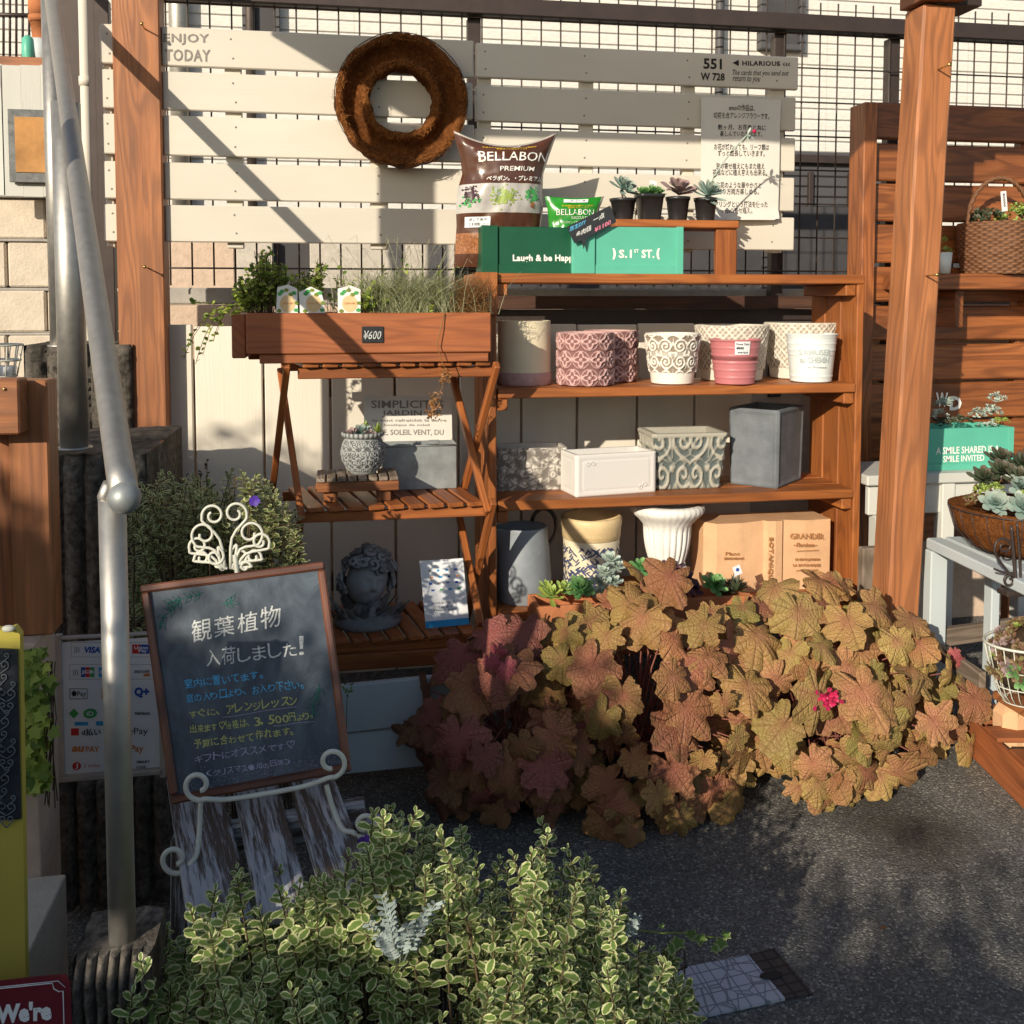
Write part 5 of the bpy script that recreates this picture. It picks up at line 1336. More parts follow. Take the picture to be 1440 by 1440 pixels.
# riser stool
r = thing('riser_stool', 'small brown wooden riser stool carrying four black pots', 'stool', (at(955, 385, 2.80).x, 2.80, ZT))
za = at(950, 309, 2.74).z; zb = at(950, 320, 2.74).z; x0, x1 = at(866, 315, 2.74).x, at(1040, 315, 2.74).x
mb = MB(); mb.span((x0, 2.74, zb), (x1, 2.89, za), .003); mb.build('seat', M['wood_stand'], r)
for xx in (x0+.002, x1-.066):
    mb = MB(); mb.span((xx if xx > x0+.1 else xx, 2.75, ZT), (xx+(.022 if xx < x0+.1 else .064), 2.88 if xx < x0+.1 else 2.77, zb-.001), .003); 
    if xx > x0+.1: mb.span((xx+.042, 2.771, ZT), (xx+.064, 2.88, zb-.001), .003)
    mb.build('leg', M['wood_stand'], r)

def black_pot(px, ytop, w, Y, zb, label, plantf, square=0.):
    c = at(px, 306, Y); c.z = zb; k = sc(c); h = (307-ytop)*k
    r = thing('potted_succulent', label, 'potted plant', c, 'black pots on the riser')
    mb = MB(); mb.lathe([(0, 0), (w*.36*k, 0), (w*.37*k, .002), (w*.47*k, h*.86), (w*.50*k, h*.86), (w*.52*k, h), (w*.48*k, h), (w*.45*k, h*.9), (0, h*.9)], c, 40, sq=square); mb.build('pot_body', M['black'], r)
    mb = MB(); mb.disc(c+V((0, 0, h*.905)), w*.45*k, 20); mb.build('soil', M['soil'], r)
    plantf(r, c+V((0, 0, h*.9)), k); return r
def pl1(r, c, k):
    mb = MB(); mb.tube([c, c+V((-.004, 0, 14*k))], .003, 6); mb.tube([c+V((-.004, 0, 12*k)), c+V((12*k, -.01, -6*k)), c+V((16*k, -.015, -18*k)), c+V((14*k, -.018, -44*k))], .0015, 5); mb.build('stem', M['stem'], r)
    one(r, M['suc_blue'], rosette, c+V((-.004, 0, 16*k)), 24*k, 26, V((.1, -.8, 1)), .4, nm='rosette'); one(r, M['suc_blue'], rosette, c+V((.01, 0, 12*k)), 22*k, 16, V((.5, -.4, .8)), .4, nm='rosette')
    mb = MB(); rosette(mb, c+V((14*k, -.018, -44*k)), 7*k, 12, V((0, -.5, -1))); mb.build('dried_offset', M['dry'], r)
def pl2(r, c, k):
    for dx, dz in ((-10, 2), (2, 4), (12, 3), (-3, 1)): one(r, M['suc_green'], rosette, c+V((dx*k, rr(-.01, .01), dz*k)), 17*k, 18, V((dx*.02, -.5, 1)), .42, nm='rosette')
    mb = MB(); p = c+V((5*k, .012, 12*k)); mb.box(p, (.022, .001, .05), Matrix.Rotation(.25, 3, 'Y')); o = mb.build('name_tag', M['paper'], r)
    mb = MB(); write(mb, '¥380', lambda u, v, w: p+V((lerp(-.006, .008, u), -.0012, lerp(.008, .016, v)))); mb.build('pencil_note', M['ink_grey'], o)
def pl3(r, c, k):
    one(r, M['suc_mauve'], rosette, c+V((0, 0, 6*k)), 32*k, 18, V((.1, -.55, 1)), .52, .2, 1.2, .35, nm='rosette'); one(r, M['suc_mauve'], rosette, c+V((.0, 0, 14*k)), 20*k, 12, V((-.2, -.4, 1)), .5, nm='rosette')
def pl4(r, c, k):
    mb = MB(); rosette(mb, c+V((2*k, 0, 5*k)), 30*k, 40, V((.15, -.8, 1)), .3, .05, 1.4); mb.build('rosette', M['suc_blue'], r)
    mb = MB(); p0 = c+V((.0, 0, 6*k)); p1 = p0+V((.02, -.02, 40*k)); p2 = p0+V((52*k, -.045, 84*k)); p3 = p0+V((58*k, -.05, 87*k)); pts = [(1-t)**2*p0+2*t*(1-t)*p1+t*t*p2 for t in [i/10 for i in range(11)]]
    mb.tube(pts, .0022, 6); mb.build('flower_stalk', M['suc_pale'], r)
    mb = MB()
    for i in range(14): d = V((rr(-.4, 1), rr(-1, .5), rr(-1, .4))); mb.leaf(p2, d, V((0, 0, 1)), rr(8, 17)*k, 4*k, rnd=random.random())
    for t in (3, 5, 7): mb.leaf(pts[t], V((rr(-1, 1), -1, .4)), V((0, 0, 1)), 9*k, 4*k)
    mb.build('flower_bracts', M['suc_pale'], r)
    mb = MB(); mb.sphere(p3+V((.004, -.004, .002)), .006, 10, 6); mb.build('flower_bud', M['red_petal'], r)
ZR = za
black_pot(876, 276, 37, 2.81, ZR, 'black pot with tall blue green rosette, left end of riser', pl1)
black_pot(913, 270, 37, 2.80, ZR, 'squarish black pot with low green rosettes and white tag', pl2, .7)
black_pot(953, 273, 34, 2.80, ZR, 'black pot with broad mauve grey leaves on the riser', pl3)
black_pot(992, 274, 33, 2.80, ZR, 'black pot with spiky blue rosette and long flower stalk', pl4)

# ---- folding plant stand
root = thing('plant_stand', 'brown three tier folding wooden plant stand left of shelf', 'plant stand', (at(545, 900, 2.62).x, 2.65, 0))
SF, SB = 2.48, 2.76
def tier(fl, fr_, bl2, br2, nsl, nm='tier_slats', thick=.012, wpx=.8):
    A, B, C, D = at(*fl, SF), at(*fr_, SF), at(*br2, SB), at(*bl2, SB)
    zz = (A.z+B.z)/2
    for p in (A, B, C, D): p.z = zz
    k = MB()
    for i in range(nsl):
        t = (i+.5)/nsl; p = lerp(A, B, t); q = lerp(D, C, t); w = (B-A).length/nsl*wpx
        k.bar(p+V((0, -.012, 0)), q, w, thick, V((0, 0, 1)), .002)
    o = k.build(nm, M['wood_stand'], root)
    for P_, Q_ in ((A, B), (D, C)):
        k = MB(); k.bar(P_+V((-.01, .012, -.022)), Q_+V((.01, .012, -.022)), .026, .014, V((0, 1, 0))); k.build('tier_rail', M['wood_stand'], root)
    return zz, A, B, C, D
zA, A0, B0, C0, D0 = tier((424, 512), (692, 512), (400, 512), (652, 512), 10)
zB, A1, B1_, C1, D1 = tier((430, 712), (682, 712), (402, 690), (640, 690), 9)
zC, A2, B2_, C2, D2 = tier((440, 897), (674, 897), (410, 870), (634, 870), 9)
def xleg(p, q, w=.026, t=.017, side=V((1, 0, 0))):
    k = MB(); k.bar(p, q, w, t, side, .003); k.build('leg', M['wood_stand'], root)
dep = SB-SF
def lg(px0, py0, Y0, px1, py1, Y1): xleg(at(px0, py0, Y0), at(px1, py1, Y1))
lg(404, 512, SF-.015, 380, 716, SB-.02); lg(394, 520, SB-.02, 424, 728, SF-.015)
lg(699, 512, SF-.015, 645, 716, SB-.02); lg(636, 528, SB-.02, 686, 722, SF-.015)
lg(694, 704, SF-.02, 648, 905, SB-.02); lg(644, 716, SB-.03, 676, 880, SF-.02)
lg(424, 722, SF-.02, 400, 940, SB-.02); lg(395, 720, SB-.03, 432, 920, SF-.02)
lg(676, 885, SF-.02, 640, 1010, SB-.02); lg(640, 905, SB-.03, 672, 1030, SF-.02); lg(432, 915, SF-.02, 404, 1040, SB-.02); lg(402, 940, SB-.03, 430, 1040, SF-.02)
k = MB(); k.bar(A2+V((0, -.012, -.05)), B2_+V((0, -.012, -.05)), .04, .016, V((0, 1, 0))); k.build('front_rail', M['wood_stand'], root)

# low white boards below the stand
root = thing('white_kerb_boards', 'low shaded white boards below the plant stand', 'board', (at(540, 1060, 2.35).x, 2.35, 0))
mb = MB(); mb.box((.1, 2.36, .22), (.62, .02, .115), Matrix.Rotation(radians(-2), 3, 'Y')); mb.box((.12, 2.37, .105), (.6, .02, .1), Matrix.Rotation(radians(-1), 3, 'Y')); mb.build('board', M['blue_white'], root)
mb = MB(); mb.span((-.15, 2.385, 0), (-.11, 2.43, .28)); mb.span((.36, 2.385, 0), (.4, 2.43, .28)); mb.build('leg', M['wood_old'], root)

# planter trough on the stand
PF = 2.45; zp0 = zA+.006
root = thing('wooden_planter', 'long brown wooden planter box on the stand, price tag in front', 'planter', (at(520, 500, PF).x, PF+.1, zp0))
xa, xb = at(346, 470, PF).x, at(691, 470, PF).x; zt = at(520, 440, PF).z; zlip = at(520, 497, PF).z
mb = MB(); mb.span((xa, PF, zlip), (xb, PF+.018, zt), .003); mb.build('front_board', M['wood_planter'], root)
mb = MB(); mb.span((xa-.012, PF+.18, zp0), (xb-.02, PF+.198, zt), .003); mb.build('back_board', M['wood_planter'], root)
mb = MB(); mb.span((xa+.03, PF+.006, zp0), (xb-.006, PF+.19, zlip-.001), .002); mb.build('floor_board', M['wood_planter'], root)
for x0, x1 in ((xa-.002, xa+.015), (xb-.02, xb-.004)):
    mb = MB(); mb.span((x0, PF+.0185, zlip), (x1, PF+.1795, zt-.001), .003); mb.build('end_board', M['wood_planter'], root)
mb = MB(); q0 = at(325, 437, PF+.03); q1 = at(334, 504, PF+.03); mb.span((q0.x, PF+.03, q1.z), (xa-.003, PF+.17, zt-.004), .003); mb.build('end_batten', M['wood_planter'], root)
mb = MB(); mb.span((xa+.02, PF+.02, zlip+.01), (xb-.022, PF+.178, zt-.02)); mb.build('soil', M['soil'], root)
mb = MB(); a = at(509, 482, PF); b = at(539, 459, PF); mb.span((a.x, PF-.004, a.z), (b.x, PF-.0005, b.z), .0005); o_ = mb.build('price_plate', M['black'], root)
mb = MB(); write(mb, '¥600', wall_txt(PF-.004, 511, 465, 536, 477), .0, .25); mb.build('chalk_price', M['chalk_white'], o_)
def sprig(mbL, mbS, p, tip, n, L, rnd_droop=.3, bend=None):
    m = bend or (p+tip)/2+V((rr(-.01, .01), rr(-.01, .01), rr(0, .02)))
    pts = [(1-t)**2*p+2*t*(1-t)*m+t*t*tip for t in [i/8 for i in range(9)]]; mbS.tube(pts, .0008, 4, False)
    for i in range(n):
        t = rr(.15, 1); q = (1-t)**2*p+2*t*(1-t)*m+t*t*tip; d = V((rr(-1, 1), rr(-1, .6), rr(-.4, .8)))
        mbL.leaf(q, d, V((rr(-.6, .6), rr(-1, 0), 1)), L*rr(.7, 1.2), L*rr(.7, 1.), ((0, .2), (.3, .95), (.7, 1.), (1, .1)), .15, .1, random.random())
mbL, mbS = MB(), MB()
def pp(px, py): return at(px, py, rr(PF+.03, PF+.17))
for i in range(190):
    x = rr(330, 458); hh = interp(x, [(330, 405), (350, 380), (372, 345), (395, 375), (430, 388), (455, 360), (480, 360)]); p = pp(x*.7+.3*395, 440); sprig(mbL, mbS, p, pp(x+rr(-10, 10), hh+abs(random.gauss(0, 18))), 11, .0125)
for i in range(30):
    x = rr(455, 640); p = pp(x, 440); sprig(mbL, mbS, p, pp(x+rr(-12, 12), rr(362, 425)), 9, .011)
for i in range(44):
    x = rr(505, 548); p = pp(x, 440); sprig(mbL, mbS, p, pp(x+rr(-12, 12), rr(400, 435)), 9, .014)
for tip in ((258, 505), (275, 512), (262, 488), (300, 480), (285, 500), (268, 425), (330, 452), (305, 470)): sprig(mbL, mbS, pp(340, 430), at(*tip, PF+rr(.06, .14)), 16, .0125, bend=at(lerp(tip[0], 330, .4), 425, PF+.1))
tv = thing('trailing_vine', 'leafy green trailing vine at left end of planter box', 'plant', at(395, 440, PF+.09))
mbL.build('foliage', M['leaf_green'], tv); mbS.build('stems', M['stem'], tv)
mb = MB()
for i in range(1300):
    bx = random.gauss(575, 38); p = at(bx, 442, PF+rr(.04, .16)); a = random.gauss(0, .9); ln = rr(.08, .21)
    d0 = V((sin(a)*.5, rr(-.4, .3), 1)).normalized(); out = V((sin(a), rr(-.9, .3), 0)); pts = [p+d0*ln*t*(1-.12*t)+out*ln*.7*t*t-V((0, 0, .28*ln*t**3)) for t in (0, .35, .7, 1.)]
    w = .0010; rn = random.random(); sx = V((cos(a), .3, 0)).normalized()
    vs = []; 
    for j, q in enumerate(pts): ww = w*(1-.8*j/3); vs += [q-sx*ww, q+sx*ww]
    mb.add(vs, [(0, 1, 3, 2), (2, 3, 5, 4), (4, 5, 7, 6)], [(0, 0)]*8, rn)
for i in range(46):
    bx = rr(500, 640); p = at(bx, 440, PF+.1); q = at(bx+rr(-60, 60), rr(330, 400), PF+rr(.0, .15)); m_ = (p+q)/2+V((0, 0, .02)); mb.tube([p, m_, q, q+V((rr(-.02, .02), -.01, -.012))], .0005, 3, False)
tag(mb.build('sedge_tuft', M['grass']), 'pale fine grass tuft arching in the planter box', 'grass plant')
mb = MB()
for i in range(420):
    p = at(rr(630, 690), 444, PF+rr(.05, .15)); q = at(rr(632, 692), rr(388, 442), PF+rr(.03, .15)); m_ = (p+q)/2+V((rr(-.02, .02), rr(-.02, .02), .01)); mb.tube([p, m_, q], .0006, 3, False, rnd=random.random())
tag(mb.build('dry_grass_clump', M['dry']), 'clump of dry russet grass at right end of planter box', 'grass plant')
mb = MB(); pts = [at(625, 440, PF-.004), at(620, 460, PF-.012), at(614, 485, PF-.016), at(622, 510, PF-.02), at(626, 520, PF-.02)]; mb.tube(pts, .0013, 5); mb.tube([pts[-1], at(622, 545, PF-.02), at(608, 570, PF-.015), at(607, 590, PF-.015)], .0008, 4)
for (x, y, sx, sy, n_) in ((626, 528, 6, 10, 60), (610, 568, 6, 16, 70), (604, 580, 4, 8, 30)):
    for i in range(n_): c_ = at(random.gauss(x, sx*.6), random.gauss(y, sy*.6), PF-.02+rr(-.006, .006)); mb.leaf(c_, V((rr(-1, 1), rr(-1, 1), rr(-1, .3))), V((0, -1, .3)), rr(.006, .012), .004, rnd=random.random())
tag(mb.build('dried_tendril', M['dry']), 'dried brown seed tendril hanging over the planter front', 'plant')
for i, (pts, lb) in enumerate((([(388, 440), (419, 440), (418, 406), (405, 400), (390, 404)], 'lemon print plant tag, leftmost of three in the planter'), ([(422, 440), (458, 440), (452, 410), (437, 403), (420, 411)], 'lemon print plant tag tilted, middle of three in planter'), ([(475, 440), (507, 440), (507, 407), (492, 401), (475, 406)], 'lemon print plant tag half shaded, rightmost in the planter'))):
    Yt_ = PF+.022+i*.003; k = MB(); k.slab([at(x, y, Yt_) for x, y in pts], (0, -1, 0), .001)
    r = thing('plant_tag', lb, 'plant tag', at(pts[0][0]+15, 440, Yt_), 'lemon plant tags in the planter'); k.build('tag_card', M['ink_white'], r)
    k = MB(); x0, x1 = pts[0][0], pts[1][0]; cx = (x0+x1)/2+1
    k.add([at(cx+11*cos(q*pi/8), 427+12*sin(q*pi/8), Yt_)+V((0, -.0006, 0)) for q in range(16)], [tuple(range(16))], mi=0)
    for (dx, dy, mi) in ((-11, 412-427, 1), (9, -16, 1), (-2, -20, 2), (12, 8, 1), (-12, 9, 2), (4, -14, 2), (-8, -18, 1), (13, -2, 2)):
        k.add([at(cx+dx+rr(3, 4)*cos(q*pi/3+dx), 428+dy+rr(2.4, 3.4)*sin(q*pi/3+dx), Yt_)+V((0, -.001-dx*1e-5, 0)) for q in range(6)], [tuple(range(6))], mi=mi)
    write(k, 'Lemon mint', wall_txt(Yt_, cx-8, 424, cx+8, 428, .0012), .0, .3, mi=3); k.build('printed_fruit', [M['cream'], M['ink_green'], M['leaf_green'], M['ink_orange']], r)

# middle tier: tin box, riser, relief pot
r = thing('tin_box', 'open zinc box with white lettered lid on the middle tier', 'box', (at(585, 690, 2.68).x, 2.68, zB+.006))
xa, xb = at(538, 660, 2.66).x, at(642, 660, 2.66).x; z0 = zB+.0062; zt = at(590, 627, 2.66).z
mb = MB()
for q in (((xa, 2.66, z0), (xb, 2.664, zt)), ((xa, 2.756, z0), (xb, 2.76, zt)), ((xa, 2.664, z0), (xa+.004, 2.756, zt)), ((xb-.004, 2.664, z0), (xb, 2.756, zt)), ((xa, 2.664, z0), (xb, 2.756, z0+.003))): mb.span(*q, .001)
mb.build('box_body', M['zinc'], r)
mb = MB(); mb.tube([(xa, 2.66, zt), (xb, 2.66, zt)], .003, 8); mb.tube([(xb, 2.66, zt), (xb, 2.76, zt)], .003, 8); mb.tube([(xa, 2.66, zt), (xa, 2.76, zt)], .003, 8); mb.build('rolled_rim', M['zinc'], r)
ln_ = V((0, -1, .18)).normalized(); lp = at(575, 620, 2.765)
mb = MB(); mb.slab([onp(512, 622, lp, ln_), onp(636, 621, lp, ln_), onp(635, 558, lp, ln_), onp(512, 556, lp, ln_)], ln_, .004); o_ = mb.build('lid', M['vinyl'], r)
mb = MB()
for st, x0, y0, x1, y1 in (('SIMPLICITES', 522, 563, 624, 574), ('JARDIN VIE', 537, 577, 621, 587), ('le vent rafraichit la terre', 524, 589, 628, 593), ('boutique de soleil', 540, 596, 604, 600), ('VIE, SOLEIL VENT, DU', 530, 604, 624, 613)): write(mb, st, plane_txt(lp, ln_, (x0, y1), (x1, y1), y1-y0, .001), .015)
mb.build('lettering', M['ink_grey'], o_)
mb = MB(); a = at(602, 625, 2.655); mb.span((a.x, 2.652, a.z), (a.x+.03, 2.659, a.z+.012)); mb.build('hasp', M['zinc'], r)

r = thing('slatted_riser', 'small slatted wooden riser under the grey relief pot', 'riser', (at(500, 700, 2.56).x, 2.56, zB+.006))
mb = MB(); zz0 = zB+.0065; ztr = at(500, 672, 2.5).z; xa, xb = at(444, 690, 2.52).x, at(561, 690, 2.52).x
for i in range(8):
    t = i/8; w = (xb-xa)/8; mb.span((xa+w*i+.002, 2.50, ztr-.010), (xa+w*(i+1)-.002, 2.635, ztr), .002)
mb.build('slats', M['wood_old'], r)
mb = MB(); mb.span((xa, 2.505, ztr-.036), (xb, 2.520, ztr-.0105)); mb.span((xa, 2.61, ztr-.036), (xb, 2.625, ztr-.0105)); mb.build('rail', M['wood'], r)
for x in (xa+.02, xb-.055):
    mb = MB(); mb.span((x, 2.522, zz0), (x+.035, 2.608, ztr-.0365)); mb.build('leg', M['wood'], r)
c = V((at(511, 672, 2.565).x, 2.565, ztr)); k = sc(c)
r = thing('relief_pot', 'round grey relief pot with small pink succulent on riser', 'pot', c, 'grey relief pot')
del r['group']
pr = [(0, 0), (17*k, 0), (19*k, 3*k)]+[(lerp(19, 23.5, i/30)*k+sin(pi*i/30)*8.5*k, (3+48*i/30)*k) for i in range(1, 31)]
pr += [(26*k, 52*k), (29*k, 54*k), (29.5*k, 58*k), (27*k, 59*k), (25*k, 57*k), (24*k, 50*k), (0, 50*k)]
def dsp(a, rad, z, j):
    if 4 <= j <= 30: q = scroll(a*28*k/.023, z/.023); return q*.0035, q
    if 33 <= j <= 36: q = .5+.5*cos(a*26); return q*.0015, q
    return 0., .5
mb = MB(); mb.lathe(pr, c, 130, dsp); mb.build('pot_body', M['grey_rel'], r)
mb = MB(); rosette(mb, c+V((0, -.005, 54*k)), 20*k, 20, V((0, -.6, 1)), .55); mb.build('rosette', M['suc_blue'], r)
one(r, M['suc_mauve'], rosette, c+V((-14*k, -.01, 53*k)), 16*k, 14, V((-.4, -.6, 1)), .5, nm='rosette'); one(r, M['suc_mauve'], rosette, c+V((8*k, -.02, 54*k)), 12*k, 12, V((.1, -.8, 1)), .5, nm='rosette')
one(r, M['suc_lime'], spikes, c+V((20*k, 0, 56*k)), 15*k, 26, wide=.25, nm='rosette'); one(r, M['suc_lime'], spikes, c+V((4*k, 0, 66*k)), 9*k, 14, nm='rosette')

# bottom tier: cherub bust and leaflet
zc = zC+.006
c = V((at(517, 895, 2.6).x, 2.6, zc)); k = sc(c)
r = thing('cherub_bust', 'dark stone bust of a curly haired cherub on lowest tier', 'statue', c)
hc = c+V((0, 0, 62*k)); Rh = Matrix.Rotation(radians(14), 3, 'Y') @ Matrix.Rotation(radians(18), 3, 'Z')
def face(u, v):
    a = (u-.5)*2*pi; e = (v-.5)*pi                      # a=0 faces -Y
    d = V((sin(a)*cos(e), -cos(a)*cos(e), sin(e))); r_ = 30*k
    x, z = d.x, d.z; fr_ = max(0, -d.y)
    b = 1+.10*abs(z)*(1 if z < 0 else .5)
    g_ = lambda cx, cz, s: exp(-((x-cx)**2+(z-cz)**2)/(s*s))*fr_
    b += .30*g_(0, -.08, .11)*sstep(-.35, -.05, -abs(z+.1)+.1)+.10*g_(0, .05, .09)
    b += -.13*(g_(-.30, .10, .13)+g_(.30, .10, .13))+.07*(g_(-.30, .07, .075)+g_(.30, .07, .075))+.07*(g_(-.3, .26, .14)+g_(.3, .26, .14))
    b += .09*(g_(-.38, -.25, .18)+g_(.38, -.25, .18))+.12*g_(0, -.44, .10)-.07*g_(0, -.35, .05)-.09*g_(0, -.455, .03)+.13*g_(0, -.72, .17)
    return hc+Rh @ V((d.x*r_*b*.92, d.y*r_*b, d.z*r_*b*1.12))
mb = MB(); mb.grid(face, 56, 44, rnd=.75); mb.tube([hc-V((0, 0, 26*k)), c+V((0, .0, 14*k)), c], [15*k, 22*k, 34*k], 20); mb.build('head', M['statue'], r)
mb = MB()
for i in range(130):
    a = rr(-pi, pi); e = rr(.6, 1.5) if abs(a) < 1.2 else rr(-.6, 1.5)
    d = Rh @ V((sin(a)*cos(e), -cos(a)*cos(e), sin(e)*1.1)); p = hc+d*rr(32, 40)*k; u_ = d.orthogonal().normalized(); w_ = d.cross(u_); r0 = rr(6, 9)*k; fl = random.choice((-1, 1))
    mb.tube([p+(u_*cos(fl*t)+w_*sin(fl*t))*r0*(1-t/9)+d*(t*.0011) for t in [q*.55 for q in range(14)]], [2.6*k]*13+[1.2*k], 6, rnd=rr(.3, .9))
mb.build('hair', M['statue'], r)
mb = MB()
for i in range(60):
    a = rr(0, 2*pi); q = rr(.5, 1.); p = c+V((cos(a)*46*k*q, sin(a)*30*k*q, rr(0, 16)*k)); d = V((cos(a), sin(a)*.6, rr(.2, 1.2)))
    mb.leaf(p, d, V((-cos(a)*.4, -sin(a)*.4, 1)), rr(16, 32)*k, rr(10, 16)*k, ((0, .5), (.3, 1), (.6, .7), (.85, .5), (1, .1)), .3, -.2, rr(.2, .9))
mb.lathe([(0, 0), (46*k, 0), (48*k, 5*k), (40*k, 14*k), (0, 18*k)], c, 30); mb.build('leaf_base', M['statue'], r)
ln_ = V((0, -1, .22)).normalized(); lp = at(628, 893, 2.52); lp.z = zc+.001
r = thing('leaflet_card', 'white leaflet card with blue foot standing on lowest tier', 'card', lp)
q = [onp(599, 895, lp, ln_), onp(660, 889, lp, ln_), onp(651, 796, lp, ln_), onp(590, 800, lp, ln_)]
dz_ = zc+.002-min(p.z for p in q); q = [p+V((0, 0, dz_)) for p in q]
mb = MB(); mb.slab(q, ln_, .003); mb.build('card', M['paper'], r)
def LQ(u, v, o=.001): return (q[0]*(1-u)+q[1]*u)*(1-v)+(q[3]*(1-u)+q[2]*u)*v+ln_*o
mb = MB(); mb.quad(LQ(0, 0), LQ(1, 0), LQ(1, .10), LQ(0, .10), 0)
cols = [0, 1, 2, 3, 4]
for row, v in enumerate((.84, .74, .65, .55)):
    for i in range(4):
        u = .2+.2*i+(.04 if row % 2 else 0); w = rr(.025, .045); h_ = rr(.010, .018); mb.quad(LQ(u-w, v-h_), LQ(u+w, v-h_), LQ(u+w, v+h_), LQ(u-w, v+h_), random.choice(cols))
for v, st in ((.34, 'いつもありがとう'), (.28, 'ございます。'), (.23, 'Thank you')): write(mb, st, lambda a, b, d, v=v: LQ(lerp(.2, .72, a), lerp(v, v+.035, b), .0014), mi=5)
mb.build('printed_marks', [M['ink_sky'], M['ink_green'], M['ink_orange'], M['ink_blue'], M['ink_grey'], M['ink_dark']], r)
mb = MB(); mb.bar(LQ(.5, .8, -.005), LQ(.5, .8, -.005)+V((0, .05, -.0)), .01, .002); p = LQ(.5, .8, -.005); mb.bar(p, V((p.x, p.y+.05, zc)), .02, .002); mb.build('prop', M['paper'], r)

# ================================================================== RIGHT SIDE
WY = 3.0
root = thing('wooden_wall', 'brown wooden board wall with built in shelf at right edge', 'wall', (at(1330, 640, WY).x, WY, 0))
x0, x1 = at(1206, 400, WY).x, 3.1
mb = MB(); ysl = [(147, 198), (204, 256), (260, 312), (317, 370), (376, 424), (430, 478), (484, 534), (538, 588), (592, 644), (648, 700), (704, 760)]
for y0, y1 in ysl: mb.span((x0+.035, WY+rr(-.003, .003), at(1330, y1, WY).z), (x1, WY+.022, at(1330, y0, WY).z), .006)
mb.build('boards', M['wood_wall'], root)
mb = MB(); mb.span((x0-.012, WY-.045, .0), (x0+.034, WY+.05, at(1210, 147, WY).z), .003); mb.build('stile', M['wood_wall'], root)
mb = MB(); mb.span((x0+.6, WY+.024, 0), (x0+.66, WY+.06, 1.8)); mb.span((x0+1.2, WY+.024, 0), (x0+1.26, WY+.06, 1.8)); mb.build('back_stud', M['wood_wall'], root)
mb = MB(); a = at(1290, 407, 2.80); b = at(1400, 385, 2.80); SHZ = b.z; mb.span((a.x, 2.80, a.z), (3.1, WY-.004, b.z), .003); mb.build('shelf_board', M['wood_wall'], root)
mb = MB()
for px in (1330, 1480): p = at(px, 420, 2.9); mb.span((p.x, 2.85, a.z-.12), (p.x+.03, WY-.004, a.z-.001))
mb.build('shelf_bracket', M['wood_wall'], root)
mb = MB(); write(mb, 'N', wall_txt(WY-.003, 1242, 562, 1254, 590), .02); write(mb, 'W', wall_txt(WY-.003, 1316, 552, 1333, 572), .03); write(mb, 'D', wall_txt(WY-.003, 1335, 557, 1352, 577), .04); mb.build('stencil_letters', M['ink_white'], root)
mb = MB()
for i, (y0, y1) in enumerate(ysl[1:5]):
    p = at(1222+rr(0, 4), y1-10, WY-.004); mb.sphere(p, .004, 8, 6); p = at(1226, y0+9, WY-.004); mb.sphere(p, .004, 8, 6)
mb.build('screw', M['brass'], root)

# basket on wall shelf
c = V((at(1405, 384, 2.88).x, 2.885, SHZ)); k = sc(c)
r = thing('wicker_basket', 'round dark wicker basket with arched handle holding succulents', 'basket', c)
def weave(a, rad, z, j):
    row = j//3; q = sin(a*24+(pi if row % 2 else 0))*.5+.5; g_ = sin(pi*(j % 3+.5)/3); return q*g_*.006+noise.noise(V((cos(a)*3, sin(a)*3, z*40)))*.004, .3+.5*q*g_
mb = MB(); mb.lathe([(0, 0), (44*k, 0)]+[(lerp(46, 53, sin(pi*.62*i/60))*k, 72*k*i/60) for i in range(61)]+[(48*k, 72*k), (46*k, 60*k), (0, 58*k)], c, 192, weave); mb.build('woven_body', M['wicker'], r)
mb = MB()
for ph in (0, pi):
    mb.tube([c+V((-cos(t)*50*k+rr(-.001, .001), .004*cos(t*18+ph), 68*k+sin(t)*66*k+.003*sin(t*18+ph))) for t in [pi*i/60 for i in range(61)]], .0055, 6)
mb.build('handle', M['wicker'], r)
ch = c+V((0, 0, 62*k))
s1 = thing('basket_succulents', 'lime and grey succulents growing in the wicker basket', 'plant', ch)
mb = MB(); sedum(mb, ch+V((24*k, -.02, 4*k)), 30*k, 26*k, 28*k, 56, .018); sedum(mb, ch+V((10*k, -.085, -6*k)), 18*k, 10*k, 16*k, 26, .014); sedum(mb, ch+V((6*k, -.115, -24*k)), 10*k, 5*k, 10*k, 14, .013); mb.build('sedum', M['suc_lime'], s1)
mb = MB(); sedum(mb, ch+V((-26*k, -.01, 4*k)), 22*k, 28*k, 22*k, 30, .024); mb.build('sedum', M['suc_dark'], s1)
mb = MB(); rosette(mb, ch+V((40*k, .0, 12*k)), 26*k, 24, V((.2, -.6, 1)), .4); mb.build('rosette', M['suc_blue'], s1)
mb = MB(); p = at(1412, 283, 2.86); mb.box(p, (.020, .0012, .064), Matrix.Rotation(-.12, 3, 'Y')); o_ = mb.build('price_stick', M['paper'], s1)
mb = MB(); write(mb, '¥3000', lambda u, v, w: p+Matrix.Rotation(-.12, 3, 'Y') @ V((lerp(.004, -.004, v), -.0012, lerp(.026, -.018, u))), .03); mb.build('price_writing', M['ink_dark'], o_)
c = V((at(1330, 386, 2.84).x, 2.845, SHZ)); k = sc(c)
r = thing('small_pot', 'tiny white pot with lime succulent beside the wicker basket', 'potted plant', c)
mb = MB(); mb.lathe([(0, 0), (7*k, 0), (9.5*k, 30*k), (8*k, 30*k), (0, 26*k)], c, 28); mb.build('pot_body', M['white_glaze'], r)
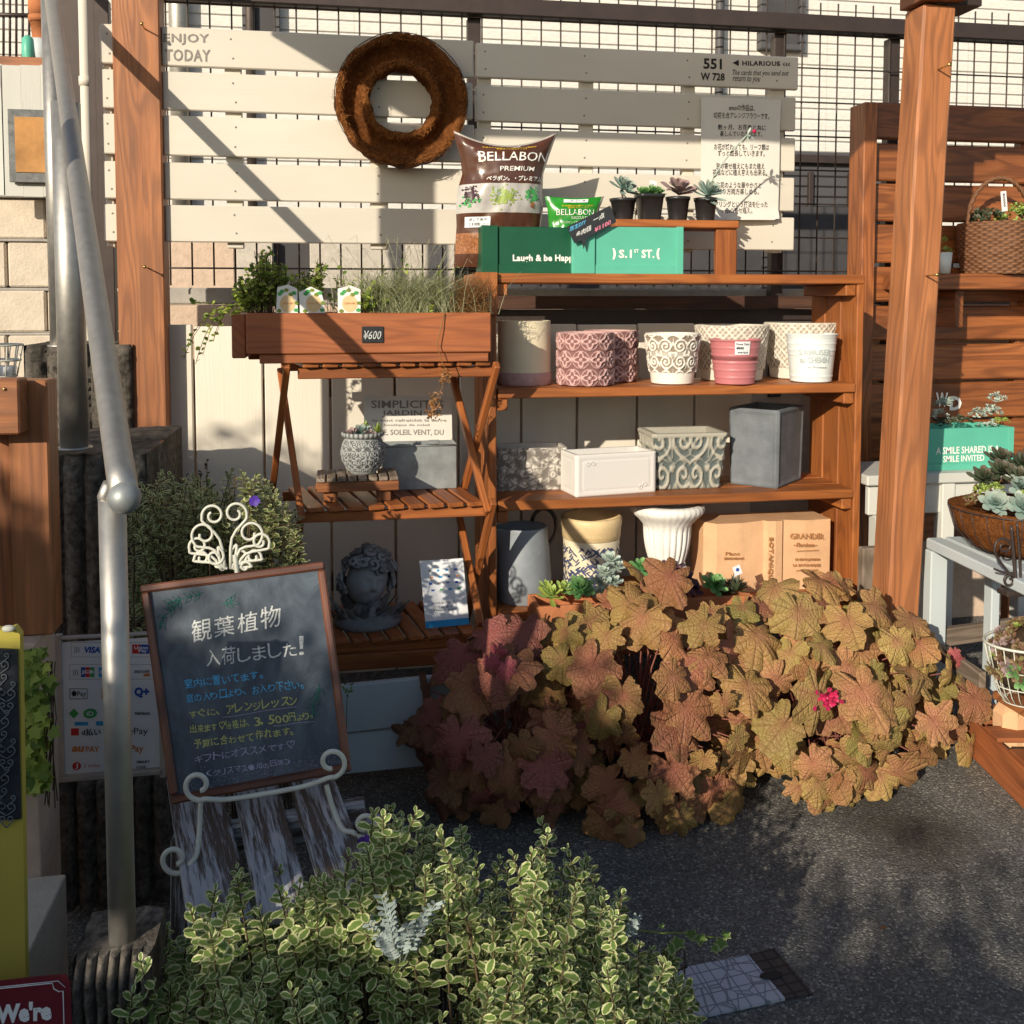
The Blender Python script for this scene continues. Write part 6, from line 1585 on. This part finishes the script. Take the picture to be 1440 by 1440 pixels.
mb = MB(); sedum(mb, c+V((0, 0, 30*k)), 7*k, 7*k, 8*k, 12, .010); sedum(mb, c+V((-2*k, 0, 42*k)), 4*k, 4*k, 8*k, 7, .010); mb.build('sedum', M['suc_lime'], r)

# old white table with teal box
TY = 2.62; TZ = at(1330, 664, TY).z
root = thing('white_table', 'old cream painted wooden table behind the right post', 'table', (at(1300, 800, TY).x, TY+.1, 0))
mb = MB(); a = at(1213, 690, TY-.02); mb.span((at(1215, 664, TY).x, TY-.02, TZ-.03), (2.3, TY+.22, TZ), .004); mb.build('top', M['white_old'], root)
mb = MB(); mb.span((at(1222, 664, TY).x, TY, TZ-.12), (2.3, TY+.02, TZ-.031), .003); mb.build('apron', M['white_old'], root)
for px in (1238, 1330, 1440):
    mb = MB(); q = at(px, 760, TY); mb.span((q.x-.022, TY-.012, 0), (q.x+.02, TY+.03, TZ-.121 if px != 1330 else TZ-.031), .003); mb.build('leg', M['white_old'], root)
a = at(1300, 664, TY+.03); b = at(1424, 664, TY+.03); zt = at(1360, 602, TY+.03).z
r = thing('teal_box', 'teal box lettered A SMILE SHARED planted with succulents', 'planter', ((a.x+b.x)/2, TY+.07, TZ))
mb = MB(); mb.span((a.x, TY+.03, TZ), (b.x, TY+.042, zt), .002); mb.span((a.x, TY+.0425, TZ), (a.x+.01, TY+.15, zt)); mb.span((b.x-.01, TY+.0425, TZ), (b.x, TY+.15, zt)); mb.span((a.x, TY+.1505, TZ), (b.x, TY+.16, zt)); mb.span((a.x+.0105, TY+.043, TZ), (b.x-.0105, TY+.15, zt-.02)); mb.span((a.x, TY+.026, TZ), (b.x, TY+.0298, TZ+.02), .001); mb.span((b.x-.02, TY+.0265, TZ+.0205), (b.x-.001, TY+.0298, zt), .001)
mb.build('box_body', M['teal_crate'], r)
mb = MB(); write(mb, 'A SMILE SHARED IS A', wall_txt(TY+.03, 1316, 629, 1405, 639, dy=-3), .02); write(mb, 'SMILE INVITED', wall_txt(TY+.03, 1326, 641, 1384, 650, dy=-2), .02); mb.build('lettering', M['ink_white'], r)
s1 = thing('box_succulents', 'silver and lime succulents spilling out of the teal box', 'plant', ((a.x+b.x)/2, TY+.09, zt))
k = 2.68/1390
for x, y, n_ in ((1330, 575, 24), (1320, 590, 14), (1394, 585, 26), (1402, 568, 14), (1375, 590, 16), (1388, 605, 14)): one(s1, M['suc_pale'], sedum, at(x, y, TY+.07), 14*k, 12*k, 16*k, n_, .014, nm='sedum')
mb = MB(); sedum(mb, at(1408, 596, TY+.06), 12*k, 10*k, 8*k, 16, .011); mb.build('sedum', M['suc_lime'], s1)
one(s1, M['suc_dark'], sedum, at(1348, 596, TY+.07), 20*k, 14*k, 10*k, 26, .014, nm='sedum'); one(s1, M['suc_dark'], sedum, at(1325, 600, TY+.06), 10*k, 10*k, 10*k, 10, .018, nm='sedum')

# small weathered box behind the right post
mb = MB(); q0, q1 = at(1210, 842, 2.58), at(1262, 768, 2.58); mb.span((q0.x, 2.57, 0), (q1.x, 2.602, q1.z), .004)
o_ = tag(mb.build('weathered_box', M['wood_old']), 'pale weathered wooden stump block behind the right post foot', 'block')
mb = MB(); write(mb, '目', wall_txt(2.57, 1229, 788, 1238, 799), .0); mb.build('burnt_mark', M['ink_dark'], o_)

# blue grey bench with coir bowl
root = thing('painted_bench', 'blue grey painted slat bench at right carrying a coir bowl', 'bench', (at(1400, 940, 2.15).x, 2.15, 0))
A_, B_ = at(1313, 764, 2.42), at(1440, 822, 2.02)
mb = MB(); d_ = (B_-A_); d_.z = 0; A_.z = B_.z = (A_.z+B_.z)/2; p1 = A_+d_*1.3
mb.bar(A_, p1, .045, .03, V((0, 0, 1)), .004); sidev = V((d_.y, -d_.x, 0)).normalized(); sidev = -sidev if sidev.x < 0 else sidev
mb.bar(A_+sidev*.055+V((0, 0, .004)), p1+sidev*.055+V((0, 0, .004)), .05, .025, V((0, 0, 1)), .004); mb.bar(A_+sidev*.115, p1+sidev*.115, .05, .025, V((0, 0, 1)), .004); mb.bar(A_+sidev*.18, p1+sidev*.18, .06, .025, V((0, 0, 1)), .004)
mb.build('top_slats', M['blue_white'], root)
for p, hw in ((A_+d_*.04, .025), (at(1394, 900, 2.40), .013)):
    mb = MB(); mb.span((p.x-hw, p.y-.015, 0), (p.x+hw, p.y+.02, A_.z-.016), .003); mb.build('leg', M['blue_white'], root)
p = A_+d_*.04; p2 = A_+d_*.62; mb = MB(); mb.bar((p.x, p.y+.0, .25), (p2.x, p2.y+.0, .25), .04, .018, V((1, 0, 0))); mb.bar((p.x+.03, p.y+.02, .27), (2.1, p.y+.1, .27), .05, .02); mb.build('stretcher', M['wood_old'], root)
BZ = A_.z+.016
c = at(1432, 742, 2.22); c.z = BZ+.003; k = sc(c)
r = thing('coir_bowl', 'coir lined bowl crowded with blue rosette succulents', 'planter', c)
def cw(a, rad, z, j): return noise.noise(V((cos(a)*4, sin(a)*4, z*60)))*.006+noise.noise(V((cos(a)*14, sin(a)*14, z*160)))*.004, .5
mb = MB(); mb.lathe([(0, 0), (38*k, 0), (62*k, 12*k), (80*k, 34*k), (90*k, 66*k), (86*k, 68*k), (78*k, 56*k), (0, 56*k)], c, 80, cw); mb.build('coir_liner', M['coir'], r)
mb = MB(); mb.tube([c+V((cos(2*pi*i/60)*91*k, sin(2*pi*i/60)*91*k, 64*k)) for i in range(61)], .002, 6)
for i in range(26):
    a = 2*pi*i/26; mb.tube([c+V((cos(a)*q[0]*k, sin(a)*q[0]*k, q[1]*k)) for q in ((40, 1), (64, 11), (83, 33), (92, 64))], .0012, 5)
mb.build('wire_frame', M['dark_metal'], r)
ch = c+V((0, 0, 72*k))
for dx, dy, dz, R_ in ((-40, -60, 4, 27), (-6, -74, -8, 27), (-66, -38, 6, 24), (26, -72, 0, 24), (-22, -30, 26, 22)): one(r, M['suc_blue'], rosette, ch+V((dx*k, dy*k, dz*k)), R_*k, 34, V((dx*.006, -.9, .8)), .5, .1, 1.4, nm='rosette')
for dx, dy, dz in ((-20, -20, 34), (16, -40, 30), (-30, 0, 40), (0, 0, 50), (40, -20, 40), (24, 10, 52), (-10, 30, 52), (-50, 10, 30)): one(r, M['suc_dark'], rosette, ch+V((dx*k, dy*k, dz*k)), 26*k, 30, V((dx*.004, -.7, 1)), .38, nm='rosette')
for dx, dy, dz in ((-52, -20, 26), (-60, -10, 24), (12, -82, -20), (-30, -50, 20), (40, -50, 30)): one(r, M['suc_lime'], sedum, ch+V((dx*k, dy*k, dz*k-8*k)), 14*k, 12*k, 12*k, 14, .013, nm='sedum')
mb = MB(); sedum(mb, ch+V((-78*k, -16*k, 4*k)), 14*k, 14*k, 10*k, 16, .016); sedum(mb, ch, 60*k, 60*k, 34*k, 50, .018); mb.build('sedum', M['suc_bronze'], r)
# scrolled iron bracket in front of bowl
r = thing('iron_scroll_stand', 'black iron scroll bracket in front of the coir bowl', 'bracket', at(1425, 830, 2.0))
mb = MB(); Yi = 2.03
pxpath(mb, [(1422, 740, Yi), (1426, 790, Yi), (1430, 832, Yi)], .004, 8); pxpath(mb, [(1430, 735, Yi), (1434, 790, Yi), (1436, 830, Yi)], .003, 8)
pxpath(mb, [(1424, 812, Yi), (1400, 780, Yi)]+curl(1412, 768, 12, pi*.9, -1.1, Yi, 1, .35), .003, 6, 3); pxpath(mb, [(1426, 812, Yi)]+curl(1420, 817, 10, .4, 1.2, Yi, 1, .3), .003, 6, 3); pxpath(mb, [(1398, 800, Yi), (1412, 805, Yi), (1428, 806, Yi)], .003, 6)
mb.build('scrollwork', M['dark_metal'], r)
mb = MB(); q0 = at(1424, 831, Yi); mb.span((q0.x-.02, Yi-.01, q0.z-.012), (q0.x+.05, Yi+.03, q0.z)); mb.build('foot', M['dark_metal'], r)

# wire basket of succulents on crate bench
c = at(1462, 985, 2.10); k = sc(c)
r = thing('wire_basket', 'oval white wire basket of bronze succulents at right edge', 'basket', c)
mb = MB()
def wb(a, t): return c+V((cos(a)*lerp(50, 82, t**.6)*k, sin(a)*lerp(30, 52, t**.6)*k, 86*k*t))
for i in range(30):
    a = 2*pi*i/30; mb.tube([wb(a, t) for t in (0, .15, .4, .7, 1)], .0012, 5)
for t in (0.02, .3, .6, 1.): mb.tube([wb(2*pi*i/50, t) for i in range(51)], .0016 if t < 1 else .0035, 6)
mb.build('wire_body', M['ivory_metal'], r)
mb = MB(); mb.sphere(c+V((0, 0, 58*k)), 1, 24, 14, (72*k, 46*k, 52*k)); mb.build('moss_ball', M['soil'], r)
ch = c+V((0, 0, 58*k))
for m_, n_, sz in ((M['suc_bronze'], 70, .017), (M['suc_lime'], 9, .012), (M['suc_mauve'], 12, .024), (M['suc_green'], 7, .022)):
    for i in range(n_):
        a = rr(pi*.85, pi*1.75); e = rr(-.25, 1.3); d = V((cos(a)*cos(e), sin(a)*cos(e), sin(e)))
        one(r, m_, rosette, ch+V((d.x*74*k, d.y*48*k, d.z*58*k)), sz*rr(.8, 1.3), 14, d, .5, nm='rosette')

# wooden crate bottom right and rock
crn = gz(1352, 1047, 0.); c2 = gz(1470, 1165, 0.)
root = thing('wooden_crate', 'empty brown wooden crate on the asphalt at lower right', 'crate', ((crn.x+c2.x)/2, (crn.y+c2.y)/2, 0))
d1 = (c2-crn).normalized(); n1 = V((-d1.y, d1.x, 0)); n1 = -n1 if n1.x < 0 else n1
H = .098
mb = MB(); mb.bar(crn+V((0, 0, H/2)), crn+d1*.42+V((0, 0, H/2)), H, .016, n1, .003); mb.bar(crn+n1*.24+V((0, 0, H/2)), crn+n1*.24+d1*.42+V((0, 0, H/2)), H, .016, n1, .003); mb.build('side_board', M['wood_planter'], root)
mb = MB(); mb.bar(crn+n1*.0085+d1*.008+V((0, 0, H/2)), crn+n1*.231+d1*.008+V((0, 0, H/2)), H-.002, .016, d1, .003); mb.build('end_board', M['wood_planter'], root)
mb = MB()
for t in (.035, .17, .30): mb.bar(crn-n1*.006+d1*t+V((0, 0, H+.007)), crn+n1*.25+d1*t+V((0, 0, H+.007)), .075, .012, V((0, 0, 1)), .003)
mb.build('top_slats', M['wood_planter'], root)
wbs = thing('plank_stool', 'low dark plank stool holding the wire basket', 'stool', (c.x, c.y, 0))
mb = MB(); q0 = V((c.x+.03, c.y, c.z-.012)); mb.box(q0, (.2, .16, .02)); mb.build('seat', M['wood'], wbs)
for sx in (0, 1):
    for sy in (-1, 1):
        mb = MB(); p = V((q0.x+.01+sx*.07, q0.y+sy*.055, 0)); mb.span((p.x-.012, p.y-.012, 0), (p.x+.012, p.y+.012, q0.z-.011)); mb.build('leg', M['wood_dark'], wbs)
mb = MB(); p = at(1428, 990, 2.22)
vs = [p+V((cos(2*pi*i/12)*.04*rr(.7, 1.1), sin(2*pi*i/12)*.035, z)) for z in (-.03, .02) for i in range(12)]
mb.lathe([(0, -p.z), (.05, -p.z), (.045, -.02), (.035, .02), (0, .028)], p, 9, lambda a, r_, z, j: (noise.noise(V((cos(a)*2, sin(a)*2, z*20)))*.016, .5), smooth=False); tag(mb.build('rock', M['terra_pale']), 'tall tan rock behind the wooden crate', 'rock')

# ---- ground lid
la, lb, lc_, ld = gz(1052, 1342, .006), gz(1104, 1403, .006), gz(990, 1427, .006), gz(932, 1366, .006)
r = thing('access_lid', 'blue grey plastic access lid set in the asphalt', 'lid', ((la+lc_)/2-V((0, 0, .006))))
mb = MB()
eu = (la-ld); ev = (lb-la)
ld2 = ld-eu*.35; lc2 = lb-(la-ld2)
mb.slab([ld2, lc2, lb, la], (0, 0, 1), .005); n_ = len(mb.v)
for i in range(n_):
    p = V(mb.v[i])-ld2; mb.uv[i] = (p.dot(eu.normalized()), p.dot(ev.normalized()))
mb.build('cover', M['lid'], r)
f1, f2 = gz(1089, 1333, .004), gz(1144, 1397, .004)
mb = MB(); mb.slab([la+V((.002, 0, -.001)), lb+V((.002, 0, -.001)), f2, f1], (0, 0, 1), .003)
for i in range(len(mb.v)):
    p = V(mb.v[i])-la; mb.uv[i] = (p.dot(eu.normalized()), p.dot(ev.normalized()))
k_ = NT('lid_dark'); k_.fin((.03, .03, .032), .6); 
bk_ = k_.n('TexBrick'); k_.l(k_.uv(), bk_.inputs['Vector']); bk_.inputs['Scale'].default_value = 1; bk_.offset = 0; bk_.inputs['Brick Width'].default_value = .026; bk_.inputs['Row Height'].default_value = .022; bk_.inputs['Mortar Size'].default_value = .0025
k_.l(k_.mix(bk_.outputs['Fac'], (.05, .05, .052), (.015, .015, .016)), k_.b.inputs['Base Color'])
mb.build('frame', k_.m, r)
mb = MB(); hc_ = gz(1084, 1371, .0068); mb.add([hc_+eu.normalized()*.022*cos(2*pi*i/20)+ev.normalized()*.010*sin(2*pi*i/20) for i in range(20)], [tuple(range(20))]); mb.build('finger_hole', M['ink_dark'], r)

# ================================================================== PLANTS
def palm(mb, c, nrm, down, R, rnd, fold=.25):
    nrm = nrm.normalized(); down = (down-nrm*down.dot(nrm)).normalized(); sd_ = nrm.cross(down)
    NT_ = 63; rings = (0., .22, .45, .68, .86, 1.); vs = [c]; uvs = [(0, 0)]; ph = rr(0, 6); lob = rr(.6, 1.); dp = rr(.2, .36); tw = rr(-.45, .45); asym = rr(-.12, .12); p2, p3 = rr(0, 6), rr(0, 6); cu2 = rr(-.14, .14); ll = random.choice((3.5, 2.5, 3.5))
    for t in rings[1:]:
        for i in range(NT_):
            th_ = -pi+2*pi*(i+.5)/NT_; co_ = abs(cos(ll*th_+.12*sin(th_*2+p2)))**1.5
            rad = (1-dp+dp*co_**.75)*(1+.06*sin(2*th_+p2)+.05*sin(3*th_+p3))+.03*cos(th_*19+ph)+.025*cos(th_*31+p2)
            rad *= .86+.14*cos(th_)+asym*sin(th_)
            rad *= 1-.55*exp(-((pi-abs(th_))/.22)**2)
            rd = R*t*lerp(1., rad, min(1, t*1.15)) if t < 1 else R*rad
            z = -fold*R*t*t*(.6+.4*cos(th_))+.03*R*t*cos(2*ll*th_)+.05*R*t*t*sin(3*th_+p3)+cu2*R*t*t*cos(2*th_+p2)+.03*R*t*t*sin(5*th_+ph)+tw*R*t*t*sin(th_)*.5-.05*R*t*exp(-(1-co_)**2*9)+.022*R*t*t*sin(13*th_+ph)
            vs.append(c+down*(rd*cos(th_))+sd_*(rd*sin(th_))+nrm*z); uvs.append((th_/pi, t))
    fs = [(0, 1+i, 1+(i+1) % NT_) for i in range(NT_-1)]
    for j in range(len(rings)-2):
        b = 1+j*NT_; fs += [(b+i, b+NT_+i, b+NT_+(i+1), b+(i+1)) for i in range(NT_-1)]
    mb.add(vs, fs, uvs, rnd, 0, True)
def heuchera(c, rad, n, mat, label, Rl=(.055, .085), pot_r=.1, zlow=-.6, extra=None):
    r = thing('heuchera', label, 'heuchera plant', (c.x, c.y, 0), 'heuchera plants in front of the shelf')
    L = MB(); S = MB(); pts = []
    tries = 0
    while len(pts) < n and tries < 20000:
        tries += 1
        a = rr(0, 2*pi); e = math.asin(rr(zlow, 1.)); d = V((cos(a)*cos(e), sin(a)*cos(e), sin(e)))
        if d.y > .45 and random.random() < .75: continue
        p = V((d.x*rad[0], d.y*rad[1], d.z*rad[2])); 
        if any((p-q).length < (.058 if len(pts) < n*.6 else .034) for q in pts): continue
        pts.append(p); inner = rr(.86, 1.12) if random.random() < .8 else rr(.6, .82); q = c+p*inner
        if q.z < .03: q.z = .03+rr(0, .03)
        nr = (V((d.x/rad[0], d.y/rad[1], d.z/rad[2])).normalized()*.75+V((rr(-.6, .6), -.5+rr(-.4, .3), .25+rr(-.5, .55)))).normalized()
        dn = V((d.x*.7+rr(-.9, .9), d.y*.5-.1, -.7+rr(-.35, .45)))
        palm(L, q, nr, dn, rr(*Rl)*(1 if random.random() < .8 else .7), random.random(), rr(.0, .5))
        base = V((c.x+rr(-.03, .03), c.y+rr(-.02, .04), .15)); S.tube([base, (base+q)/2+V((0, 0, .04)), q-nr*.004], [.0025, .002, .0015], 5, False)
    for i in range(20 if n > 20 else 3):
        a = rr(pi*1.05, pi*1.95); q = V((c.x+cos(a)*rad[0]*rr(.55, .95), c.y+sin(a)*rad[1]*rr(.6, .95), rr(.045, .15)))
        palm(L, q, V((cos(a)*.5+rr(-.4, .4), -.9, rr(.0, .5))), V((rr(-.5, .5), -.1, -1)), rr(*Rl)*.85, random.random(), rr(.1, .5))
        S.tube([V((c.x, c.y, .1)), (V((c.x, c.y, .1))+q)/2+V((0, 0, .05)), q], [.0025, .002, .0015], 5, False)
    L.build('foliage', mat, r); S.build('leaf_stalks', M['stem_pink'], r)
    k = MB(); k.lathe([(0, 0), (pot_r*.65, 0), (pot_r*.85, .11), (pot_r*.78, .11), (0, .095)], (c.x, c.y+.03, 0), 30); k.build('nursery_pot', M['black'], r)
    return r
def hpos(px, py, Y): return at(px, py, Y)
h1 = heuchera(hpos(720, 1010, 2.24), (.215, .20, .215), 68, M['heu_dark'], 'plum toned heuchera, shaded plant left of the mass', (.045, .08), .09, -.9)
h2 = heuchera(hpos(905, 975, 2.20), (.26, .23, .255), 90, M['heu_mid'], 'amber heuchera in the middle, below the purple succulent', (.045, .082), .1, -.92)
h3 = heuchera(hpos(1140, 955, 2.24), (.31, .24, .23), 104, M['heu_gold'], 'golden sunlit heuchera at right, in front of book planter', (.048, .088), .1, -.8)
h4 = heuchera(hpos(1325, 985, 2.30), (.085, .09, .10), 9, M['heu_gold'], 'small yellow green heuchera at the far right of the mass', (.045, .07), .055, -.7)
# pink leaves and red bloom
mb = MB()
for (px, py, R_, Y) in ((690, 930, .03, 2.07), (712, 940, .034, 2.08), (700, 915, .026, 2.1)): palm(mb, at(px, py, Y), V((rr(-.4, .4), -.9, .3)), V((.2, 0, -1)), R_, random.random(), .6)
plabel(mb.build('young_leaf', M['heu_pink'], h1), 'crumpled bright pink young leaf')
mb = MB()
for (px, py, R_, Y) in ((1343, 918, .022, 2.26), (1352, 930, .02, 2.26), (1338, 925, .018, 2.26)): palm(mb, at(px, py, Y), V((rr(-.4, .4), -.9, .3)), V((.2, 0, -1)), R_, random.random(), .6)
plabel(mb.build('young_leaf', M['heu_pink'], h4), 'crumpled pink young leaf')
mb = MB()
for i in range(46):
    p = at(random.gauss(1165, 7), random.gauss(983, 6), 1.99+rr(-.01, .01)); mb.leaf(p, V((rr(-1, 1), -.6, rr(-1, 1))), V((0, -1, .2)), rr(.009, .015), rr(.008, .012), rnd=random.random())
plabel(mb.build('flower', M['red_petal'], h3), 'small crimson bloom between the leaves')
mb = MB()
for i in range(26):
    p = at(rr(1205, 1245), 1040+rr(0, 20), 2.12+rr(-.03, .03)); q = p+V((rr(-.02, .02), rr(-.03, .03), -rr(.05, .11))); mb.tube([p, (p+q)/2+V((rr(-.012, .012), rr(-.012, .012), 0)), q+V((rr(-.01, .01), 0, 0))], .0007, 4, False)
mb.build('hanging_roots', M['dry'], h3)

# ---- variegated shrubs
def shrub(n, pxr, Yr, sil, spread, leafL, mat, root, stems_mat, hstem=.22, basez=.05, lean=.25, mind=0.):
    L, S = MB(), MB()
    for i in range(n):
        px = rr(*pxr); Y = rr(*Yr); t = interp(px, sil); dpt = spread*rr(.25, 3.2)**1.05-8
        if random.random() < .2: dpt = rr(-26, 12)
        tip = at(px, t+dpt, Y)
        low = V((tip.x+rr(-.05, .05), tip.y+rr(-.03, .05), max(basez, tip.z-hstem)))
        bnd = (tip+low)/2+V((rr(-.02, .02), rr(-.02, .02), 0))
        crv = lambda s: (1-s)**2*low+2*s*(1-s)*bnd+s*s*tip
        S.tube([crv(j/5) for j in range(6)], [.0018, .0016, .0014, .0012, .001, .0008], 4, False)
        S.tube([V((low.x, low.y, basez)), low], .0016, 4, False)
        m = 11; a0 = rr(0, pi)
        for j in range(m):
            s = 1-.62*(j/m)**1.1; p = crv(s); ax_ = (crv(min(1, s+.02))-crv(s-.05)).normalized(); u = ax_.orthogonal().normalized(); w = ax_.cross(u)
            for sg in (0, pi):
                a = a0+j*pi/2+sg+rr(-.4, .4); el = lerp(.95, .1, min(1, j/4))+rr(-.25, .25); rad = u*cos(a)+w*sin(a); d = rad*cos(el)+ax_*sin(el)
                sz = leafL*lerp(.55, 1.1, min(1, j/3))*rr(.75, 1.2)
                L.leaf(p, d, ax_*cos(el)-rad*sin(el)+V((rr(-.3, .3), rr(-.5, .1), .2)), sz, sz*rr(.52, .78), ((0, .15), (.25, .7), (.6, 1.), (.86, .72), (1, .12)), .22, rr(-.05, .3), random.random())
    L.build('foliage', mat, root); S.build('stems', stems_mat, root)
r = thing('variegated_shrub', 'large cream edged shrub filling the foreground', 'shrub', (.1, 1.4, 0), 'variegated shrubs')
SIL = [(165, 1400), (200, 1365), (225, 1325), (262, 1300), (300, 1262), (335, 1225), (365, 1232), (395, 1245), (430, 1262), (470, 1240), (505, 1205), (535, 1155), (565, 1150), (600, 1165), (625, 1175), (645, 1170), (660, 1225), (690, 1215), (705, 1212), (730, 1235), (760, 1180), (775, 1175), (800, 1215), (825, 1200), (845, 1230), (870, 1255), (900, 1300), (925, 1340), (945, 1385), (965, 1420)]
shrub(450, (172, 962), (1.18, 1.60), SIL, 62, .0182, M['leaf_var'], r, M['stem'], .2)
shrub(120, (185, 940), (1.08, 1.24), [(x_, max(y_+110, 1375)) for x_, y_ in SIL], 40, .018, M['leaf_var'], r, M['stem'], .2)
mb = MB()
for i in range(260):
    px = rr(180, 950); yy = interp(px, SIL)+rr(60, 260); p = at(px, yy, rr(1.45, 1.6)); mb.leaf(p, V((rr(-1, 1), rr(-1, 0), rr(-.2, .8))), V((0, -.6, 1)), .022, .016, rnd=random.random())
mb.build('inner_leaves', M['leaf_green'], r)
def flower5(mb, p, R_):
    for i in range(5):
        a = 2*pi*i/5; mb.leaf(p, V((cos(a), -.35, sin(a))), V((0, -1, 0)), R_, R_*.85, ((0, .2), (.4, .8), (.8, 1), (1, .5)), .1, 0, random.random())
mb = MB(); flower5(mb, at(514, 1183, 1.4), .0125); flower5(mb, at(500, 1320, 1.3), .007); mb.build('flower', M['violet'], r)
r = thing('variegated_shrub', 'smaller cream edged shrub behind the blackboard', 'shrub', (-.15, 2.3, 0), 'variegated shrubs')
SIL2 = [(180, 715), (200, 688), (230, 690), (265, 678), (300, 690), (330, 684), (362, 690), (385, 712), (410, 735), (425, 760)]
shrub(250, (180, 425), (2.05, 2.45), SIL2, 48, .019, M['leaf_var_dark'], r, M['stem'], .16)
mb = MB(); flower5(mb, at(358, 704, 2.05), .012); mb.build('flower', M['violet'], r)
mb = MB()
for x, y in ((262, 668), (282, 662), (291, 645), (330, 670)): p = at(x, 700, 2.3); q = at(x, y, 2.3); mb.tube([p, q], .001, 4); [mb.leaf(lerp(p, q, rr(.5, 1)), V((rr(-1, 1), -.3, .6)), V((0, -1, 0)), .008, .004) for _ in range(7)]
mb.build('flower_spike', M['stem'], r)

# dusty miller
r = thing('dusty_miller', 'silver felted dusty miller rising through the foreground shrub', 'plant', at(560, 1360, 1.24))
mb = MB()
def feather(p, q, n=9, w=.012):
    mb.tube([p, lerp(p, q, .5)+V((0, 0, .004)), q], [.0014, .0011, .0008], 5)
    for i in range(n):
        t = lerp(.35, 1, i/(n-1)); c_ = lerp(p, q, t); d = (q-p).normalized(); s_2 = d.cross(V((0, -1, 0)))
        for sg in (-1, 1):
            e = (d*.7+s_2*sg*.8+V((0, rr(-.3, .3), 0))).normalized(); L_ = w*rr(.7, 1.2); mb.leaf(c_, e, V((0, -1, .3)), L_, L_*.32, ((0, .6), (.5, 1), (.8, 1.2), (1, .4)), .1, 0, random.random())
            mb.leaf(c_+e*L_*.5, (e+d*.7).normalized(), V((0, -1, .3)), L_*.5, L_*.2, rnd=random.random())
for tip in ((537, 1262), (532, 1290), (548, 1275), (520, 1300), (612, 1272), (600, 1280), (575, 1300), (560, 1310), (590, 1310), (540, 1320)):
    feather(at(562+rr(-6, 6), 1362, 1.2), at(*tip, 1.17+rr(-.07, .07)), 9, .011)
feather(at(880, 1330, 1.36), at(896, 1290, 1.35), 8, .012); mb.build('foliage', M['silver'], r)

# ivy runner to the right and ivy at lower left
def ivy_leaf(mb, p, d, n, R_):
    d = d.normalized(); n = (n-d*n.dot(d)).normalized(); s_2 = d.cross(n); o5 = [(0, -.1), (.55, -.25), (.5, .15), (.85, .45), (.4, .55), (0, 1.1), (-.4, .55), (-.85, .45), (-.5, .15), (-.55, -.25)]
    vs = [p]+[p+s_2*(x*R_)+d*(y*R_)+n*(-.15*R_*(x*x+y*y)) for x, y in o5]; uv = [(0, 0)]+[(1, .2)]*10; m = len(o5)
    mb.add(vs, [(0, 1+i, 1+(i+1) % m) for i in range(m)], uv, random.random(), 0, True)
r = thing('ivy_runner', 'single ivy runner reaching right over the asphalt', 'ivy', at(960, 1315, 1.4))
mb = MB(); pts = [at(890, 1307, 1.38), at(930, 1312, 1.4), at(965, 1312, 1.42), at(1000, 1318, 1.43), at(1020, 1320, 1.44)]; S = MB(); S.tube(pts, .0011, 5); S.build('stem', M['leaf_green'], r)
for x, y, s_3 in ((955, 1322, .017), (972, 1310, .014), (985, 1316, .015), (945, 1330, .014), (1015, 1322, .016), (1022, 1312, .012), (930, 1300, .007), (1005, 1330, .012)): ivy_leaf(mb, at(x, y, 1.42), V((rr(-.6, .6), -.3, -.8)), V((0, -1, .5)), s_3)
mb.build('foliage', M['leaf_ivy'], r)
r = thing('ivy_sprig', 'pale ivy sprig at lower left of the foreground shrub', 'ivy', at(190, 1420, 1.25))
mb = MB()
for x, y, s_3 in ((178, 1412, .014), (196, 1402, .017), (212, 1408, .014), (172, 1425, .012), (228, 1395, .012), (188, 1430, .014), (208, 1428, .015)): ivy_leaf(mb, at(x, y, 1.26), V((rr(-.6, .6), -.3, -.5)), V((0, -1, .5)), s_3)
mb.build('foliage', M['leaf_ivy'], r)
r = thing('ivy_clump', 'green ivy clump hanging on the low wall behind yellow sign', 'ivy', at(60, 1085, 1.72))
mb = MB(); S = MB()
for i in range(260):
    x = random.gauss(48, 13); y = rr(915, 1110); ivy_leaf(mb, at(x-6, y, rr(1.67, 1.735)), V((rr(-1, 1), -.3, rr(-1, .3))), V((rr(-.5, .5), -1, .5)), rr(.010, .02))
for i in range(14): x = rr(45, 80); S.tube([at(x, 930, 1.72), at(x+rr(-10, 10), 1010, 1.71), at(x+rr(-15, 15), 1130+rr(-30, 20), 1.73)], .001, 4)
mb.build('foliage', M['leaf_green'], r); S.build('stems', M['stem'], r)
# little violet pot flowers on the board edge near the white boards
mb = MB()
for i in range(14): p = at(488+rr(-6, 8), 972+rr(-10, 8), 2.2); mb.leaf(p, V((rr(-1, 1), -.5, rr(-1, 1))), V((0, -1, 0)), .008, .005, rnd=random.random())
mb.tube([at(488, 980, 2.2), at(486, 1090, 2.22)], .001, 4); tag(mb.build('weed_sprig', M['leaf_ivy']), 'tiny pale sprig beside the right edge of the blackboard', 'plant')

mb = MB(); p = gz(1238, 1306, .004); mb.leaf(p, V((1, .3, .05)), V((.1, .2, 1)), .02, .010, cup=.3, droop=.2)
tag(mb.build('fallen_leaf', M['dry']), 'single small dry brown leaf lying on the asphalt', 'leaf')
